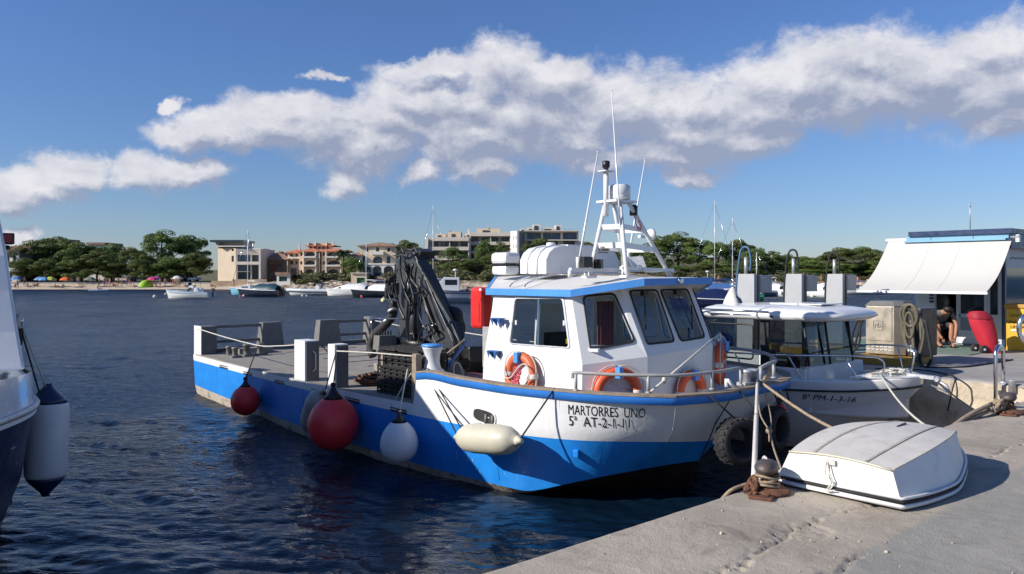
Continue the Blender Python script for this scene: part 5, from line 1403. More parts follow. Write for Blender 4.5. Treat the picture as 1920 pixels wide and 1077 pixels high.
# ---------------- wheelhouse
wh = MB()
Wt = 2.45
A0, A1, F0, G0, H0, I0 = [V3(p) for p in ((6.85, 8.54, .92), (6.85, 6.62, .92), (7.6, 6.22, .92), (8.95, 6.22, .92), (9.65, 6.62, .92), (9.65, 8.54, .92))]
As, S1, Fs, Gs, Hs, Is = [V3(p) for p in ((6.86, 8.5, 1.55), (6.865, 6.62, 1.61), (7.6, 6.22, 1.69), (8.95, 6.22, 1.75), (9.64, 6.62, 1.65), (9.64, 8.5, 1.58))]
At, T1, Ft, Gt, Ht, It = [V3(p) for p in ((6.99, 8.42, Wt), (6.99, 6.93, Wt), (7.52, 6.60, 2.575), (8.97, 6.60, 2.585), (9.5, 6.93, Wt), (9.5, 8.42, Wt))]
for a, b, c, d in ((A0, A1, S1, As), (A1, F0, Fs, S1), (F0, G0, Gs, Fs), (G0, H0, Hs, Gs), (H0, I0, Is, Hs)):
    n = (b-a).cross(d-a).normalized(); ctr = V3((8.25, 7.6, 1.3))
    if n.dot(a-ctr) < 0: n = -n
    wh.prism([a, b, c, d], -n*.04)
def wpoly(pix, pl): return [onP(x, y, *pl) for x, y in pix]
wins = []
def upper(a, b, c, d, polys, rad=.07):
    n = (b-a).cross(d-a).normalized()
    if n.dot(a-V3((8.25, 7.6, 2))) < 0: n = -n
    loops = [rounded(p, rad, 4) for p in polys]
    wh.holed([a, b, c, d], loops, -n*.035)
    for l in loops: wins.append((l, n))
sidew = wpoly([(967, 560), (1056, 560.5), (1068, 652), (957, 644)], (As, S1, T1))
p1w = wpoly([(1094, 557.5), (1151, 552), (1189, 640), (1108, 656)], (S1, Fs, T1))
p2a = wpoly([(1180, 547), (1231, 545.5), (1263, 640), (1213, 645)], (Fs, Gs, Ft))
p2b = wpoly([(1238, 545.5), (1288, 544), (1320, 632), (1276, 639)], (Fs, Gs, Ft))
# keep every wall panel flat: push the far corners onto the window planes
upper(As, S1, T1, At, [sidew], .05); upper(S1, Fs, Ft, T1, [p1w], .06)
upper(Fs, Gs, Gt, Ft, [p2a, p2b], .06)
mir = lambda P: [V3((16.49-p.x, p.y, p.z)) for p in P]
upper(Gs, Hs, Ht, Gt, [[Gs.lerp(Hs, .2).lerp(Gt.lerp(Ht, .2), .12), Gs.lerp(Hs, .8).lerp(Gt.lerp(Ht, .8), .12), Gs.lerp(Hs, .8).lerp(Gt.lerp(Ht, .8), .9), Gs.lerp(Hs, .2).lerp(Gt.lerp(Ht, .2), .9)]])
upper(Hs, Is, It, Ht, [[Hs.lerp(Is, .1).lerp(Ht.lerp(It, .1), .15), Hs.lerp(Is, .48).lerp(Ht.lerp(It, .48), .15), Hs.lerp(Is, .48).lerp(Ht.lerp(It, .48), .9), Hs.lerp(Is, .1).lerp(Ht.lerp(It, .1), .9)],
                      [Hs.lerp(Is, .54).lerp(Ht.lerp(It, .54), .15), Hs.lerp(Is, .92).lerp(Ht.lerp(It, .92), .15), Hs.lerp(Is, .92).lerp(Ht.lerp(It, .92), .9), Hs.lerp(Is, .54).lerp(Ht.lerp(It, .54), .9)]])
# aft wall with two openings
aw = [V3((6.85, 8.54, .92)), V3((9.65, 8.54, .92)), V3((9.5, 8.44, Wt)), V3((6.99, 8.44, Wt))]
wh.holed(aw, [[V3((7.2, 8.50, 1.6)), V3((7.8, 8.50, 1.6)), V3((7.8, 8.455, 2.3)), V3((7.2, 8.455, 2.3))], [V3((8.3, 8.52, 1.0)), V3((9.0, 8.52, 1.0)), V3((9.0, 8.45, 2.35)), V3((8.3, 8.45, 2.35))]], (0, -.04, 0))
wheel = obj('wheelhouse', wh, M['white'], boat)
for i, (l, n) in enumerate(wins):
    c = sum(l, V3())/len(l); k = 1.0
    outer = [p+(p-c).normalized()*.022 for p in l]; inner = [p-(p-c).normalized()*.006 for p in l]
    fr = MB(); fr.holed([p+n*.002 for p in outer], [[p+n*.002 for p in inner]], n*.014)
    f = obj('window_frame', fr, M['galv'] if i == 0 else M['rubber'], wheel)
    g = MB(); g.add([p-n*.012 for p in inner], [tuple(range(len(inner)))]); obj('pane', g, M['pane'], f)
    if i == 0:
        a = onP(1011, 562, As, S1, T1); b = onP(1007, 648, As, S1, T1); m_ = MB(); m_.bar(a, b, .022, .03); obj('sliding_mullion', m_, M['steel'], f)
        for px, py in ((968, 605), (1058, 606)):
            q = onP(px, py, As, S1, T1); k_ = MB(); k_.box(q, (.02, .03, .06)); obj('window_latch', k_, M['white'], f)
# wipers
for a, b in (((1203, 550), (1206, 612)), ((1264, 548), (1293, 612))):
    A = onP(*a, Fs, Gs, Ft)-V3((0, .05, 0)); B_ = onP(*b, Fs, Gs, Ft)-V3((0, .03, 0)); m_ = MB(); m_.bar(A, B_, .012); m_.bar(B_+V3((.0, 0, .28)), B_+V3((.02, 0, -.04)), .02, .01); m_.box(A, (.10, .06, .06)); obj('wiper', m_, M['black'], wheel)
# inside: console, wheel, seat, curtain
c = MB(); c.bx(7.3, 9.2, 6.5, 6.95, .95, 1.72); obj('helm_console', c, M['white'], wheel)
c = MB(); c.bx(6.95, 7.1, 6.85, 7.35, 1.70, 1.76); c.box((7.2, 6.75, 1.78), (.5, .3, .04), .4); obj('chart_shelf', c, M['white'], wheel)
c = MB(); c.box((7.7, 7.9, 1.6), (.45, .12, .6)); c.box((7.7, 7.7, 1.35), (.45, .45, .1)); c.tube([(7.7, 7.7, .92), (7.7, 7.7, 1.3)], .05); obj('helm_seat', c, M['black'], wheel, bevel=.03)
c = MB(); pts = []
for i in range(24): pts.append([V3((7.55+.012*i, 7.0+.03*math.sin(i*1.3), 2.35-.9*k/6)) for k in range(7)])
c.grid(pts); obj('curtain', c, mat('rust_curtain', (.25, .07, .05), .9), wheel)
c = MB(); c.bx(8.2, 9.6, 8.2, 8.44, .95, 1.5); obj('bench', c, M['cap'], wheel)
c = MB(); c.box(onP(1062, 641, As, S1, T1)+V3((.06, 0, 0)), (.06, .08, .06)); obj('yellow_box', c, M['yellow'], wheel)
# roof
RO = [(6.93, 8.52, 2.50), (6.93, 6.88, 2.505), (7.5, 6.2, 2.645), (8.89, 6.2, 2.655), (9.55, 6.88, 2.505), (9.55, 8.52, 2.50), (8.6, 9.5, 2.665), (7.9, 9.5, 2.665)]
rf = MB(); ridge = [(8.2, 6.9, 2.68), (8.2, 8.9, 2.69)]
vs = [V3(p) for p in RO]+[V3(p) for p in ridge]
rf.add(vs, [(0, 1, 9), (1, 8, 9), (1, 2, 8), (2, 3, 8), (3, 4, 8), (4, 9, 8), (4, 5, 9), (5, 6, 9), (6, 7, 9), (7, 0, 9)], False)
rf.add([V3(p)-V3((0, 0, .075)) for p in RO]+[(8.2, 6.9, 2.60), (8.2, 8.9, 2.6)], [(0, 1, 9), (1, 8, 9), (1, 2, 8), (2, 3, 8), (3, 4, 8), (4, 9, 8), (4, 5, 9), (5, 6, 9), (6, 7, 9), (7, 0, 9)], False)
roof = obj('roof', rf, M['roofwhite'], wheel)
fa = MB(); n = 8; O1 = []; 
for i, p in enumerate(RO):
    c = V3((8.22, 7.8, p[2])); o_ = (V3(p)-c).normalized()*.02; O1.append(V3(p)+o_)
fa.grid([[p+V3((0, 0, .006)) for p in O1+[O1[0]]], [p-V3((0, 0, .082)) for p in O1+[O1[0]]]], smooth=False)
fa.grid([[p+V3((0, 0, .006)) for p in O1+[O1[0]]], [V3(p)-(V3(p)-V3((8.22, 7.8, p[2]))).normalized()*.03+V3((0, 0, .006)) for p in RO+[RO[0]]]], smooth=False)
fa.grid([[p-V3((0, 0, .082)) for p in O1+[O1[0]]], [V3(p)-(V3(p)-V3((8.22, 7.8, p[2]))).normalized()*.03-V3((0, 0, .082)) for p in RO+[RO[0]]]], smooth=False)
obj('roof_edge', fa, M['rooftrim'], roof)
m_ = MB(); q = onY(1275, 527, 6.17); m_.lathe([(.03, -.04), (.045, 0), (.045, .05)], q, 12, 'Y'); obj('deck_light', m_, M['steel'], roof)
# steps on the side wall
for (px, py) in ((939, 597), (932, 658), (925, 718)):
    p = onX(px, py, 6.87+(.02 if py < 620 else 0)); m_ = MB(); m_.box(p+V3((-.04, 0, 0)), (.10, .19, .012))
    for s in (-.07, .07): m_.prism([p+V3((-.0, s, 0)), p+V3((-.10, s, 0)), p+V3((0, s, -.11))], (0, .02, 0)); m_.prism([p+V3((-.1, s-.02, 0)), p+V3((-.1, s+.04, 0)), p+V3((-.08, s+.01, -.10))], (.008, 0, 0))
    obj('step', m_, M['stepblue'], wheel)
m_ = MB(); m_.bx(7.12, 7.26, 8.70, 8.86, .92, 1.95); obj('exhaust_trunk', m_, M['railpaint'], boat, bevel=.01)
# red locker
m_ = MB(); m_.box((7.2, 8.98, 2.215), (.23, .27, .60)); rb = obj('fire_hose_box', m_, M['red'], boat, bevel=.05)
m_ = MB(); m_.box((7.2, 8.98, 2.35), (.238, .26, .012)); m_.box((7.084, 8.98, 2.15), (.008, .18, .28)); obj('lid_seam', m_, M['red'], rb)
# roof gear
def canister(c, sx, sy, sz, name, mt, bev, extra=None):
    m_ = MB(); m_.box((c[0], c[1], c[2]+sz/2), (sx, sy, sz)); return obj(name, m_, M[mt], roof, bevel=bev)
cn = canister((7.66, 8.98, 2.69), .28, .35, .15, 'liferaft_canister', 'gel', .05); 
m_ = MB(); m_.box((7.66, 8.98, 2.94), (.30, .37, .18)); o = obj('canister_lid', m_, M['gel'], cn, bevel=.06)
m_ = MB(); m_.box((7.66, 8.98, 2.846), (.31, .38, .014)); obj('strap', m_, M['black'], cn)
v, f = text_mesh('VIKING' if False else '~.~~.~', .06)
m_ = MB(); rows = []
X0, X1, Y0, Y1 = 7.62, 9.15, 8.05, 8.60
sec = [(0, 0), (0, .20), (.06, .30), (.16, .37), (.30, .40)]
for i in range(9):
    t = i/8; y = Y0+(Y1-Y0)*t
    rows.append([V3((X0+a*(1.0), y, 2.71+b_)) for a, b_ in sec]+[V3((X1-a, y, 2.71+b_)) for a, b_ in sec[::-1]])
m_.grid(rows); m_.add(rows[0], [tuple(range(10))]); m_.add(rows[-1], [tuple(range(10))])
tank = obj('water_tank', m_, M['tank'], roof, bevel=.05)
for y in (8.24, 8.44):
    s_ = MB(); s_.tube([V3((X0+a*(1 if i < 5 else 1), y, 2.715+b_)) for i, (a, b_) in enumerate(sec)]+[V3((X1-a, y, 2.715+b_)) for a, b_ in sec[::-1]], .018, 6); obj('tank_rib', s_, M['tank'], tank)
s_ = MB(); s_.lathe([(.07, 0), (.07, .06), (.05, .07)], (8.0, 8.35, 3.10), 12); s_.bx(8.2, 8.7, 8.2, 8.5, 3.1, 3.14); obj('filler_cap', s_, M['tank'], tank)
for k, dy in enumerate((0, -.3)):
    p = [V3((6.98, 8.1+dy, 2.52)), V3((7.1, 8.16+dy, 2.585)), V3((7.45, 8.3+dy, 2.65)), V3((7.75, 8.35+dy, 2.685)), V3((7.8, 8.2+dy, 2.70))]; s_ = MB(); s_.tube(smooth_path(p, 4), .009, 5); obj('pipe_rail', s_, M['steel'], roof)
# radar mast
m_ = MB()
FA, FB, FC, FD = V3((7.45, 7.06, 2.66)), V3((7.68, 6.62, 2.665)), V3((9.12, 7.0, 2.60)), V3((9.0, 7.75, 2.62))
TA, TB, TC, TD = V3((7.93, 7.22, 3.66)), V3((7.98, 7.0, 3.66)), V3((8.16, 7.0, 3.66)), V3((8.14, 7.25, 3.66))
for a, b in ((FA, TA), (FB, TB), (FC, TC), (FD, TD)): m_.tube([a, b], .029, 8)
for t in (.30, .55):
    L = [a.lerp(b, t+.12) for a, b in ((FA, TA), (FB, TB), (FC, TC), (FD, TD))]
    for i in range(4): m_.bar(L[i], L[(i+1) % 4], .012, .075 if t < .5 else .07)
m_.bar(FA+V3((-.35, 0, .10)), FC+V3((0, 0, .16)), .05, .05); m_.bar(FB+V3((0, .1, .12)), FC+V3((0, 0, .16)), .04)
m_.box((8.05, 7.12, 3.68), (.42, .36, .03)); m_.tube([FA+V3((-.35, 0, .10)), FA+V3((-.35, 0, 0))], .03)
for p in (FA, FB, FC, FD): m_.box(p+V3((0, 0, .01)), (.16, .12, .03)); m_.lathe([(.012, 0), (.012, .04)], p+V3((.05, .03, .02)), 6); m_.lathe([(.012, 0), (.012, .04)], p+V3((-.05, .03, .02)), 6)
mast = obj('radar_mast', m_, M['gel'], roof)
m_ = MB(); m_.lathe([(.10, 0), (.15, .015), (.155, .05), (.15, .06), (.155, .07), (.15, .19), (.12, .21), (.02, .215)], (8.08, 7.1, 3.70), 20); obj('radar_dome', m_, M['gel'], mast)
m_ = MB(); p = V3((7.86, 7.14, 3.68)); m_.tube([p+V3((0, 0, -.2)), p+V3((0, 0, .40))], .035, 8); m_.box(p+V3((0, 0, .40)), (.18, .14, .015)); obj('light_post', m_, M['gel'], mast)
m_ = MB(); m_.lathe([(.03, 0), (.035, .03), (.052, .05), (.052, .12), (.035, .13)], p+V3((0, 0, .41)), 12); obj('masthead_light', m_, M['black'], mast)
m_ = MB(); m_.lathe([(.05, 0), (.055, .02), (.055, .13), (.03, .15)], (8.28, 7.02, 3.50), 12); obj('horn', m_, M['black'], mast)
m_ = MB(); m_.tube(smooth_path([(8.28, 7.0, 3.5), (8.26, 6.96, 3.38), (8.32, 6.94, 3.30), (8.36, 6.96, 3.36), (8.32, 7, 3.48)], 4), .008, 5); obj('cable', m_, M['redbuoy'], mast)
m_ = MB(); m_.lathe([(.01, 0), (.07, .005), (.07, .05), (.06, .06)], FA.lerp(TA, .35)+V3((.12, -.05, 0)), 12); m_.box(FA.lerp(TA, .35)+V3((.08, 0, -.02)), (.2, .14, .015)); obj('gps_antenna', m_, M['greypaint'], mast)
m_ = MB(); m_.lathe([(.02, 0), (.08, .02), (.09, .05), (.03, .08)], onY(1217, 440, 7.3), 12, 'X'); m_.box(onY(1207, 444, 7.3), (.2, .05, .04)); obj('searchlight', m_, M['gel'], mast)
m_ = MB(); m_.prism([onY(1178, 482, 7.2), onY(1205, 481, 7.2), onY(1212, 501, 7.0), onY(1190, 503, 7.0)], (0, .05, 0)); obj('solar_panel', m_, M['gel'], mast)
m_ = MB(); q = onY(1097, 492, 7.0); m_.box(q, (.16, .12, .14)); obj('floodlight', m_, M['black'], mast); m_ = MB(); m_.box(q+V3((.25, .0, -.02)), (.12, .10, .12), .5); obj('floodlight', m_, M['black'], mast)
for a, b, r_ in (((1084, 500), (1120.5, 288), .016), ((1169, 515), (1146.5, 171), .014), ((1178, 486), (1209.5, 300), .016)):
    Y = {1084: 7.05, 1169: 6.9, 1178: 7.6}[a[0]]; A = onY(a[0], a[1], Y); B_ = onY(b[0], b[1], Y)
    m_ = MB(); m_.tube([A, A.lerp(B_, .3), B_], [r_, r_*.9, r_*.45], 7); m_.lathe([(r_*.5, 0), (r_*.5, .03)], B_, 6); m_.lathe([(.025, -.02), (.03, .12)], A, 8); obj('whip_antenna', m_, M['gel'], mast)
m_ = MB(); m_.tube(smooth_path([onY(1200, 507, 7.0), onY(1225, 512, 7), onY(1250, 507, 7), onY(1262, 514, 6.9)], 4), .008, 5); m_.tube(smooth_path([onY(1182, 500, 6.9), onY(1190, 506, 6.8), onY(1200, 498, 6.8), onY(1206, 506, 6.8)], 4), .01, 5); obj('cable', m_, M['rope'], mast)

# ---------------- foredeck rails, bow bitts
def railing(pts, posts, r=.02, z=1.36):
    m_ = MB(); m_.tube(smooth_path(pts, 4), r, 8); o = obj('bow_rail', m_, M['railpaint'], boat)
    for p in posts: q = MB(); q.tube([(p[0], p[1], z), (p[0], p[1], p[2])], r*.95, 8); q.lathe([(r*1.9, 0), (r*1.2, .02)], (p[0], p[1], z), 8); obj('stanchion', q, M['railpaint'], o)
railing([(6.50, 6.42, 1.50), (6.50, 6.42, 1.56), (6.52, 6.35, 1.57), (6.72, 6.02, 1.565), (7.0, 5.72, 1.56), (7.35, 5.50, 1.555), (7.9, 5.40, 1.56), (8.3, 5.38, 1.57), (8.38, 5.40, 1.5)], [(6.51, 6.38, 1.56), (7.0, 5.72, 1.56), (7.78, 5.41, 1.56), (8.34, 5.39, 1.55)])
railing([(8.86, 5.45, 1.52), (9.05, 5.45, 1.56), (9.3, 5.50, 1.57), (9.6, 5.70, 1.58), (10.05, 6.12, 1.585), (10.25, 6.6, 1.59), (10.3, 7.4, 1.6), (10.35, 8.3, 1.6)], [(8.88, 5.45, 1.53), (9.25, 5.49, 1.57), (9.75, 5.82, 1.58), (10.3, 7.5, 1.6)], .024)
m_ = MB()
for x in (8.52, 8.66): m_.lathe([(.05, 0), (.05, .16), (.07, .17), (.07, .20)], (x, 5.42, 1.33), 12)
m_.box((8.59, 5.42, 1.36), (.34, .16, .04)); obj('bow_bitts', m_, M['galv'], boat)
m_ = MB(); m_.prism([(8.9, 5.6, .95), (9.35, 5.6, .95), (9.35, 5.6, 1.5)], (0, .03, 0)); obj('anchor_bracket', m_, M['cap'], boat)
m_ = MB(); m_.tube([(8.2, 5.5, 1.34), (8.2, 5.5, 1.44)], .02); m_.tube([(8.25, 5.38, 1.3), (8.05, 5.38, 1.45)], .018); obj('fairlead', m_, M['white'], boat)
# boat hook leaning on the rail
hk = MB(); a = onY(1212, 742, 5.72); b = onY(1350, 625, 5.9); hk.tube([a, b], .014, 7); k_ = b; hk.tube(smooth_path([b, b+V3((.02, 0, -.05)), b+V3((-.03, 0, -.09)), b+V3((-.05, 0, -.06))], 3), .014, 6); hk.lathe([(.02, -.04), (.028, 0), (.02, .05)], a.lerp(b, .22), 8)
tag(obj('boat_hook', hk, M['rope']), 'pale boat hook leaning diagonally on the bow rail in front of the wheelhouse', 'boat hook')

# ---------------- capstan
cp = thing('capstan', (6.38, 9.05, .92), 'white mooring capstan with a blue rim on a blue pedestal', 'winch')
m_ = MB(); m_.lathe([(.155, 0), (.155, .36), (.15, .37)], (6.38, 9.05, .95), 18); obj('pedestal', m_, M['bluetrim'], cp)
m_ = MB(); m_.lathe([(.17, .0), (.17, .03), (.12, .06), (.10, .15), (.105, .24), (.14, .34), (.15, .36)], (6.38, 9.05, 1.33), 20); obj('drum', m_, M['tank'], cp)
m_ = MB(); m_.lathe([(.152, 0), (.152, .035), (.05, .04)], (6.38, 9.05, 1.69), 20); obj('rim', m_, M['rooftrim'], cp)
m_ = MB(); q = onZ(792, 700, 1.36); m_.box((6.17, 9.13, 1.26), (.11, .12, .68), taper=.85); obj('bulwark_post', m_, M['cap'], boat, bevel=.01)
# ---------------- black crates
c1 = onZ(706, 735, .92); c2 = onZ(784, 753, .92)
CX0 = min(c1.x, c2.x)+.02; CY0, CY1 = c2.y+.10, c1.y
def crate_mesh(w, l, h):
    m_ = MB(); t = .02
    def wall(p, u, L):
        u = V3(u)
        for k in range(7):
            q = V3(p)+u*(L*k/6); m_.box(q+V3((0, 0, h/2)), (t, t, h))
        for z in (0.01, h*.34, h*.66, h-.015): m_.bar(V3(p)+V3((0, 0, z)), V3(p)+u*L+V3((0, 0, z)), t*.8, t*1.2)
    wall((-w/2, -l/2, 0), (0, 1, 0), l); wall((w/2, -l/2, 0), (0, 1, 0), l); wall((-w/2, -l/2, 0), (1, 0, 0), w); wall((-w/2, l/2, 0), (1, 0, 0), w)
    m_.bx(-w/2, w/2, -l/2, l/2, .0, .012)
    for q in (-1, 1): m_.box((q*(w/2-.022), 0, h/2), (.006, l-.05, h-.03)); m_.box((0, q*(l/2-.022), h/2), (w-.05, .006, h-.03))
    for z in (h,): 
        m_.bar((-w/2, -l/2, z), (-w/2, l/2, z), .045, .02); m_.bar((w/2, -l/2, z), (w/2, l/2, z), .045, .02); m_.bar((-w/2, -l/2, z), (w/2, -l/2, z), .045, .02); m_.bar((-w/2, l/2, z), (w/2, l/2, z), .045, .02)
    return m_
LW = (CY1-CY0)/1.0
cm = None
pos = ['bottom', 'middle', 'top']
for k in range(3):
    m_ = crate_mesh(.50, LW*.98, .195)
    o = obj('plastic_crate', m_, M['crate']); o.location = (CX0+.28+.01*k, (CY0+CY1)/2+(.02 if k == 1 else -.01), .925+.208*k); o.rotation_euler = (0, 0, (.015, -.02, .02)[k])
    tag(o, ['black plastic crate at the bottom of the stack amidships', 'black plastic crate in the middle of the stack amidships', 'black plastic crate on top of the stack amidships'][k], 'crate', 'black crates stacked on the deck')
m_ = MB()
for k in range(2): m_.box((CX0+.28, (CY0+CY1)/2-.27+.54*k, .925+.208*3+.03), (.50, .45, .02)); 
for k in range(5): m_.box((CX0+.07+.105*k, (CY0+CY1)/2, .925+.208*3+.045), (.05, LW, .03))
tag(obj('plastic_pallet', m_, M['crate']), 'black plastic pallet lying on top of the crate stack', 'pallet')
m_ = MB(); m_.box((CX0+.03, CY1-.14, 1.42), (.012, .05, .17)); tag(obj('wood_batten', m_, M['cap']), 'short pale batten hung on the top crate', 'batten')
# net heap
rg = random.Random(9); m_ = MB(); nc = onZ(690, 722, .92)
for i in range(26):
    a = rg.uniform(0, 6.28); r_ = rg.uniform(.08, .3); z = .93+rg.uniform(0, .16)*(1-r_); pts = [nc+V3((.2, .1, 0))+V3((r_*math.cos(a+t*.9)*(1+.2*rg.random()), r_*1.2*math.sin(a+t*.9), z-.92+.02*math.sin(t*3))) for t in range(6)]
    m_.tube(smooth_path(pts, 3), .02, 5)
tag(obj('rope_heap', m_, M['rust']), 'tangled heap of rusty brown rope beside the black crates', 'rope')
m_ = MB()
for i in range(7):
    c = onX(835+i*4, 693+i*1.5, 7.1); m_.tube([c+V3((.17*math.cos(t)*.5, .2*math.sin(t)*.25, .17*math.sin(t))) for t in [k*math.pi/8 for k in range(16)]], .02, 6, closed=True)
tag(obj('rope_coil', m_, M['rope']), 'coil of grey white mooring rope behind the capstan', 'rope')
m_ = MB(); m_.bx(7.0, 7.6, 9.0, 9.7, .92, 1.18); tag(obj('red_box', m_, M['brownbox'], bevel=.02), 'low dark red box on deck behind the wheelhouse', 'box')
m_ = MB(); p = onX(830, 700, 6.95); q = onX(872, 638, 7.2); m_.prism([p, p+V3((0, -.14, .15)), q+V3((0, -.02, 0)), q+V3((0, .06, -.12))], (.03, 0, 0)); m_.cur = 0
tag(obj('rudder_blade', m_, M['bluetrim']), 'white and blue rudder blade leaning behind the capstan', 'rudder')
m_ = MB(); m_.tube([onX(828, 672, 6.9), onX(872, 637, 7.15)], .018, 6); tag(obj('broom_handle', m_, M['cap']), 'wooden pole leaning behind the capstan', 'pole')

# ---------------- deck crane
CX = 8.3
def cp_(px, py, X=CX): return onX(px, py, X)
crane = MB(); b0 = cp_(800, 680); crane.lathe([(.42, 0), (.42, .12), (.30, .15), (.26, .5), (.30, .55), (.30, .62)], (CX+.1, b0.y, .92), 18)
crane.box((CX+.1, b0.y, 1.0), (1.5, .7, .16)); crane.box((CX+.1, b0.y+.1, 1.35), (.5, .9, .3))
cr = obj('deck_crane', crane, M['crane'], boat, bevel=.01)
def plate(pix, X, th, mt='crane', name='boom', bev=.012):
    m_ = MB(); m_.prism([cp_(a, b, X) for a, b in pix], (th, 0, 0)); return obj(name, m_, M[mt], cr, bevel=bev)
plate([(741, 486), (756, 480), (768, 560), (772, 640), (768, 662), (752, 660), (746, 560)], CX-.05, .26, name='inner_boom')
plate([(754, 478), (776, 473), (786, 497), (849, 640), (852, 662), (846, 678), (826, 668), (812, 630)], CX-.26, .22, name='outer_boom')
plate([(783, 492), (792, 497), (855, 630), (850, 642)], CX-.02, .20, name='extension_boom')
m_ = MB(); m_.bar(cp_(784, 494, CX-.28), cp_(845, 602, CX-.28), .03, .012); obj('pipe', m_, mat('lit_boom_edge', (.45, .36, .2), .35, .7), cr)  # no real pipe: the boom's lit edge, painted as a yellowish strip
m_ = MB(); m_.bar(cp_(781, 490, CX-.28), cp_(842, 604, CX-.28), .012, .02); obj('pipe', m_, M['steel'], cr)
plate([(744, 480), (775, 466), (790, 472), (786, 484), (757, 492)], CX-.18, .34, name='boom_joint', mt='black')
plate([(733, 480), (760, 474), (756, 484)], CX-.1, .2, name='bracket', mt='black')
for a, b, r_, nm in (((775, 560), (776, 640), .075, 'lift_cylinder'), ((790, 550), (818, 625), .05, 'boom_cylinder'), ((762, 500), (775, 590), .045, 'hose_guard'), ((740, 640), (800, 648), .085, 'slew_cylinder')):
    A, B_ = cp_(*a, CX-.30), cp_(*b, CX-.30); m_ = MB(); m_.tube([A, B_], r_, 12); o = obj(nm, m_, M['hose'] if nm != 'lift_cylinder' else M['crane'], cr)
    m_ = MB(); m_.tube([A.lerp(B_, -.08), A.lerp(B_, 1.08)], r_*.45, 8); m_.tube([A.lerp(B_, .1), A.lerp(B_, .16)], r_*1.2, 10); m_.tube([A.lerp(B_, .8), A.lerp(B_, .86)], r_*1.2, 10); obj('cylinder_rod', m_, M['steel'] if nm == 'boom_cylinder' else M['hose'], cr)
rg = random.Random(21)
hp = [[(750, 480), (752, 520), (764, 560), (762, 610), (770, 650)], [(756, 490), (768, 530), (776, 565), (770, 600), (778, 640)], [(775, 495), (770, 520), (784, 540), (792, 552), (805, 590), (815, 612)], [(786, 520), (788, 545), (770, 555), (768, 575)],
      [(746, 505), (737, 520), (735, 540), (742, 560)], [(744, 510), (730, 525), (728, 550), (738, 572)], [(740, 515), (742, 540), (748, 575), (760, 600)], [(842, 604), (850, 620), (860, 640), (862, 664), (852, 690)], [(846, 606), (856, 626), (866, 650), (868, 672)], [(838, 612), (850, 634), (857, 660), (850, 690)],
      [(800, 610), (790, 622), (785, 640), (800, 652)], [(806, 612), (815, 622), (800, 632), (790, 650)], [(752, 500), (764, 520), (759, 545), (770, 572), (766, 600)], [(781, 500), (779, 530), (790, 560), (786, 590), (800, 620)], [(830, 660), (838, 690), (826, 700)], [(858, 680), (866, 700), (850, 705)], [(772, 650), (786, 662), (808, 660), (826, 655)], [(735, 470), (748, 474), (760, 468), (775, 470)], [(745, 475), (750, 462), (758, 476)], [(770, 468), (777, 461), (782, 476)]]
for i, L in enumerate(hp):
    m_ = MB(); X = CX-.34-rg.uniform(0, .12); m_.tube(smooth_path([cp_(a, b, X+rg.uniform(-.03, .03)) for a, b in L], 4), rg.choice([.014, .018, .022]), 6); obj('hydraulic_hose', m_, M['hose'], cr)
m_ = MB(); m_.tube(smooth_path([cp_(738, 565, CX-.35), cp_(736, 590, CX-.35), cp_(722, 610, CX-.4), cp_(703, 628, CX-.45), cp_(695, 650, CX-.5), cp_(700, 668, CX-.5)], 5), .085, 10)
th = obj('suction_hose', m_, M['rubber'], cr)
for t in ((736, 583), (727, 602), (712, 619)):
    m_ = MB(); c = cp_(*t, CX-.38); m_.lathe([(.092, -.02), (.092, .02)], c, 12, rot=Matrix.Rotation(-.5, 3, 'X')); obj('hose_clamp', m_, M['galv'], th)
for k in range(5):
    a = cp_(rg.uniform(727, 742), rg.uniform(520, 570), CX-.3); m_ = MB(); m_.box(a, (.16, rg.uniform(.06, .14), rg.uniform(.1, .25))); obj('valve_block', m_, M['black'], cr, bevel=.015)
m_ = MB(); m_.ball(onX(721.5, 565, CX-.4), .001, 6, 4)
plate([(829, 650), (848, 662), (880, 650), (882, 680), (872, 705), (850, 712), (838, 690)], CX-.1, .5, 'black', 'hydraulic_tank', .03)
m_ = MB(); m_.lathe([(.12, -.12), (.2, -.1), (.22, 0), (.2, .1), (.12, .12)], cp_(848, 597, CX+.2), 16, 'X'); obj('hose_reel', m_, M['rubber'], cr)
m_ = MB(); m_.lathe([(.12, -.12), (.2, -.1), (.22, 0), (.2, .1), (.12, .12)], cp_(852, 615, CX+.25), 16, 'X'); obj('hose_reel', m_, M['rubber'], cr)
m_ = MB(); m_.bar(cp_(861, 585, CX+.3), cp_(868, 650, CX+.3), .03, .05); obj('boom_rest', m_, M['bluetrim'], cr)
rg = random.Random(33)
for k in range(14):
    a = cp_(rg.uniform(745, 840), rg.uniform(652, 690), CX-.35-rg.uniform(0, .2)); m_ = MB(); m_.box(a, (.14, rg.uniform(.08, .22), rg.uniform(.06, .16)), rg.uniform(-.5, .5)); obj('valve_block', m_, M['black'], cr, bevel=.012)
bx_ = cp_(722, 640, CX-.6); m_ = MB(); m_.box(bx_+V3((0, 0, -.02)), (.4, .22, .26), taper=.9); cb = obj('control_box', m_, M['greypaint'], cr, bevel=.01)
m_ = MB(); m_.tube([bx_+V3((-.2, .15, .05)), bx_+V3((-.2, .15, .42)), bx_+V3((.2, -.15, .42)), bx_+V3((.2, -.15, .05))], .012, 6); m_.tube([bx_+V3((-.2, .25, .42)), bx_+V3((.35, -.3, .40))], .012, 6); obj('handrail', m_, M['steel'], cb)
for k in range(5): m_ = MB(); m_.box(bx_+V3((-.12+.06*k, -.0, .14)), (.02, .03, .10)); obj('lever', m_, M['black'], cb)
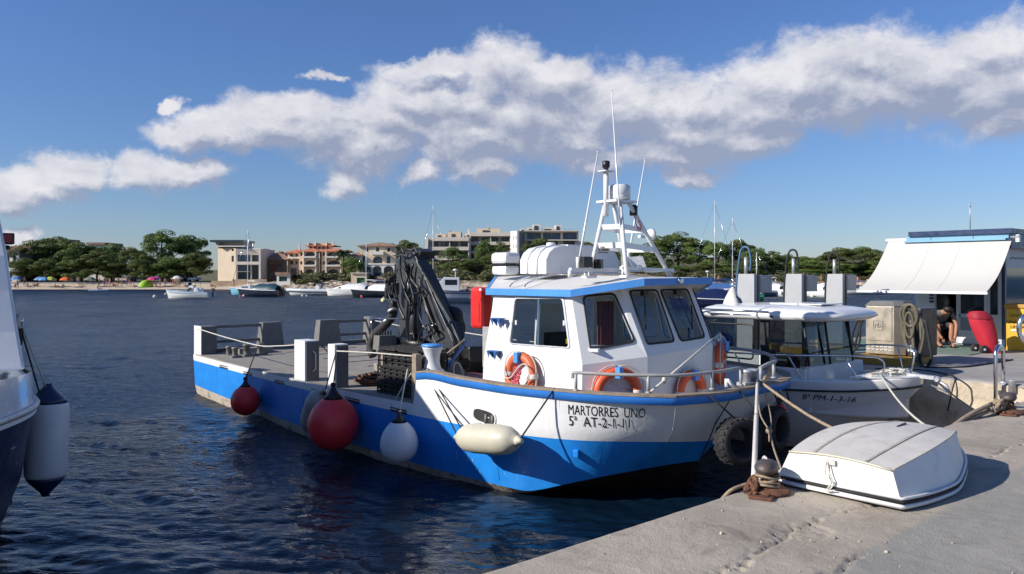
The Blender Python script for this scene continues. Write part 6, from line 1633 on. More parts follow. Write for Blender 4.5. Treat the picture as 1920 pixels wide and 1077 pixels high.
for i, (a, b) in enumerate((((802, 610), (822, 655)), ((815, 618), (806, 650)), ((785, 646), (812, 668)), ((770, 655), (800, 672)))):
    m_ = MB(); m_.bar(cp_(*a, CX-.2), cp_(*b, CX-.2), .09, .1); obj('link_arm', m_, M['crane'], cr, bevel=.01)

# ---------------- lifebuoys
def lifebuoy(c, nrm, Ro, r_, mt, label, rope=True, squash=1.0, roll=0):
    nrm = V3(nrm).normalized(); up = V3((0, 0, 1)); x = up.cross(nrm).normalized(); y = nrm.cross(x)
    root = thing('lifebuoy', c, label, 'lifebuoy', 'lifebuoys hung round the wheelhouse')
    def ring(a0, a1, rad, n, closed): 
        return [V3(c)+x*(Ro*math.cos(a0+(a1-a0)*i/n))+y*(Ro*math.sin(a0+(a1-a0)*i/n)) for i in range(n if closed else n+1)]
    m_ = MB(); pts = ring(0, 2*math.pi, r_, 36, True); m_.tube(pts, r_, 12, closed=True); obj('ring', m_, M[mt], root)
    for k in range(4):
        a = roll+k*math.pi/2; m_ = MB(); m_.tube(ring(a-.13, a+.13, r_, 4, False), r_*1.03, 12); obj('reflective_band', m_, M['tape'], root)
    m_ = MB()
    for k in range(4):
        a = roll+k*math.pi/2; pts = []
        for i in range(9):
            t = a+i/8*math.pi/2; q = Ro+r_*1.05+.035*math.sin(i/8*math.pi); pts.append(V3(c)+x*q*math.cos(t)+y*q*math.sin(t)+nrm*.02)
        m_.tube(pts, .008, 5)
    obj('grab_line', m_, M['rope'], root)
    m_ = MB(); m_.box(V3(c)+y*(Ro-.005)+nrm*(r_+.006), (.075, .075, .13)); obj('hanger', m_, M['rooftrim'], root)
    return root, x, y, nrm
p = onX(978, 703, 6.78); lb = lifebuoy((6.775, p.y, 1.40), (-1, 0, 0), .235, .062, 'orangefade', 'faded orange lifebuoy with pink rope on the lit side of the wheelhouse', roll=math.pi/2)
m_ = MB(); rg = random.Random(4); c0 = V3((6.70, p.y, 1.38)); 
for i in range(16):
    a = rg.uniform(0, 6.28); m_.tube(smooth_path([c0+V3((-.03*rg.random(), -.03+.02*i*.3+.06*math.cos(a+t), .10-.018*i+.05*math.sin(a+t*1.3))) for t in range(5)], 3), .008, 5)
obj('throw_line', m_, M['ropered'], lb[0])
m_ = MB(); m_.tube(smooth_path([c0+V3((-.0, .24, .12)), c0+V3((-.03, .2, -.02)), c0+V3((-.05, .05, .0)), c0+V3((-.04, -.08, .14)), c0+V3((-.03, -.2, .18)), c0+V3((-.03, -.28, .05)), c0+V3((-.02, -.12, -.12))], 4), .009, 5); obj('loose_line', m_, M['rope'], lb[0])
n1 = (Fs-S1).cross(V3((0, 0, 1))).normalized(); n1 = n1 if n1.y < 0 else -n1
c = onP(1154, 735, A1, F0, S1); lifebuoy(c+n1*.07, n1, .255, .062, 'orange', 'bright orange lifebuoy on the angled front panel of the wheelhouse', roll=math.pi/2)
c = onP(1287, 735, F0, G0, Fs); lifebuoy(c+V3((0, -.07, 0)), (0, -1, 0), .235, .062, 'orange', 'orange lifebuoy on the shaded front of the wheelhouse', roll=math.pi/2)
n3 = V3((.5, -.86, 0)); lifebuoy((9.28, 6.32, 1.48), n3, .24, .062, 'orange', 'orange lifebuoy seen edge on round the far corner of the wheelhouse', roll=math.pi/2)
m_ = MB(); A = onP(1150, 717, A1, F0, S1)+n1*.03; m_.tube([A, A+V3((.05, -.03, -.06)), A+V3((.2, -.1, -.10))], .008, 5); m_.ball(A, .022, 8, 6); obj('hook', m_, M['white'], wheel)

# ---------------- fenders
def fender_round(px, py, r_, mt, label, top, X=None, neck='black', tall=1.0, cat='fender', grp='fenders hung along the workboat'):
    X = X if X else 6.0-r_-.02
    c = onX(px, py, X)
    root = thing('fender', c, label, cat, grp)
    m_ = MB(); sk = .30 if mt == 'whitebuoy' else .10; prof = []
    for i in range(19):
        a = math.pi*i/18; z = -math.cos(a); q = math.sin(a); prof.append((max(1e-4, r_*q*(1-(sk*.42*z*z if z > 0 else 0))), r_*z*(1+sk if z > 0 else 1)*tall))
    m_.lathe(prof, c, 26); obj('body', m_, M[mt], root)
    m_ = MB(); t = c+V3((0, 0, r_*tall*(1+sk*.93))); m_.lathe([(r_*.42, -r_*.12), (r_*.22, r_*.10), (r_*.10, r_*.32), (.03, r_*.42)], t, 14); m_.lathe([(.035, -.02), (.035, .03)], t+V3((0, 0, r_*.45)), 8, 'Y'); obj('neck', m_, M[neck], root)
    for q in top:
        l = MB(); l.tube(catenary(t+V3((0, 0, r_*.4)), q, .0, 2), .010, 6); l.ball(t+V3((0, 0, r_*.45)), .03, 8, 6); obj('lanyard', l, M['ropek' if mt != 'whitebuoy' else 'rope'], root)
    return c
rpA, rpB, rpC = V3((6.22, 17.95, 1.50)), V3((6.02, pB[0].y, 1.50)), V3((6.02, pC[2].y if False else pC[1].y, 1.50))
mid = onX(484, 648, 6.02)
fender_round(460, 752, .262, 'redbuoy', 'smaller round red fender nearest the stern', [mid], X=5.80)
fender_round(625, 796, .375, 'redbuoy', 'largest round red fender amidships', [V3((6.0, pC[1].y-.05, 1.45))], X=5.60)
gc = fender_round(748.5, 833, .252, 'whitebuoy', 'pear shaped bluish white fender hanging under the black crates', [V3((6.1, 9.25, 1.38))], X=5.72)
def fender_long(a, b, r_, mt, label, lines, grp, name='fender', cone=None, profile=None):
    a, b = V3(a), V3(b); d = b-a; L = d.length; z = d/L
    root = thing(name, a.lerp(b, .5), label, 'fender', grp)
    rot = z.to_track_quat('Z', 'Y').to_matrix()
    prof = profile or [(.03, 0), (.05, .01), (.6, .06), (.9, .16), (1, .3), (1, .7), (.9, .84), (.6, .94), (.05, .99), (.03, 1)]
    m_ = MB(); m_.lathe([(q*r_ if q > .04 else .012, t*L) for q, t in prof], a, 22, rot=rot); obj('body', m_, M[mt], root)
    for e, s in ((a, -1), (b, 1)):
        m_ = MB()
        if cone: m_.lathe([(r_*.93, 0), (r_*.80, .05), (.05, .17), (.035, .21)][::1], e-z*s*.0, 18, rot=rot if s > 0 else (-z).to_track_quat('Z', 'Y').to_matrix())
        else: m_.lathe([(.06, -.03), (.03, .02), (.028, .05)], e, 10, rot=rot if s > 0 else (-z).to_track_quat('Z', 'Y').to_matrix())
        obj('end_eye', m_, M[cone or mt], root)
    for p0, p1, mt2 in lines: l = MB(); l.tube([p0, p1], .010, 6); l.ball(p0, .028, 8, 6); obj('lanyard', l, M[mt2], root)
    return root
e1 = onX(859, 820, 5.84); e2 = onX(973, 827, 5.97)
post_top = V3((6.24, 9.05, 1.40)); rail_end = V3((6.40, 6.62, 1.37))
fender_long(e1, e2, .178, 'cream', 'long cream fender slung level below the hawse hole', [(e1, post_top, 'ropek'), (e2, rail_end, 'ropek'), (e1+(e2-e1)*.08+V3((0, 0, .08)), post_top+V3((.02, -.05, 0)), 'ropek')], 'fenders hung along the workboat')
k1 = onX(608, 738, 5.66); k2 = onX(588, 806, 5.72); fender_long(k2+V3((0, .12, -.02)), k1+V3((0, .04, .02)), .21, 'greybuoy', 'dull grey fender tucked behind the largest red one', [(k1, V3((6.0, pC[1].y, 1.45)), 'ropek')], 'fenders hung along the workboat', cone=None)
# lines along the aft deck
def line(name, pts, r_, mt, label, n=4, cat='rope'):
    m_ = MB(); m_.tube(smooth_path(pts, n), r_, 6); return tag(obj(name, m_, M[mt]), label, cat)
line('guard_line', [rpA, rpA.lerp(mid, .5)-V3((0, 0, .02)), mid, mid.lerp(rpB, .5)-V3((0, 0, .015)), rpB], .011, 'rope', 'white guard line from the stern post to the second deck post')
line('guard_line', [V3((6.3, pB[1].y, 1.5)), V3((6.3, (pB[1].y+pC[0].y)/2, 1.33)), V3((6.2, pC[0].y, 1.42))], .012, 'ropek', 'short dark chain between the two white deck posts')
line('guard_line', [V3((6.02, pC[1].y, 1.50)), onX(700, 662, 6.1), onX(760, 667, 6.15), V3((6.26, 9.08, 1.56))], .011, 'rope', 'white guard line stretched past the black crates')
line('guard_line', [V3((6.26, 9.08, 1.58)), V3((6.1, 9.3, 1.2)), V3((6.0, 9.4, .95))], .010, 'rope', 'white cord hanging down in front of the crates')
line('guard_line', [V3((10.8, 18, 1.5)), V3((10.6, 16, 1.42)), V3((10.5, 15.6, 1.5)), V3((10.6, 12, 1.36)), V3((10.5, 9.2, 1.4))], .011, 'rope', 'white guard line along the far side of the deck')
# ---------------- tyres on the bow
def tyre(c, nrm, Ro, w, label, ropes, bow=True):
    nrm = V3(nrm).normalized(); rot = nrm.to_track_quat('Z', 'Y').to_matrix()
    root = thing('tyre_fender', c, label, 'tyre', 'tyres hung on the bow')
    m_ = MB(); prof = [(Ro*.60, -w*.42), (Ro*.66, -w*.5), (Ro*.90, -w*.5), (Ro*.985, -w*.40), (Ro, 0), (Ro*.985, w*.40), (Ro*.90, w*.5), (Ro*.66, w*.5), (Ro*.60, w*.42), (Ro*.56, 0), (Ro*.60, -w*.42)]
    vs = []; n = 36
    for r_, z in prof:
        for k in range(n): a = 2*math.pi*k/n; vs.append(V3(c)+rot @ V3((r_*math.cos(a), r_*math.sin(a), z)))
    m_.add(vs, [(i*n+k, i*n+(k+1) % n, (i+1)*n+(k+1) % n, (i+1)*n+k) for i in range(len(prof)-1) for k in range(n)], True); ty = obj('casing', m_, M['rubber'], root)
    for k in range(22):
        for s in (-1, 1):
            a = 2*math.pi*(k+.5*(s > 0))/22; q = MB(); t = rot @ Matrix.Rotation(a, 3, 'Z'); M3 = t @ Matrix.Rotation(s*.35, 3, 'X')
            q.box(V3(c)+t @ V3((Ro*.995, 0, s*w*.23)), (.014, .042, w*.42), M3); obj('tread_lug', q, M['rubber'], ty)
    for a, b in ropes: l = MB(); l.tube([a, b], .011, 6); obj('hanging_rope', l, M['ropek'], root)
t1 = V3((7.80, 5.08, .80)); t2 = V3((8.90, 5.28, .78))
tyre(t1, (-.35, -1, .05), .27, .20, 'big ribbed tractor tyre hanging left of the white sheathed mooring line', [((7.75, 5.10, 1.08), (7.52, 5.28, 1.34)), ((8.05, 4.98, 1.1), (8.12, 5.28, 1.34))])
tyre(t2, (.1, -1, .0), .27, .2, 'second tyre deep in shade at the port side of the bow', [((8.9, 5.2, 1.05), (8.95, 5.36, 1.34)), ((9.15, 5.2, 1.05), (9.3, 5.38, 1.34))])
f_ = onY(1462, 770, 5.3); fender_round(1462, 772, .09, 'redbuoy', 'small red fender half hidden behind the bow', [f_+V3((0, .02, .35))], X=f_.x, grp='fenders hung along the workboat')

# ================================================================== BOAT AT THE LEFT EDGE
lb = thing('pilot_boat', (0, 12, 0), 'blue and white boat with a tall wheelhouse cut off by the left edge', 'boat')
M['bowprint'] = mat('faded_bow_print', (.16, .19, .25), .5, var=.2)
def build_left_boat():
    G = smooth_path([(0, 6.0, 1.95), (.62, 6.5, 1.93), (1.08, 7.3, 1.88), (1.38, 8.2, 1.83), (1.50, 9.2, 1.79), (1.55, 11, 1.76), (1.5, 17.6, 1.74)], 5)
    K = smooth_path([(0, 6.1, 1.62), (.66, 6.6, 1.60), (1.12, 7.4, 1.56), (1.42, 8.3, 1.51), (1.53, 9.2, 1.48), (1.57, 11, 1.45), (1.52, 17.6, 1.42)], 5)
    C_ = smooth_path([(0, 6.8, .75), (.6, 7.4, .75), (1.05, 8.1, .72), (1.35, 8.8, .70), (1.5, 9.5, .68), (1.53, 11.2, .65), (1.5, 17.6, .6)], 5)
    W = smooth_path([(0, 7.2, -.02), (.5, 8.0, -.02), (.95, 8.8, -.02), (1.27, 9.55, -.02), (1.42, 10.3, -.02), (1.44, 12, -.02), (1.42, 17.6, -.02)], 5)
    B_ = [V3((p.x*.6, p.y+.2, -.6)) for p in W]
    mir_ = lambda L: [V3((-p.x, p.y, p.z)) for p in L[::-1]]
    rows = [L+[] for L in (G, K, C_, W, B_)]; rows = [mir_(L)[:-1]+L for L in rows]
    mb = MB(); mb.cur = 0; mb.grid(rows[:2]); mb.cur = 1; mb.grid(rows[1:]); mb.add([r[-1] for r in rows]+[r[0] for r in rows[::-1]], [tuple(range(10))])
    h = obj('hull', mb, [M['gel'], mat('dark_blue_hull', (.008, .018, .07), .4, var=.05)], lb)
    r = MB(); r.tube([p+V3((.012 if p.x > 0 else -.012, 0, -.0)) for p in rows[1]], .032, 6); obj('rub_rail', r, M['galv'], lb)
    r = MB(); r.grid([[V3((p.x*1.0+(.006 if p.x > 0 else -.006), p.y, p.z)) for p in rows[1]], [V3((p.x*1.0+(.02 if p.x > 0 else -.02), p.y+.02, p.z-.07)) for p in rows[1]]]); obj('stripe', r, M['tank'], lb)
    d = MB(); d.prism([V3((p.x*.99, p.y, 1.72)) for p in rows[0]], (0, 0, -.03)); obj('deck', d, M['gel'], lb)
    # white swirl pattern on the bow side: worn illegible sponsor print
    sw = MB(); rg = random.Random(12)
    for k in range(8):
        i = rg.uniform(10, 22); j = int(i); f = rg.uniform(.1, .8); p = K[j].lerp(C_[j], f); q = K[j+1].lerp(C_[j+1], f+rg.uniform(-.1, .1))
        n = V3((1, -.55, .3)).normalized(); a = p+n*.01; b = p.lerp(q, rg.uniform(.25, .7))+n*.01+V3((0, 0, rg.uniform(-.04, .04))); w = rg.uniform(.006, .014)
        sw.add([a, b, b+V3((0, 0, w)), a+V3((0, 0, w))], [(0, 1, 2, 3)])
    obj('bow_print', sw, M['bowprint'], lb)
    sw = MB(); A, B2 = [], []
    for i in range(12, 30): t = (i-12)/18; A.append(W[i].lerp(C_[i], .25+.5*t)+V3((.014, -.01, 0))); B2.append(W[i].lerp(C_[i], .25+.5*t+.09)+V3((.014, -.01, 0)))
    sw.grid([A, B2]); obj('bow_stripe', sw, M['bowprint'], lb)
    v, f = text_mesh('17', .13); mb = MB(); a = onX(-4, 748, 1.47); 
    p = onX(-3, 750, 1.44); q = onX(12, 748, 1.48); u = (q-p); u.z = 0; u.normalize(); mb.add([p+u*x*1.0+V3((.012, -.012, 0))+V3((0, 0, y)) for x, y, _ in v], f); obj('number_lettering', mb, M['text'], lb)
    # wheelhouse
    X1 = 1.39
    F = [onX(a, b, X1) for a, b in ((49, 694), (36, 622), (24, 545), (15, 480), (8, 442))]
    P = [(p.y, p.z) for p in F]+[(F[-1].y+.25, F[-1].z+.22), (11.15, 4.14), (12.1, 4.12), (12.9, 3.72), (14.6, 3.66), (14.75, 3.80), (15.2, 3.86), (15.6, 3.72), (15.8, 3.66), (16.0, 3.84), (16.4, 3.80), (16.75, 3.55), (16.9, 1.7)]
    w = MB(); w.prism([V3((X1, y, z)) for y, z in P], (-2*X1+.1, 0, 0)); wo = obj('wheelhouse', w, M['gel'], lb, bevel=.06)
    g = MB(); g.prism([V3((X1+.004, y, z)) for y, z in ((9.9, 2.5), (10.6, 3.15), (12.0, 3.15), (12.0, 2.5))], (.004, 0, 0)); obj('window', g, M['darkglass'], wo)
    g = MB(); g.prism([V3((X1+.004, y, z)) for y, z in ((12.3, 2.5), (12.3, 3.15), (14.2, 3.15), (14.2, 2.5))], (.004, 0, 0)); obj('window', g, M['darkglass'], wo)
    l = MB(); q = onX(11, 448, X1+.06); l.box(q, (.14, .16, .12)); l.lathe([(.03, 0), (.05, .02), (.03, .05)], q-V3((0, 0, .12)), 8); obj('navigation_light', l, M['black'], wo, bevel=.01)
    l = MB(); l.box(q+V3((.0, -.06, .0)), (.09, .08, .09)); obj('lens', l, M['lamp_red'], wo)
    # rail
    top = [onX(-30, 628, 1.30), onX(0, 621, 1.38), onX(25, 612, 1.42), onX(38, 603, 1.46)]
    r = MB(); r.tube(smooth_path(top+[top[-1]+V3((.02, .15, .02)), top[-1]+V3((.02, .7, -.05))], 4), .026, 8); ro = obj('rail', r, M['steel'], lb)
    for i, (px, X) in enumerate(((6, 1.38), (34, 1.44))):
        a = onX(px, 618 if i == 0 else 606, X); m_ = MB(); m_.tube([a, V3((a.x+.02, a.y-.02, 1.76))], .020, 8); m_.lathe([(.045, 0), (.03, .02)], (a.x+.02, a.y-.02, 1.77), 8); obj('stanchion', m_, M['steel'], ro)
    c = MB(); k = top[-1]; c.tube([k+V3((.06*math.cos(t)*.6, .13*math.cos(t), .06*math.sin(t)+.0)) for t in [i*.4 for i in range(16)]], .022, 6); 
    tag(obj('rope_knot', c, M['rope']), 'rope knotted round the end of the rail of the boat at the left edge', 'rope')
    c = MB(); c.tube(smooth_path([k+V3((0, -.04, 0)), k+V3((-.02, -.10, -.15)), k+V3((0, -.02, -.24)), k+V3((.02, .02, -.12)), k], 4), .012, 6); c.tube([k+V3((-.03, .05, 0)), k+V3((-.04, .02, -.40)), k+V3((-.04, 0, -.45))], .014, 6)
    tag(obj('rope_tail', c, M['ropek']), 'loose rope ends hanging from the rail at the left edge', 'rope')
    m_ = MB(); m_.box(onX(23, 600, 1.40), (.12, .14, .10)); obj('rail_clamp', m_, M['black'], lb, bevel=.02)
    a = onX(88, 893, 1.75); b = onX(80, 752, 1.75)
    b = V3((1.76, a.y+.02, b.z)); a = V3((1.74, a.y, a.z))
    fender_long(a, b, .205, 'whitebuoy', 'large white cylinder fender with dark blue ends hanging from the left boat', [(b+V3((0, 0, .12)), k, 'rope'), (b+V3((-.06, 0, .05)), k+V3((-.02, -.05, 0)), 'ropek')], None, cone='navy', profile=[(.93, 0), (.97, .02), (1, .08), (1, .92), (.97, .98), (.93, 1)])
    f2 = onX(62, 700, 1.6)
build_left_boat()

# ================================================================== SECOND BOAT (white, hard top)
b2 = thing('motorboat', (12, 8, 0), 'white motorboat with a hard top moored between the workboat and the pier', 'boat')
def build_boat2():
    G = smooth_path([(11.0, 12.0, 1.02), (10.9, 9.5, 1.03), (10.88, 8.0, 1.05), (10.90, 7.0, 1.07), (10.98, 6.2, 1.09), (11.18, 5.55, 1.12), (11.45, 5.12, 1.16), (11.72, 4.86, 1.19), (11.95, 4.74, 1.21)], 5)
    R_ = [V3((p.x+.005, p.y+.01, p.z-.13)) for p in G]
    C_ = smooth_path([(11.1, 12, .3), (11.02, 9.5, .3), (11.02, 8, .32), (11.08, 7, .35), (11.2, 6.4, .38), (11.42, 5.9, .42), (11.62, 5.6, .45), (11.8, 5.42, .48), (11.97, 5.25, .5)], 5)
    W = [V3((p.x+.12, p.y+.35, -.05)) for p in C_]; W[-1].x = 12.0
    K = [V3((12, p.y+.3, -.4)) for p in W]
    m_ = lambda L: L+[V3((24-p.x, p.y, p.z)) for p in L[::-1]][1:]
    rows = [m_(L) for L in (G, R_, C_, W, K)]
    mb = MB(); mb.grid(rows); mb.add([r[0] for r in rows]+[r[-1] for r in rows[::-1]], [tuple(range(10))]); obj('hull', mb, M['gel'], b2)
    r = MB(); r.tube([p+V3((-.008 if p.x < 12 else .008, -.008, 0)) for p in rows[1]], .017, 6); obj('rub_rail', r, M['black'], b2)
    # covering board and well
    ins = lambda p, w: p+(V3((12, max(p.y, 6.0), p.z))-p).normalized()*w
    cb = MB(); T = rows[0]; cb.grid([T, [p+V3((0, 0, .02)) for p in T], [ins(p, .18)+V3((0, 0, .03)) for p in T], [V3((ins(p, .20).x, ins(p, .20).y, .62)) for p in T]]); obj('side_deck', cb, M['gel'], b2)
    d = MB(); d.prism([V3((ins(p, .2).x, ins(p, .2).y, .62)) for p in T], (0, 0, -.02)); obj('deck', d, mat('beige_deck', (.5, .47, .42), .7), b2)
    f = MB(); f.prism([V3((p.x, p.y, 1.215)) for p in T if p.y < 5.45], (0, 0, -.02)); obj('foredeck', f, M['gel'], b2)
    w = MB(); w.bx(11.15, 12.85, 6.02, 6.10, .62, 1.30); w.bx(11.06, 11.14, 6.05, 8.6, .9, 1.27); w.bx(12.86, 12.94, 6.05, 8.6, .9, 1.27); cab = obj('cabin', w, M['gel'], b2)
    # cabin corners: aft pillars, middle and front
    for nm, pts in (('pillar', [(11.12, 8.0, .14)]), ('pillar', [(11.12, 6.75, .13)]), ('pillar', [(12.88, 8.0, .08)]), ('pillar', [(12.88, 6.75, .08)])):
        x, y, s = pts[0]; q = MB(); q.box((x, y, 1.64), (.04, s*1.1, .76)); obj(nm, q, M['black'], cab)
    gl = MB(); gl.add([(11.12, 6.66, 1.27), (11.25, 6.10, 1.30), (11.30, 6.22, 2.0), (11.12, 6.66, 2.0)], [(0, 1, 2, 3)]); gl.add([(11.25, 6.10, 1.30), (12.75, 6.10, 1.30), (12.70, 6.22, 2.0), (11.30, 6.22, 2.0)], [(0, 1, 2, 3)]); gl.add([(12.88, 6.66, 1.27), (12.75, 6.10, 1.30), (12.70, 6.22, 2.0), (12.88, 6.66, 2.0)], [(0, 1, 2, 3)])
    obj('windscreen', gl, M['paned'], cab)
    gl = MB(); gl.add([(11.12, 6.85, 1.27), (11.12, 7.9, 1.27), (11.12, 7.9, 2.0), (11.12, 6.85, 2.0)], [(0, 1, 2, 3)]); obj('side_window', gl, M['smoke'], cab)
    gl = MB(); gl.add([(12.88, 6.85, 1.27), (12.88, 7.9, 1.27), (12.88, 7.9, 2.0), (12.88, 6.85, 2.0)], [(0, 1, 2, 3)]); obj('side_window', gl, M['smoke'], cab)
    fr = MB(); a, b_, c, d_ = (11.10, 6.95, 1.35), (11.10, 7.78, 1.35), (11.10, 7.78, 1.9), (11.10, 6.95, 1.9); loop = rounded([V3(a), V3(b_), V3(c), V3(d_)], .06, 3); fr.tube(loop, .014, 6, closed=True); obj('window_frame', fr, M['black'], cab)
    for x, y in ((11.29, 6.2), (12.7, 6.2), (11.85, 6.15)):
        q = MB(); q.tube([(x, y-.1, 1.28), (x, y, 2.0)], .02, 6); obj('windscreen_pillar', q, M['black'], cab)
    s = MB(); s.box((12.3, 7.1, 1.0), (.4, .4, .6)); s.box((12.3, 7.4, 1.15), (.4, .10, .5)); obj('helm_seat', s, M['black'], cab, bevel=.05)
    s = MB(); s.box((12.3, 6.45, 1.0), (.6, .4, .7), taper=.8); obj('helm_console', s, M['black'], cab, bevel=.05)
    # hard top
    rows = []
    def outline(w, y0, y1, z):
        L = []
        for i in range(40):
            a = 2*math.pi*i/40; ex = math.copysign(abs(math.cos(a))**.42, math.cos(a)); ey = math.copysign(abs(math.sin(a))**(.55 if math.sin(a) < 0 else .35), math.sin(a))
            L.append(V3((12+w*ex*(1-.10*max(0, -ey)), (y0+y1)/2+(y1-y0)/2*ey, z)))
        return L
    for w, y0, y1, z in ((.86, 6.0, 7.85, 1.985), (.98, 5.72, 8.0, 1.99), (1.04, 5.60, 8.08, 2.05), (1.03, 5.62, 8.08, 2.10), (.96, 5.75, 8.0, 2.155), (.80, 6.0, 7.9, 2.19), (.45, 6.4, 7.6, 2.215), (.02, 6.9, 7.1, 2.22)): rows.append(outline(w, y0, y1, z))
    t = MB(); t.grid(rows, closed=True); t.add(rows[0], [tuple(range(40))]); ht = obj('hard_top', t, M['gel'], cab)
    q = MB(); q.tube([(10.94, 7.95, 2.13), (10.96, 7.2, 2.13), (10.98, 6.6, 2.12)], .016, 6); q.tube([(10.95, 7.7, 2.07), (10.97, 6.9, 2.06)], .012, 6); obj('roof_rail', q, M['steel'], ht)
    q = MB(); q.box((12.1, 6.6, 2.225), (.7, .9, .02)); obj('roof_hatch', q, M['gel'], ht, bevel=.01)
    q = MB(); q.tube([onY(1440, 572, 7.6), onY(1558, 577, 6.6)], .014, 6); obj('grab_rail', q, M['steel'], ht)
    q = MB(); q.lathe([(.02, -.01), (.02, .01)], (10.965, 6.55, 2.05), 10, 'X'); obj('nav_light', q, M['black'], ht)
    # pulpit rails
    def tb(pts, r_=.014, nm='pulpit_rail'): q = MB(); q.tube(smooth_path(pts, 4), r_, 7); return obj(nm, q, M['steel'], b2)
    zr = 1.50
    o = tb([(10.98, 8.0, 1.42), (10.98, 7.0, 1.45), (11.03, 6.3, 1.47), (11.22, 5.68, 1.5), (11.45, 5.32, zr), (11.58, 5.18, 1.48), (11.62, 5.12, 1.38), (11.60, 5.15, 1.20)])
    o2 = tb([(13.02, 8.0, 1.45), (12.97, 6.3, 1.52), (12.78, 5.68, 1.57), (12.5, 5.2, 1.6), (12.2, 4.95, 1.60), (12.12, 4.90, 1.5), (12.1, 4.95, 1.22)])
    for x, y, z in ((11.03, 6.3, 1.47), (11.3, 5.55, 1.5), (10.96, 7.2, 1.45)): q = MB(); q.tube([(x, y, z), (x+.02, y-.22, 1.1)], .012, 6); obj('stanchion', q, M['steel'], o)
    for x, y, z in ((12.97, 6.3, 1.52), (12.6, 5.35, 1.59)): q = MB(); q.tube([(x, y, z), (x-.0, y-.1, 1.14)], .012, 6); obj('stanchion', q, M['steel'], o2)
    a = MB(); a.bar((12, 5.3, 1.24), (11.97, 4.55, 1.22), .10, .05); a.lathe([(.03, -.05), (.05, 0), (.03, .05)], (11.97, 4.52, 1.2), 10, 'X'); a.tube([(11.97, 4.55, 1.2), (11.97, 4.40, 1.12), (11.97, 4.35, 1.0)], .022, 6); a.prism([(11.9, 4.4, 1.05), (12.04, 4.4, 1.05), (11.97, 4.62, 1.12)], (0, -.02, -.02)); a.ball((12.0, 4.95, 1.25), .05, 10, 8); obj('anchor', a, M['galv'], b2)
    c = MB(); c.bar((11.62, 5.3, 1.235), (11.75, 5.15, 1.235), .03, .03); obj('cleat', c, M['steel'], b2)
    c = MB(); rg = random.Random(8)
    for i in range(5): c.tube(smooth_path([(12+rg.uniform(-.25, .25), 5.1+rg.uniform(-.15, .25), 1.25+rg.uniform(0, .05)) for _ in range(6)], 3), .010, 5)
    tag(obj('rope_heap', c, M['rope']), 'loose white rope lying on the foredeck of the hard top boat', 'rope')
    # registration on the side
    us = list(range(len(G))); mid = [R_[i].lerp(C_[i], .18) for i in us]; S = [0]
    for p, q in zip(mid, mid[1:]): S.append(S[-1]+(q-p).length)
    prj = lambda p: 960+1478*p.dot(RIGHT)/p.dot(FWD)
    px = [prj(p) for p in mid]; sa, sb = float(np.interp(1505, px, S)), float(np.interp(1608, px, S))
    v, f = text_mesh('8ª PM-1-3-16', 1.0); x0 = min(p[0] for p in v); x1 = max(p[0] for p in v); mb = MB(); vs = []
    for x, y, _ in v:
        s = sa+(sb-sa)*(x-x0)/(x1-x0); u = float(np.interp(s, S, us)); i = min(int(u), len(G)-2); fr_ = u-i
        top_, bot = R_[i].lerp(R_[i+1], fr_), C_[i].lerp(C_[i+1], fr_); z = .825+y*.125; t = (top_.z-z)/(top_.z-bot.z); p = top_.lerp(bot, t); n = (R_[i+1]-R_[i]).cross(V3((0, 0, 1))).normalized()
        if n.x > 0: n = -n
        vs.append(p+n*.008)
    mb.add(vs, f); obj('registration_lettering', mb, M['text'], b2)
    # blue and white round fender on the side seen under the hard top
    q = MB(); c_ = onX(1356, 641, 10.85); q.lathe([(.15, -.06), (.18, 0), (.15, .06)], c_, 20, 'X'); o = obj('horseshoe_float', q, M['navy'], b2)
    q = MB(); q.lathe([(.11, -.075), (.11, -.065)], c_, 20, 'X'); obj('emblem_ring', q, M['white'], o); q = MB(); q.lathe([(.075, -.085), (.075, -.075)], c_, 20, 'X'); obj('emblem_disc', q, M['rooftrim'], o)
    q = MB(); q.box((11.05, 8.3, 1.3), (.06, .3, 1.0)); obj('cabin_bulkhead', q, M['black'], cab)
build_boat2()
# furled flag / covered lamp on the hard top
fl = thing('covered_flag', onD(1372, 571, 13.6), 'furled white and navy flag bundled on top of the hard top', 'flag')
c = wloc(fl); m_ = MB(); rows = []
for i in range(9):
    t = i/8; z = t*.30; w = .14*(1-t)**.7+.022
    rows.append([c+V3((w*math.cos(a)*(1+.25*math.sin(3*a+t*4))+.03*t, w*math.sin(a)*(1+.2*math.sin(2*a)), z)) for a in [k*math.pi/7 for k in range(14)]])
m_.grid(rows, closed=True); obj('cloth', m_, M['awning'], fl)
m_ = MB(); m_.prism([c+RIGHT*.02-FWD*.13, c+RIGHT*.17-FWD*.1, c+RIGHT*.13-FWD*.11+V3((0, 0, .10)), c+RIGHT*.05-FWD*.12+V3((0, 0, .16))], FWD*.08); obj('navy_fold', m_, M['navy'], fl)
m_ = MB(); m_.tube([c+V3((.03, 0, .25)), c+V3((.03, 0, .40))], .015, 6); m_.ball(c+V3((.03, 0, .42)), .03, 8, 6); obj('staff', m_, M['steel'], fl)

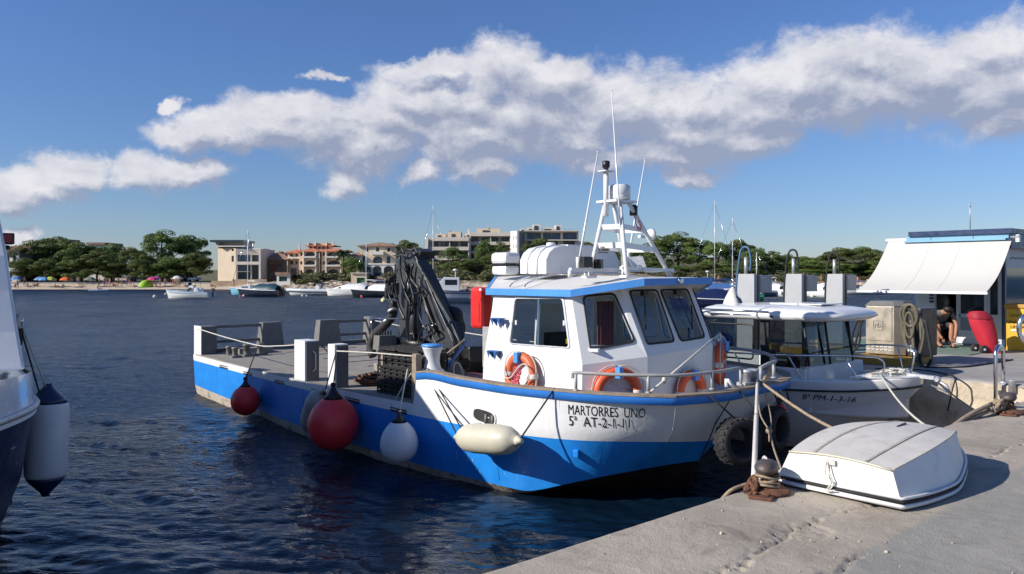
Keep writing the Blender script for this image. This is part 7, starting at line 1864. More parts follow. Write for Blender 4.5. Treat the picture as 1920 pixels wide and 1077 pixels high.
# ================================================================== UPTURNED DINGHY on the quay
dn = thing('dinghy', (6.6, 2.85, QZ), 'upturned white dinghy lying on the quay', 'dinghy')
def build_dinghy():
    st = [ # x, gunwale near/far, bottom near/far, bottom z, gunwale z
     (5.62, 2.36, 3.30, 2.42, 3.20, 1.345, 1.115), (5.85, 2.315, 3.36, 2.40, 3.24, 1.375, 1.11), (6.15, 2.29, 3.40, 2.39, 3.27, 1.405, 1.105), (6.45, 2.30, 3.41, 2.41, 3.28, 1.42, 1.10), (6.75, 2.37, 3.39, 2.455, 3.26, 1.42, 1.10),
     (7.0, 2.44, 3.35, 2.52, 3.22, 1.405, 1.10), (7.22, 2.51, 3.29, 2.58, 3.16, 1.385, 1.105), (7.45, 2.60, 3.2, 2.66, 3.08, 1.30, 1.11), (7.68, 2.72, 3.06, 2.76, 3.0, 1.17, 1.12)]
    rows = []; rs = smooth_path([V3((a[0], a[1], a[2])) for a in st], 4); r2 = smooth_path([V3((a[3], a[4], a[5])) for a in st], 4); r3 = smooth_path([V3((a[6], 0, 0)) for a in st], 4)
    for p, q, g in zip(rs, r2, r3):
        x, g0, g1, b0, b1, zb, zg = p.x, p.y, p.z, q.x, q.y, q.z, g.x
        r = [V3((x, g0, zg))]+[V3((x, g0+(b0-g0)*t, zg+(zb-.015-zg)*t)) for t in (.5, 1)]
        for k in range(1, 8): t = k/8; r.append(V3((x, b0+(b1-b0)*t, zb-.015+.028*math.sin(math.pi*t))))
        r += [V3((x, g1+(b1-g1)*t, zg+(zb-.015-zg)*t)) for t in (1, .5)]+[V3((x, g1, zg))]
        rows.append(r)
    D = mat('old_dinghy_white', (.76, .74, .70), .45, var=.05, dirt=(.46, .40, .28), dirt_amt=.5, dscale=7, dth=.54)
    D2 = mat('old_dinghy_bottom', (.58, .55, .50), .6, var=.08, scale=5, dirt=(.40, .36, .30), dirt_amt=.6, dscale=9)
    h = MB(); h.grid([r[:3] for r in rows]); h.grid([r[-3:] for r in rows]); h.add(rows[0], [tuple(range(len(rows[0])))]); h.add(rows[-1], [tuple(range(len(rows[0])))]); obj('hull_side', h, D, dn)
    h = MB(); h.grid([r[2:-2] for r in rows]); obj('hull_bottom', h, D2, dn)
    e = MB(); e.tube([rows[0][i]+V3((-.003, 0, .0)) for i in range(2, len(rows[0])-2)], .009, 6); e.tube([r[2] for r in rows], .006, 6); obj('chine_strip', e, M['cream'], dn)
    g = [r[0] for r in rows]+[r[-1] for r in rows[::-1]]
    c = V3((6.6, 2.85, 0)); o_ = lambda p, w, dz: V3((p.x, p.y, p.z+dz))+(V3((p.x, p.y, 0))-V3((min(max(p.x, 6.0), 7.1), 2.85, 0))).normalized()*w
    for w, dz, r_, mt, nm in ((.006, .028, .012, 'white', 'rub_strip'), (.010, .004, .011, 'rubber', 'rubber_strip'), (.004, -.028, .018, 'white', 'gunwale')):
        q = MB(); q.tube([o_(p, w, dz) for p in g], r_, 6, closed=True); obj(nm, q, M[mt], dn)
    for t in (.30, .70):
        k = 2+int(round(t*8)); q = MB(); q.grid([[r[k]+V3((0, -.011, .005)), r[k]+V3((0, .011, .005))] for r in rows[:-6]]); obj('keel_strip', q, mat('worn_strip', (.40, .36, .30), .8, var=.3, scale=30), dn)
    q = MB(); a = rows[17][6]; q.box(a+V3((0, 0, .004)), (.22, .012, .012), .1); obj('drain_slot', q, M['black'], dn)
    q = MB(); a = V3((5.62, 2.86, 1.31)); q.box(a+V3((-.014, 0, 0)), (.02, .07, .035)); 
    q.tube(smooth_path([a+V3((-.03, .02, 0)), a+V3((-.035, .0, -.08)), a+V3((-.04, -.03, -.15)), a+V3((-.04, -.0, -.2))], 4), .006, 5); q.tube(smooth_path([a+V3((-.03, .03, 0)), a+V3((-.035, .03, -.1)), a+V3((-.045, -.02, -.14)), a+V3((-.04, .02, -.21)), a+V3((-.05, -.05, -.19))], 4), .006, 5)
    obj('transom_cord', q, M['rope'], dn)
build_dinghy()

rg = random.Random(44); m_ = MB()
for i in range(170):
    x, y = rg.uniform(1.5, 9), rg.uniform(.2, 3.38); s = rg.uniform(.004, .011)*(1 if rg.random() < .9 else 2)
    if 5.4 < x < 7.9 and 2.2 < y < 3.4: continue
    m_.ball((x, y, QZ+s*.2), s, 5, 3, (1, rg.uniform(.6, 1.2), .6))
tag(obj('grit', m_, M['limestone']), 'loose grit and small stones scattered over the quay', 'gravel', kind='stuff')
# ================================================================== BOLLARDS and mooring lines
def bollard(x, y, rz, label, sc=1):
    r = thing('mooring_bollard', (x, y, QZ), label, 'bollard', 'iron bollards on the quay edge'); c = V3((x, y, QZ))
    b = MB(); b.lathe([(.17*sc, 0), (.175*sc, .02), (.15*sc, .035), (.07*sc, .05)], c, 18); b.box(c+V3((.0, 0, .012)), (.52*sc, .17*sc, .022), rz); obj('base_plate', b, M['rust'], r, bevel=.006)
    b = MB(); b.lathe([(.075*sc, .03), (.06*sc, .08), (.065*sc, .13)], c, 16); obj('post', b, M['rust'], r)
    b = MB(); rt = Matrix.Rotation(rz, 3, 'Z')
    b.ball(c+V3((0, 0, .19*sc)), .05*sc, 20, 12, (2.7, 1.8, 1.15), rt); obj('head', b, M['worn_iron'], r)
    for s in (-1, 1):
        for t in (-1, 1): q = MB(); q.lathe([(.018, 0), (.018, .02)], c+rt @ V3((s*.2*sc, t*.045*sc, .024)), 6); obj('bolt', q, M['rust'], r)
    return c
bc = bollard(5.38, 3.25, .35, 'rusty iron bollard beside the dinghy with a pale sheathed line tied to it')
bd = bollard(10.62, 3.22, .3, 'rusty bollard further along the quay at the foot of the steel ladder')
def coils(c, R0, n, r_, mt, name, label, seed, zz=.06):
    rg = random.Random(seed); m_ = MB()
    for i in range(n):
        ph = rg.uniform(0, 6.28); m_.tube([c+V3((R0*(1+.12*rg.random())*math.cos(t)*1.05, R0*math.sin(t), zz+i*.022+.012*math.sin(2*t+ph))) for t in [k*math.pi/9 for k in range(18)]], r_, 6, closed=True)
    return tag(obj(name, m_, M[mt]), label, 'rope')
coils(bc, .085, 4, .011, 'ropeb', 'rope_turns', 'turns of brown rope wound under the head of the near bollard', 1)
m_ = MB(); rg = random.Random(2)
for i in range(7):
    pts = [bc+V3((-.09-.04*k+rg.uniform(-.02, .02), .05-.008*k+rg.uniform(-.05, .03), .10-.03*k+rg.uniform(0, .03))) for k in range(4)]; m_.tube(smooth_path(pts, 3), .018, 6)
tag(obj('rusty_chain', m_, M['rust']), 'rusty brown chain bundle hanging over the quay edge at the near bollard', 'chain')
m_ = MB(); m_.tube(smooth_path([bc+V3((-.06, .06, .07)), bc+V3((-.12, .12, .05)), bc+V3((-.24, .16, .02)), bc+V3((-.30, .21, -.06))], 4), .014, 6); tag(obj('rope_tail', m_, M['ropeb']), 'pale brown rope tail leading off the quay edge left of the near bollard', 'rope')
bowf = V3((8.66, 5.36, 1.40)); b0_ = bc+V3((-.10, .05, .06))
line('mooring_line', [b0_, b0_.lerp(bowf, .45), b0_.lerp(bowf, .55)], .022, 'tape', 'thick pale sheathed mooring line rising from the near bollard to the bow', 2)
line('mooring_line', [b0_.lerp(bowf, .54), b0_.lerp(bowf, .8), bowf], .019, 'rope', 'bare upper end of the line between the sheath and the bow bitts', 2)
line('mooring_line', [bc+V3((-.11, .06, .05)), bc+V3((-.03, -.03, .19)), bc+V3((.05, .05, .25)), bc+V3((.10, .10, .18))], .012, 'rope', 'loop of pale rope thrown over the head of the near bollard')
ring = V3((7.45, 3.38, 1.06))
line('mooring_line', [bowf, bowf.lerp(ring, .5)-V3((0, 0, .06)), ring], .018, 'ropeb', 'grey brown line running from the bow down behind the dinghy')
kn = onD(1442, 808, 7.9)
line('mooring_line', [bowf+V3((0, 0, -.05)), onD(1425, 775, 8.6), kn, onD(1452, 845, 7.0), onD(1470, 893, 6.25)], .009, 'ropeb', 'thin slack line hanging from the bow to the quay, left strand')
line('mooring_line', [bowf+V3((.1, 0, -.05)), onD(1443, 770, 8.5), onD(1446, 795, 8.0), kn], .008, 'ropeb', 'thin slack line joining the knot from the right')
m_ = MB(); m_.ball(kn, .035, 8, 6); m_.tube([kn, kn+V3((-.08, -.05, -.09))], .009, 5); tag(obj('rope_knot', m_, M['ropeb']), 'knot in the thin slack line below the bow', 'knot')
a = onZ(1612, 711, 1.235); line('mooring_line', catenary((11.62, 5.18, 1.25), (8.75, 3.38, 1.08), .09, 8), .014, 'rope', 'bright white mooring line from the hard top boat to the near quay', 1)
line('mooring_line', catenary((11.98, 4.5, 1.14), bd+V3((-.3, .2, .0)), .02, 6), .012, 'ropek', 'dark mooring line from the anchor of the hard top boat to the far bollard', 1)
m_ = MB(); rg = random.Random(6)
for i in range(11):
    pts = [bd+V3((-.30+.06*k+rg.uniform(-.06, .06), .10*(1-k/6)+rg.uniform(-.05, .05), .04+rg.uniform(0, .16)*(k/6+.3))) for k in range(7)]; m_.tube(smooth_path(pts, 3), .021, 6)
tag(obj('rope_heap', m_, M['ropeb']), 'heavy tangle of brown mooring rope round the far bollard', 'rope')
line('mooring_line', [bd+V3((-.25, .1, .12)), bd+V3((-.75, .14, .06)), bd+V3((-1.1, .18, -.02)), bd+V3((-1.45, .22, -.12))], .026, 'ropeb', 'thick brown line leading left over the quay edge from the far bollard')
line('mooring_line', [bd+V3((-.2, .1, .06)), bd+V3((-.6, .13, .02)), bd+V3((-1.0, .17, -.03))], .024, 'ropeb', 'second brown rope end beside the thick line at the far bollard')
line('mooring_line', [bd+V3((.05, 0, .07)), bd+V3((.5, -.05, .02)), bd+V3((.9, -.1, .012))], .012, 'rope', 'white cord lying right of the far bollard')
line('hose_on_pier', [(13.5, 6.1, PZ+.015), (13.9, 5.5, PZ+.015), (13.6, 5.0, PZ+.015), (13.25, 4.75, PZ+.015), (13.08, 4.72, .95), (12.98, 4.76, .6)], .011, 'ropek', 'thin dark cord crossing the pier edge and hanging down its wall')
line('hose_on_pier', [(14.3, 5.6, PZ+.015), (14.9, 5.2, PZ+.015), (15.8, 5.1, PZ+.015), (16.9, 5.05, PZ+.012)], .014, 'ropek', 'thin dark hose lying on the pier below the fuel pump')

# ================================================================== LADDER
ld = thing('ladder', (13.1, 4.05, PZ), 'steel ladder handrail arching over the pier edge', 'ladder')
for nm, dy in (('handrail', 0),):
    p = onX(1877, 700, 13.06); y = 4.10
    m_ = MB(); m_.tube([(12.98, y, -.2), (12.98, y, 1.5)]+[(13.14-.16*math.cos(t), y-.0, 1.5+.14*math.sin(t)) for t in [k*math.pi/8 for k in range(1, 8)]]+[(13.30, y, 1.5), (13.30, y, PZ)], .028, 10); obj(nm, m_, M['steel'], ld)
m_ = MB(); m_.lathe([(.06, 0), (.045, .02)], (13.30, 4.1, PZ), 10); m_.box((13.05, 4.1, PZ-.12), (.14, .05, .05)); obj('mount', m_, M['galv'], ld)
m_ = MB(); m_.tube([(12.98, 3.62, -.2), (12.98, 3.62, .9)], .028, 8); obj('stile', m_, M['steel'], ld)
for z in (.0, .28, .56, .84): m_ = MB(); m_.tube([(12.98, 3.62, z), (12.98, 4.10, z)], .018, 8); obj('rung', m_, M['steel'], ld)
m_ = MB(); m_.lathe([(.05, 0), (.045, .16), (.055, .17)], (13.1, 3.92, PZ-.1), 10); tag(obj('pipe_stub', m_, M['galv']), 'short pipe stub in the pier edge at the ladder', 'pipe')

# ================================================================== FUEL PUMP
fp = thing('fuel_pump', (15.1, 6.5, PZ), 'brushed steel marine fuel dispenser with coiled hoses', 'fuel pump')
a1, a2, a3 = onX(1623, 570, 14.55), onX(1676, 570, 14.55), onX(1690, 570, 14.62)
y0, y1 = a2.y, a1.y
m_ = MB(); zt = a1.z-.03
prof = [(14.55, y0), (14.55, y1), (15.1, y1+.05), (15.2, y0-.1), (14.68, y0-.16)]
m_.prism([V3((x, y, PZ+.16)) for x, y in prof], (0, 0, zt-PZ-.16)); body = obj('cabinet', m_, M['brushed'], fp, bevel=.012)
m_ = MB(); c = V3((14.87, (y0+y1)/2-.03, 0)); base = [V3((x, y, zt)) for x, y in prof]; up = [c+(V3((p.x, p.y, 0))-c)*.80+V3((0, 0, zt+.085)) for p in base]
ex = [c+(V3((p.x, p.y, 0))-c)*1.04+V3((0, 0, zt)) for p in base]
m_.grid([ex, up], smooth=False, closed=True); m_.add(up, [tuple(range(5))]); m_.add(ex, [tuple(range(5))]); obj('top_cap', m_, M['greypaint'], fp)
m_ = MB(); m_.box((14.543, (y0+y1)/2, (PZ+.2+zt)/2+.10), (.012, (y1-y0)*.88, (zt-PZ)*.60)); pn = obj('front_panel', m_, M['brushed'], body, bevel=.004)
for k in range(6):
    for z in (PZ+.30, PZ+.245): m_ = MB(); m_.box((14.542, y0+(y1-y0)*(.12+.152*k), z), (.012, (y1-y0)*.105, .014)); obj('vent_slot', m_, M['tank'], body)
def emblem():
    cx = 14.532; yc = (y0+y1)/2+.02; zc = onX(1655, 611, 14.53).z; m_ = MB(); s = .085
    for a, b in (((-s, -s), (s, -s)), ((s, -s), (s, s)), ((s, s), (-s, s)), ((-s, s), (-s, -s))): m_.bar((cx, yc-a[0], zc+a[1]), (cx, yc-b[0], zc+b[1]), .008, .004)
    for a, b in (((-.055, -.05), (-.055, .02)), ((-.055, .02), (-.01, .02)), ((-.01, .02), (-.01, -.03)), ((-.01, -.03), (.04, -.03)), ((.005, .055), (.005, -.01)), ((.005, -.01), (.055, -.01)), ((.03, .03), (.055, .03))): m_.bar((cx, yc-a[0], zc+a[1]), (cx, yc-b[0], zc+b[1]), .012, .004)
    obj('emblem', m_, M['greypaint'], body)
emblem()
m_ = MB(); m_.bx(14.2, 15.4, y0-.35, y1+.12, PZ, PZ+.14); obj('plinth', m_, M['ochre'], fp, bevel=.01)
m_ = MB(); m_.bx(14.7, 15.4, y0-.42, y0-.17, PZ+.14, zt-.03); obj('hose_cabinet', m_, M['black'], fp, bevel=.02)
def loop(px, py, w, h, X, r_, mt, n=2, dx=0):
    o_ = []
    for i in range(n):
        c = onX(px+i*4, py, X-.03*i); s = 1/98.; L = [c+V3((-.02*math.sin(t), -w*s*math.cos(t)*(1-.15*i), h*s*math.sin(t))) for t in [k*math.pi/10 for k in range(20)]]
        m_ = MB(); m_.tube(L, r_, 7, closed=True); obj('hose', m_, M[mt], fp)
loop(1703, 592, 13, 19, 14.4, .030, 'fuelhose', 2); loop(1705, 610, 7, 22, 14.38, .024, 'fuelhose', 1)
for P_ in ([(1696, 605), (1698, 640), (1712, 668), (1722, 682)], [(1708, 600), (1712, 640), (1716, 672), (1732, 688)], [(1722, 590), (1732, 620), (1727, 655), (1720, 675), (1728, 688)], [(1735, 600), (1744, 650), (1746, 672), (1738, 688), (1728, 686), (1724, 660), (1730, 630), (1732, 598)], [(1700, 572), (1712, 582), (1724, 600), (1728, 640)], [(1690, 580), (1692, 620), (1700, 650), (1708, 662)]):
    m_ = MB(); m_.tube(smooth_path([onX(a, b, 14.42) for a, b in P_], 5), .028, 7); obj('hose', m_, M['fuelhose'] if len(P_) != 8 else M['rubber'], fp)
for P_ in ([(1620, 585), (1606, 605), (1598, 630), (1600, 655), (1612, 648)], [(1622, 590), (1610, 620), (1604, 645), (1598, 668), (1612, 672)], [(1621, 582), (1612, 600), (1612, 640), (1600, 660)]):
    m_ = MB(); m_.tube(smooth_path([onX(a, b, 14.75) for a, b in P_], 5), .022, 7); obj('hose', m_, M['rubber'], fp)
m_ = MB(); q = onX(1705, 658, 14.3); m_.tube([q, q+V3((0, -.12, -.02))], .03, 8); m_.tube([q+V3((0, -.03, 0)), q+V3((0, -.03, .10))], .015, 6); m_.lathe([(.035, -.02), (.035, .02)], q, 8, 'Y'); obj('nozzle', m_, M['galv'], fp)

M['bluehose'] = mat('blue_hose', (.05, .12, .22), .5, var=.1)
M['gb'] = mat('grey_box_paint', (.34, .37, .38), .5, .2, var=.06)
M['pedestal'] = mat('pedestal_steel', (.36, .37, .38), .5, .3, var=.05, scale=3, dirt=(.4, .4, .4), dirt_amt=.3, dscale=3)
# ================================================================== STEEL PEDESTALS along the pier end
def pedestal(px, d, label, hosecol, ph):
    p = onD(px, 515, d); r = thing('service_pedestal', (p.x, p.y, PZ), label, 'pedestal', 'steel service pedestals at the pier end')
    H = 2.71
    m_ = MB(); m_.bx(p.x, p.x+.11, p.y-.19, p.y+.19, PZ, H); obj('column', m_, M['pedestal'], r, bevel=.004)
    m_ = MB(); m_.bx(p.x+.12, p.x+.17, p.y-.21, p.y-.17, PZ, H-.02); obj('edge_channel', m_, M['greypaint'], r)
    m_ = MB(); m_.bx(p.x+.20, p.x+.62, p.y-.20, p.y-.02, H-.36, H-.02); b = obj('side_box', m_, M['gb'], r, bevel=.006)
    m_ = MB(); m_.lathe([(.02, -.0), (.025, .03)], (p.x+.24, p.y-.21, H-.07), 8, 'Y'); obj('lock', m_, M['tank'], b)
    m_ = MB(); m_.tube([(p.x+.05, p.y+.02, H), (p.x+.05, p.y+.02, H+.32)], .035, 8); obj('mast_tube', m_, M['galv'], r)
    z0 = H+ph; w = .10; L = [(p.x+.0, p.y+.16+w*.6, PZ+.3), (p.x+.0, p.y+.10+w, H-.3), (p.x, p.y+.06+w, H+.1), (p.x, p.y+.04+w*.8, z0-.15)]+[(p.x+.02, p.y+.02+w*math.cos(t), z0-.12+.12*math.sin(t)) for t in [k*math.pi/6 for k in range(1, 6)]]+[(p.x+.03, p.y-.10, z0-.25), (p.x+.04, p.y-.08, H+.05)]
    m_ = MB(); m_.tube(smooth_path(L, 3), .022, 6); obj('hose', m_, M[hosecol], r)
    m_ = MB(); m_.bx(p.x-.1, p.x+.5, p.y-.25, p.y+.25, PZ, PZ+.13); obj('plinth', m_, M['ochre'], r)
pedestal(1397.5, 15.1, 'galvanised pedestal with a blue looped hose, leftmost of three', 'bluehose', .52)
pedestal(1487, 16.2, 'galvanised pedestal with a black hose loop, middle of three', 'rubber', .50)
pedestal(1564, 17.3, 'galvanised pedestal with a black hose and white tube, rightmost of three', 'rubber', .47)
for i, px in enumerate((1445, 1532)):
    p = onD(px, 515, 16.4+i); m_ = MB(); m_.bx(p.x-.15, p.x+.2, p.y-.1, p.y+.1, PZ, PZ+.18); tag(obj('edge_barrier', m_, M['ochre']), ['low ochre barrier block between left and middle pedestals', 'low ochre barrier block between middle and right pedestals'][i], 'barrier')

# ================================================================== KIOSK
ks = thing('kiosk', (19.9, 7.0, PZ), 'fuel station kiosk with a navy roof and a white awning', 'kiosk')
KX = 19.7; KY0, KY1 = 6.05, 8.0
def kb(name, mt, x0, x1, y0, y1, z0, z1, parent=None, bev=0): m_ = MB(); m_.bx(x0, x1, y0, y1, z0, z1); return obj(name, m_, M[mt], parent or ks, bevel=bev)
def ky(px, X=KX): return onX(px, 560, X).y
yA, yB, yC, yD, yE, yF = ky(1727), ky(1754), ky(1799), ky(1846), ky(1850), ky(1879)
kb('wall', 'kioskwall', KX, KX+.08, yB, yA+.1, PZ, 3.5)
kb('wall', 'kioskwall', KX+1.9, KX+1.98, KY0, yA+.1, PZ, 3.5)
kb('wall', 'kioskwall', KX, KX+1.98, yA+.05, yA+.13, PZ, 3.5)
kb('lintel', 'kioskwall', KX, KX+.08, KY0, yB, 3.05, 3.5)
fr = kb('counter_front', 'kiosklow', KX-.02, KX+.06, yD, yC, 1.42, 1.74); kb('counter_base', 'white', KX-.03, KX+.05, yD, yC, PZ+.04, 1.42)
kb('window_frame', 'kioskwall', KX-.03, KX+.06, yC-.03, yC+.06, PZ+.04, 3.05); kb('window_frame', 'kioskwall', KX-.03, KX+.06, yD-.07, yD, PZ+.04, 3.05); kb('window_frame', 'kioskwall', KX-.03, KX+.06, yD, yC, 1.72, 1.80)
kb('pane', 'darkglass', KX, KX+.02, yD, yC, 1.80, 3.05)
kb('door', 'kioskwall', KX-.02, KX+.05, yF, yE, PZ+.04, 3.05); kb('door_pane', 'darkglass', KX-.026, KX-.018, yF+.08, yE-.08, 1.80, 2.95)
kb('corner_post', 'navy', KX-.03, KX+.08, KY0-.02, yF, PZ, 3.5)
kb('side_wall', 'kiosklow', KX+.08, KX+1.9, KY0, KY0+.08, PZ, 1.75); kb('side_header', 'kioskwall', KX+.08, KX+1.9, KY0-.01, KY0+.08, 2.85, 3.3)
kb('side_pane', 'darkglass', KX+.1, KX+1.8, KY0+.02, KY0+.05, 1.75, 2.85); kb('corner_post', 'lightblue', KX+1.85, KX+1.95, KY0-.02, KY0+.08, PZ, 3.3)
kb('side_fascia', 'navy', KX-.2, KX+2.2, KY0-.20, KY0-.12, 3.28, 3.5)
kb('floor_slab', 'kiosklow', KX, KX+1.9, KY0+.08, yA+.1, PZ+.005, PZ+.04); kb('ceiling', 'white', KX+.08, KX+1.9, KY0+.08, yA+.05, 3.3, 3.35)
kb('back_fittings', 'black', KX+1.5, KX+1.88, KY0+.1, yA, PZ+.04, 2.2)
kb('hanging_jacket', 'rooftrim', KX+1.2, KX+1.3, ky(1795)+.0, ky(1783), 1.75, 2.3)
m_ = MB(); m_.lathe([(.05, -.03), (.19, -.02), (.2, 0), (.19, .02), (.05, .03)], (KX+.9, ky(1765, KX+.9), onX(1765, 566, KX+.9).z), 20, 'X'); obj('fan', m_, M['galv'], ks)
kb('roof_band', 'lightblue', KX-.22, KX+2.2, KY0-.15, yA+.25, 3.50, 3.60); kb('roof_slab', 'navy', KX-.28, KX+2.3, KY0-.22, yA+.18, 3.60, 3.71)
kb('gutter', 'lightblue', KX-.25, KX-.2, KY0-.1, yA+.3, 3.46, 3.5)
for i in range(2): kb('band_joint', 'navy', KX-.225, KX-.22, KY0+.55+i*.9, KY0+.56+i*.9, 3.5, 3.6)
m_ = MB(); q = onX(1819, 430, 20.6); m_.tube([q, (q.x, q.y, onX(1819, 378, 20.6).z)], .012, 6); m_.bar((q.x-.08, q.y, q.z+.55), (q.x+.08, q.y, q.z+.55), .012); obj('aerial', m_, M['galv'], ks)
# vertical blue letters on the left panel: BAR-like strokes seen edge on in shade
m_ = MB()
for k in range(3): z = 2.22-.08*k; y = ky(1747); m_.box((KX-.01, y, z), (.01, .10, .05)); 
obj('sign_strokes', m_, M['navy'], ks)
m_ = MB(); 
for k in range(4): m_.box((KX-.012, ky(1826)+.02*k, 2.40-.025*k+.05), (.004, .28-.05*k, .008))
obj('glass_lettering', m_, M['tank'], ks)
v, f = text_mesh('BUNKERING', .10) if False else ([], [])
m_ = MB()
for k in range(11): m_.box((KX+.35+.10*k, KY0-.016, 3.06+.01*((k*7) % 3)), (.06, .006, .03))
obj('header_lettering', m_, M['navy'], ks)
# awning
aw = MB(); rows = []
for i in range(13):
    t = i/12; x = KX-.12-(KX-.12-17.98)*t; 
    r = []
    for j in range(9):
        s = j/8; y = 5.85+(8.50-5.85)*s+0; yl = 5.85+(8.52-5.85)*s
        z = 3.515-(3.515-2.34)*t-.17*math.sin(math.pi*t)*1.0-.02*math.sin(math.pi*s)*t
        r.append(V3((x, yl, z)))
    rows.append(r)
aw.grid(rows); aw.grid([[p-V3((0, 0, .004)) for p in r] for r in rows]); cl = obj('awning', aw, M['awning'], ks)
for j in (3, 5): m_ = MB(); m_.tube([r[j]+V3((-.001, 0, .001)) for r in rows], .003, 4); obj('seam', m_, M['awning'], cl)
m_ = MB(); m_.tube([(KX-.12, 5.72, 3.53), (KX-.12, 8.58, 3.53)], .045, 10); m_.box((KX-.1, 5.75, 3.49), (.1, .07, .16)); obj('awning_roller', m_, M['white'], cl)
m_ = MB(); m_.box((17.97, 7.18, 2.315), (.05, 2.72, .05)); obj('front_bar', m_, M['white'], cl)
m_ = MB(); m_.tube([(KX-.1, 6.0, 3.4), (18.9, 6.0, 2.7), (18.0, 6.0, 2.32)], .02, 6); m_.tube([(KX-.1, 8.35, 3.4), (18.9, 8.35, 2.7), (18.0, 8.35, 2.32)], .02, 6); obj('awning_arm', m_, M['white'], cl)

# seated man in the doorway, bending to his sandals
def seated_man():
    J = dict(pelvis=(0, 0, .46, .15, .13), belly=(0, -.10, .60, .14, .11), chest=(0, -.28, .74, .16, .12), neck=(0, -.40, .80, .06), chin=(0, -.47, .79, .075), head=(0, -.54, .83, .095),
        sl=(.19, -.33, .76, .06), el=(.25, -.42, .50, .045), wl=(.17, -.52, .27, .032), hl=(.13, -.56, .20, .035), sr=(-.19, -.33, .76, .06), er=(-.25, -.42, .50, .045), wr=(-.16, -.52, .27, .032), hr=(-.12, -.56, .20, .035),
        hipl=(.10, -.04, .46, .10), kl=(.15, -.42, .50, .065), al=(.13, -.40, .09, .042), tl=(.13, -.56, .04, .04), hipr=(-.10, -.04, .46, .10), kr=(-.15, -.42, .50, .065), ar=(-.12, -.36, .09, .042), tr=(-.12, -.52, .04, .04))
    def pk(c):
        if c.y < -.43 and c.z > .83 or (c.y < -.5 and c.z > .86): return 3
        if c.z > .5 and c.y > -.40 and abs(c.x) < .20 and c.z > .55: return 1
        if c.z > .36 and c.y > -.40: return 2
        return 0
    me = skin_mesh('person', J, BE, [M['skin'], M['cloth_grey'], mat('dark_shorts', (.03, .03, .035), .9), M['hair']], pk)
    r = thing('person', (0, 0, 0), 'seated man in dark shirt and shorts bending over his sandals in the kiosk doorway', 'person')
    o = bpy.data.objects.new('body', me); COL.objects.link(o); o.parent = r
    cap = MB(); cap.ball((0, -.555, .855), .098, 14, 8, (1, 1, .8)); cap.box((0, -.655, .84), (.13, .10, .012)); obj('cap', cap, M['hair'], r)
    for s in (-1, 1):
        sh = MB(); sh.box((s*.125, -.47, .012), (.09, .27, .022)); sh.bar((s*.125-.045, -.52, .03), (s*.125+.045, -.50, .07), .02, .01); obj('sandal', sh, M['black'], r)
        for k in range(4):
            fg = MB(); x = s*(.105+.012*k); fg.tube([(x, -.575, .19), (x, -.60, .155), (x, -.595, .12)], [.009, .008, .006], 6); obj('finger', fg, M['skin'], r)
        fg = MB(); fg.tube([(s*.10, -.56, .20), (s*.085, -.58, .17), (s*.085, -.585, .15)], [.010, .009, .007], 6); obj('thumb', fg, M['skin'], r)
    p = onZ(1753, 652, PZ); r.location = (p.x+.35, p.y+.12, PZ+.006); r.rotation_euler = (0, 0, math.pi*1.0+.95-math.pi)
    r.rotation_euler = (0, 0, -.75)
    st = MB(); st.bx(p.x+.15, p.x+.5, p.y+.12, p.y+.5, PZ+.006, PZ+.36); tag(obj('stool', st, M['black'], bevel=.02), 'low dark stool under the seated man in the kiosk doorway', 'stool')
seated_man()
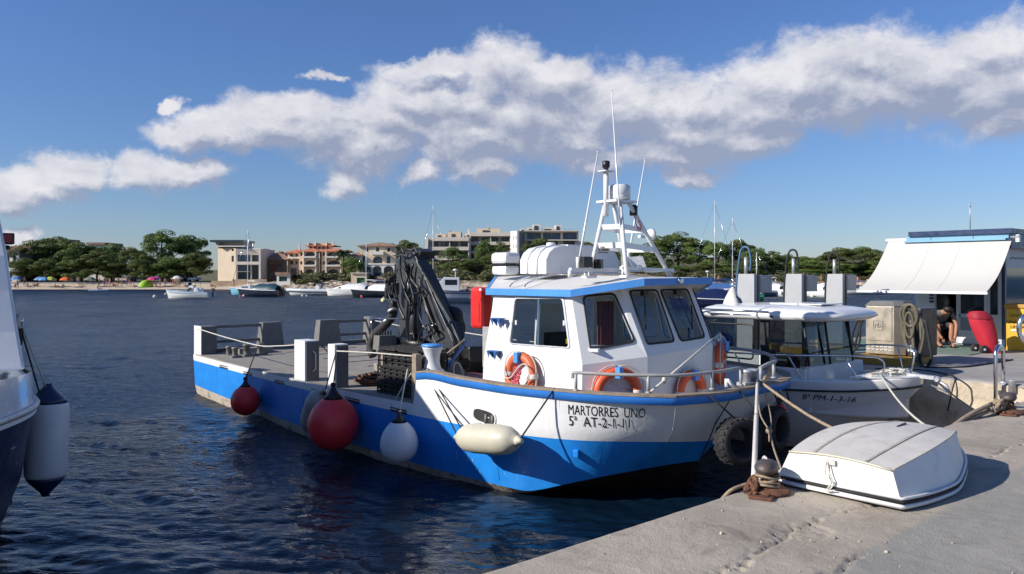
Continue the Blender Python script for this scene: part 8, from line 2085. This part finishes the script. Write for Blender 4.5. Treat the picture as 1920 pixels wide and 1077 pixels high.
# red bag on wheels
def red_bag():
    p = onZ(1856, 662, PZ); q = RIGHT; r = thing('wheeled_bag', p, 'tall red covered trolley bag with a black wheel in front of the kiosk', 'trolley')
    s = 17.0/1478; out = [(1847, 662), (1832, 628), (1821, 606), (1819, 592), (1828, 587), (1842, 588), (1853, 596), (1862, 610), (1868, 645), (1869, 661)]
    m_ = MB(); rows = []
    lv = [(0, 1848, 1868), (.12, 1843, 1868.5), (.3, 1836, 1868), (.5, 1829, 1866), (.7, 1822, 1862), (.82, 1820, 1857), (.92, 1819, 1852), (.99, 1824, 1846), (1.0, 1830, 1841)]
    for t, a, b in lv:
        z = (662-(662-587)*t); z = PZ+(662-z)*s; xa, xb = (a-1856)*s, (b-1856)*s; cx = (xa+xb)/2; w = (xb-xa)/2; dd = min(w, .19)
        rows.append([p+RIGHT*(cx+w*math.copysign(abs(math.cos(k*math.pi/10))**.7, math.cos(k*math.pi/10))*(1+.05*math.sin(k*2.1+t*9)+.04*math.sin(k*5.3+t*31)))+FWD*(dd*math.sin(k*math.pi/10)*(1+.06*math.sin(k*3+t*7)))+V3((0, 0, z-PZ)) for k in range(20)])
    m_.grid(rows, closed=True); m_.add(rows[0], [tuple(range(20))]); m_.add(rows[-1], [tuple(range(20))]); b = obj('cover', m_, M['redbag'], r)
    m_ = MB(); rr_ = []
    for t in (.80, .92, .995):
        i = min(range(len(lv)), key=lambda k: abs(lv[k][0]-t)); rr_.append([v+(v-sum(rows[i], V3())/20).normalized()*.012 for v in rows[i]])
    m_.grid(rr_, closed=True); obj('flap', m_, mat('dark_red_canvas', (.30, .012, .025), .7), b)
    for k in (0, 1):
        c = p+RIGHT*((1838-1856)*s)+FWD*(-.14+.32*k)+V3((0, 0, .085)); rot = (FWD).to_track_quat('Z', 'Y').to_matrix()
        m_ = MB(); m_.lathe([(.03, -.03), (.07, -.03), (.085, -.018), (.085, .018), (.07, .03), (.03, .03)], c, 18, rot=rot); w = obj('wheel', m_, M['rubber'], r); m_ = MB(); m_.lathe([(.022, -.04), (.022, .04)], c, 10, rot=rot); obj('hub', m_, M['tank'], w)
    m_ = MB(); m_.bar(p+RIGHT*(.02)-FWD*.12+V3((0, 0, .012)), p+RIGHT*(.22)-FWD*.12+V3((0, 0, .012)), .05, .02); obj('foot', m_, M['red'], r)
red_bag()
# yellow waste bin
bn = thing('waste_bin', (19.3, 5.6, PZ), 'yellow waste container beside the kiosk, cut by the right edge', 'bin')
bx0 = onX(1886, 600, 19.0)
def bb(name, mt, x0, x1, y0, y1, z0, z1, parent=None, bev=0): m_ = MB(); m_.bx(x0, x1, y0, y1, z0, z1); return obj(name, m_, M[mt], parent or bn, bevel=bev)
bdy = bb('body', 'yellow', 19.0, 19.75, 4.9, bx0.y, PZ, 1.98, None, .02); bb('lid', 'ochre', 18.97, 19.78, 4.87, bx0.y+.03, 1.98, 2.07, None, .02)
for i, (t, z, h) in enumerate((('ACEITE', 1.80, .06), ('UNA MAR', 1.66, .065), ('LIMPIA', 1.56, .065))):
    v, f = text_mesh(t, h*1.4); w = max(p[0] for p in v); yc = onX(1908, 600, 19.0).y; m_ = MB(); m_.add([(18.988, yc+w/2-x, z+y) for x, y, _ in v], f); obj('bin_lettering', m_, M['text'], bdy)
bb('label_plate', 'tank', 18.985, 19.0, onX(1914, 600, 19).y, onX(1896, 600, 19).y, 1.50, 1.535, bdy)
# round chromed mirror edge at the frame's right side
m_ = MB(); rt = Matrix.Identity(3); c = onD(1927, 616, 14.5)
mr = thing('steel_basket', (c.x, c.y, PZ), 'rounded white and steel life ring holder cut by the right edge', 'holder')
rot = (-FWD).to_track_quat('Z', 'Y').to_matrix(); m_ = MB(); vs = [c+rot @ V3((.16*math.cos(t), .24*math.sin(t), 0)) for t in [k*math.pi/14 for k in range(28)]]; m_.tube(vs, .045, 10, closed=True); obj('ring', m_, M['steel'], mr)
m_ = MB(); m_.tube([(c.x+.02, c.y, PZ), (c.x+.02, c.y, c.z-.2)], .03, 8); obj('post', m_, M['galv'], mr)
# sign post in the trees left of the awning
m_ = MB(); a = onD(1666, 515, 60);
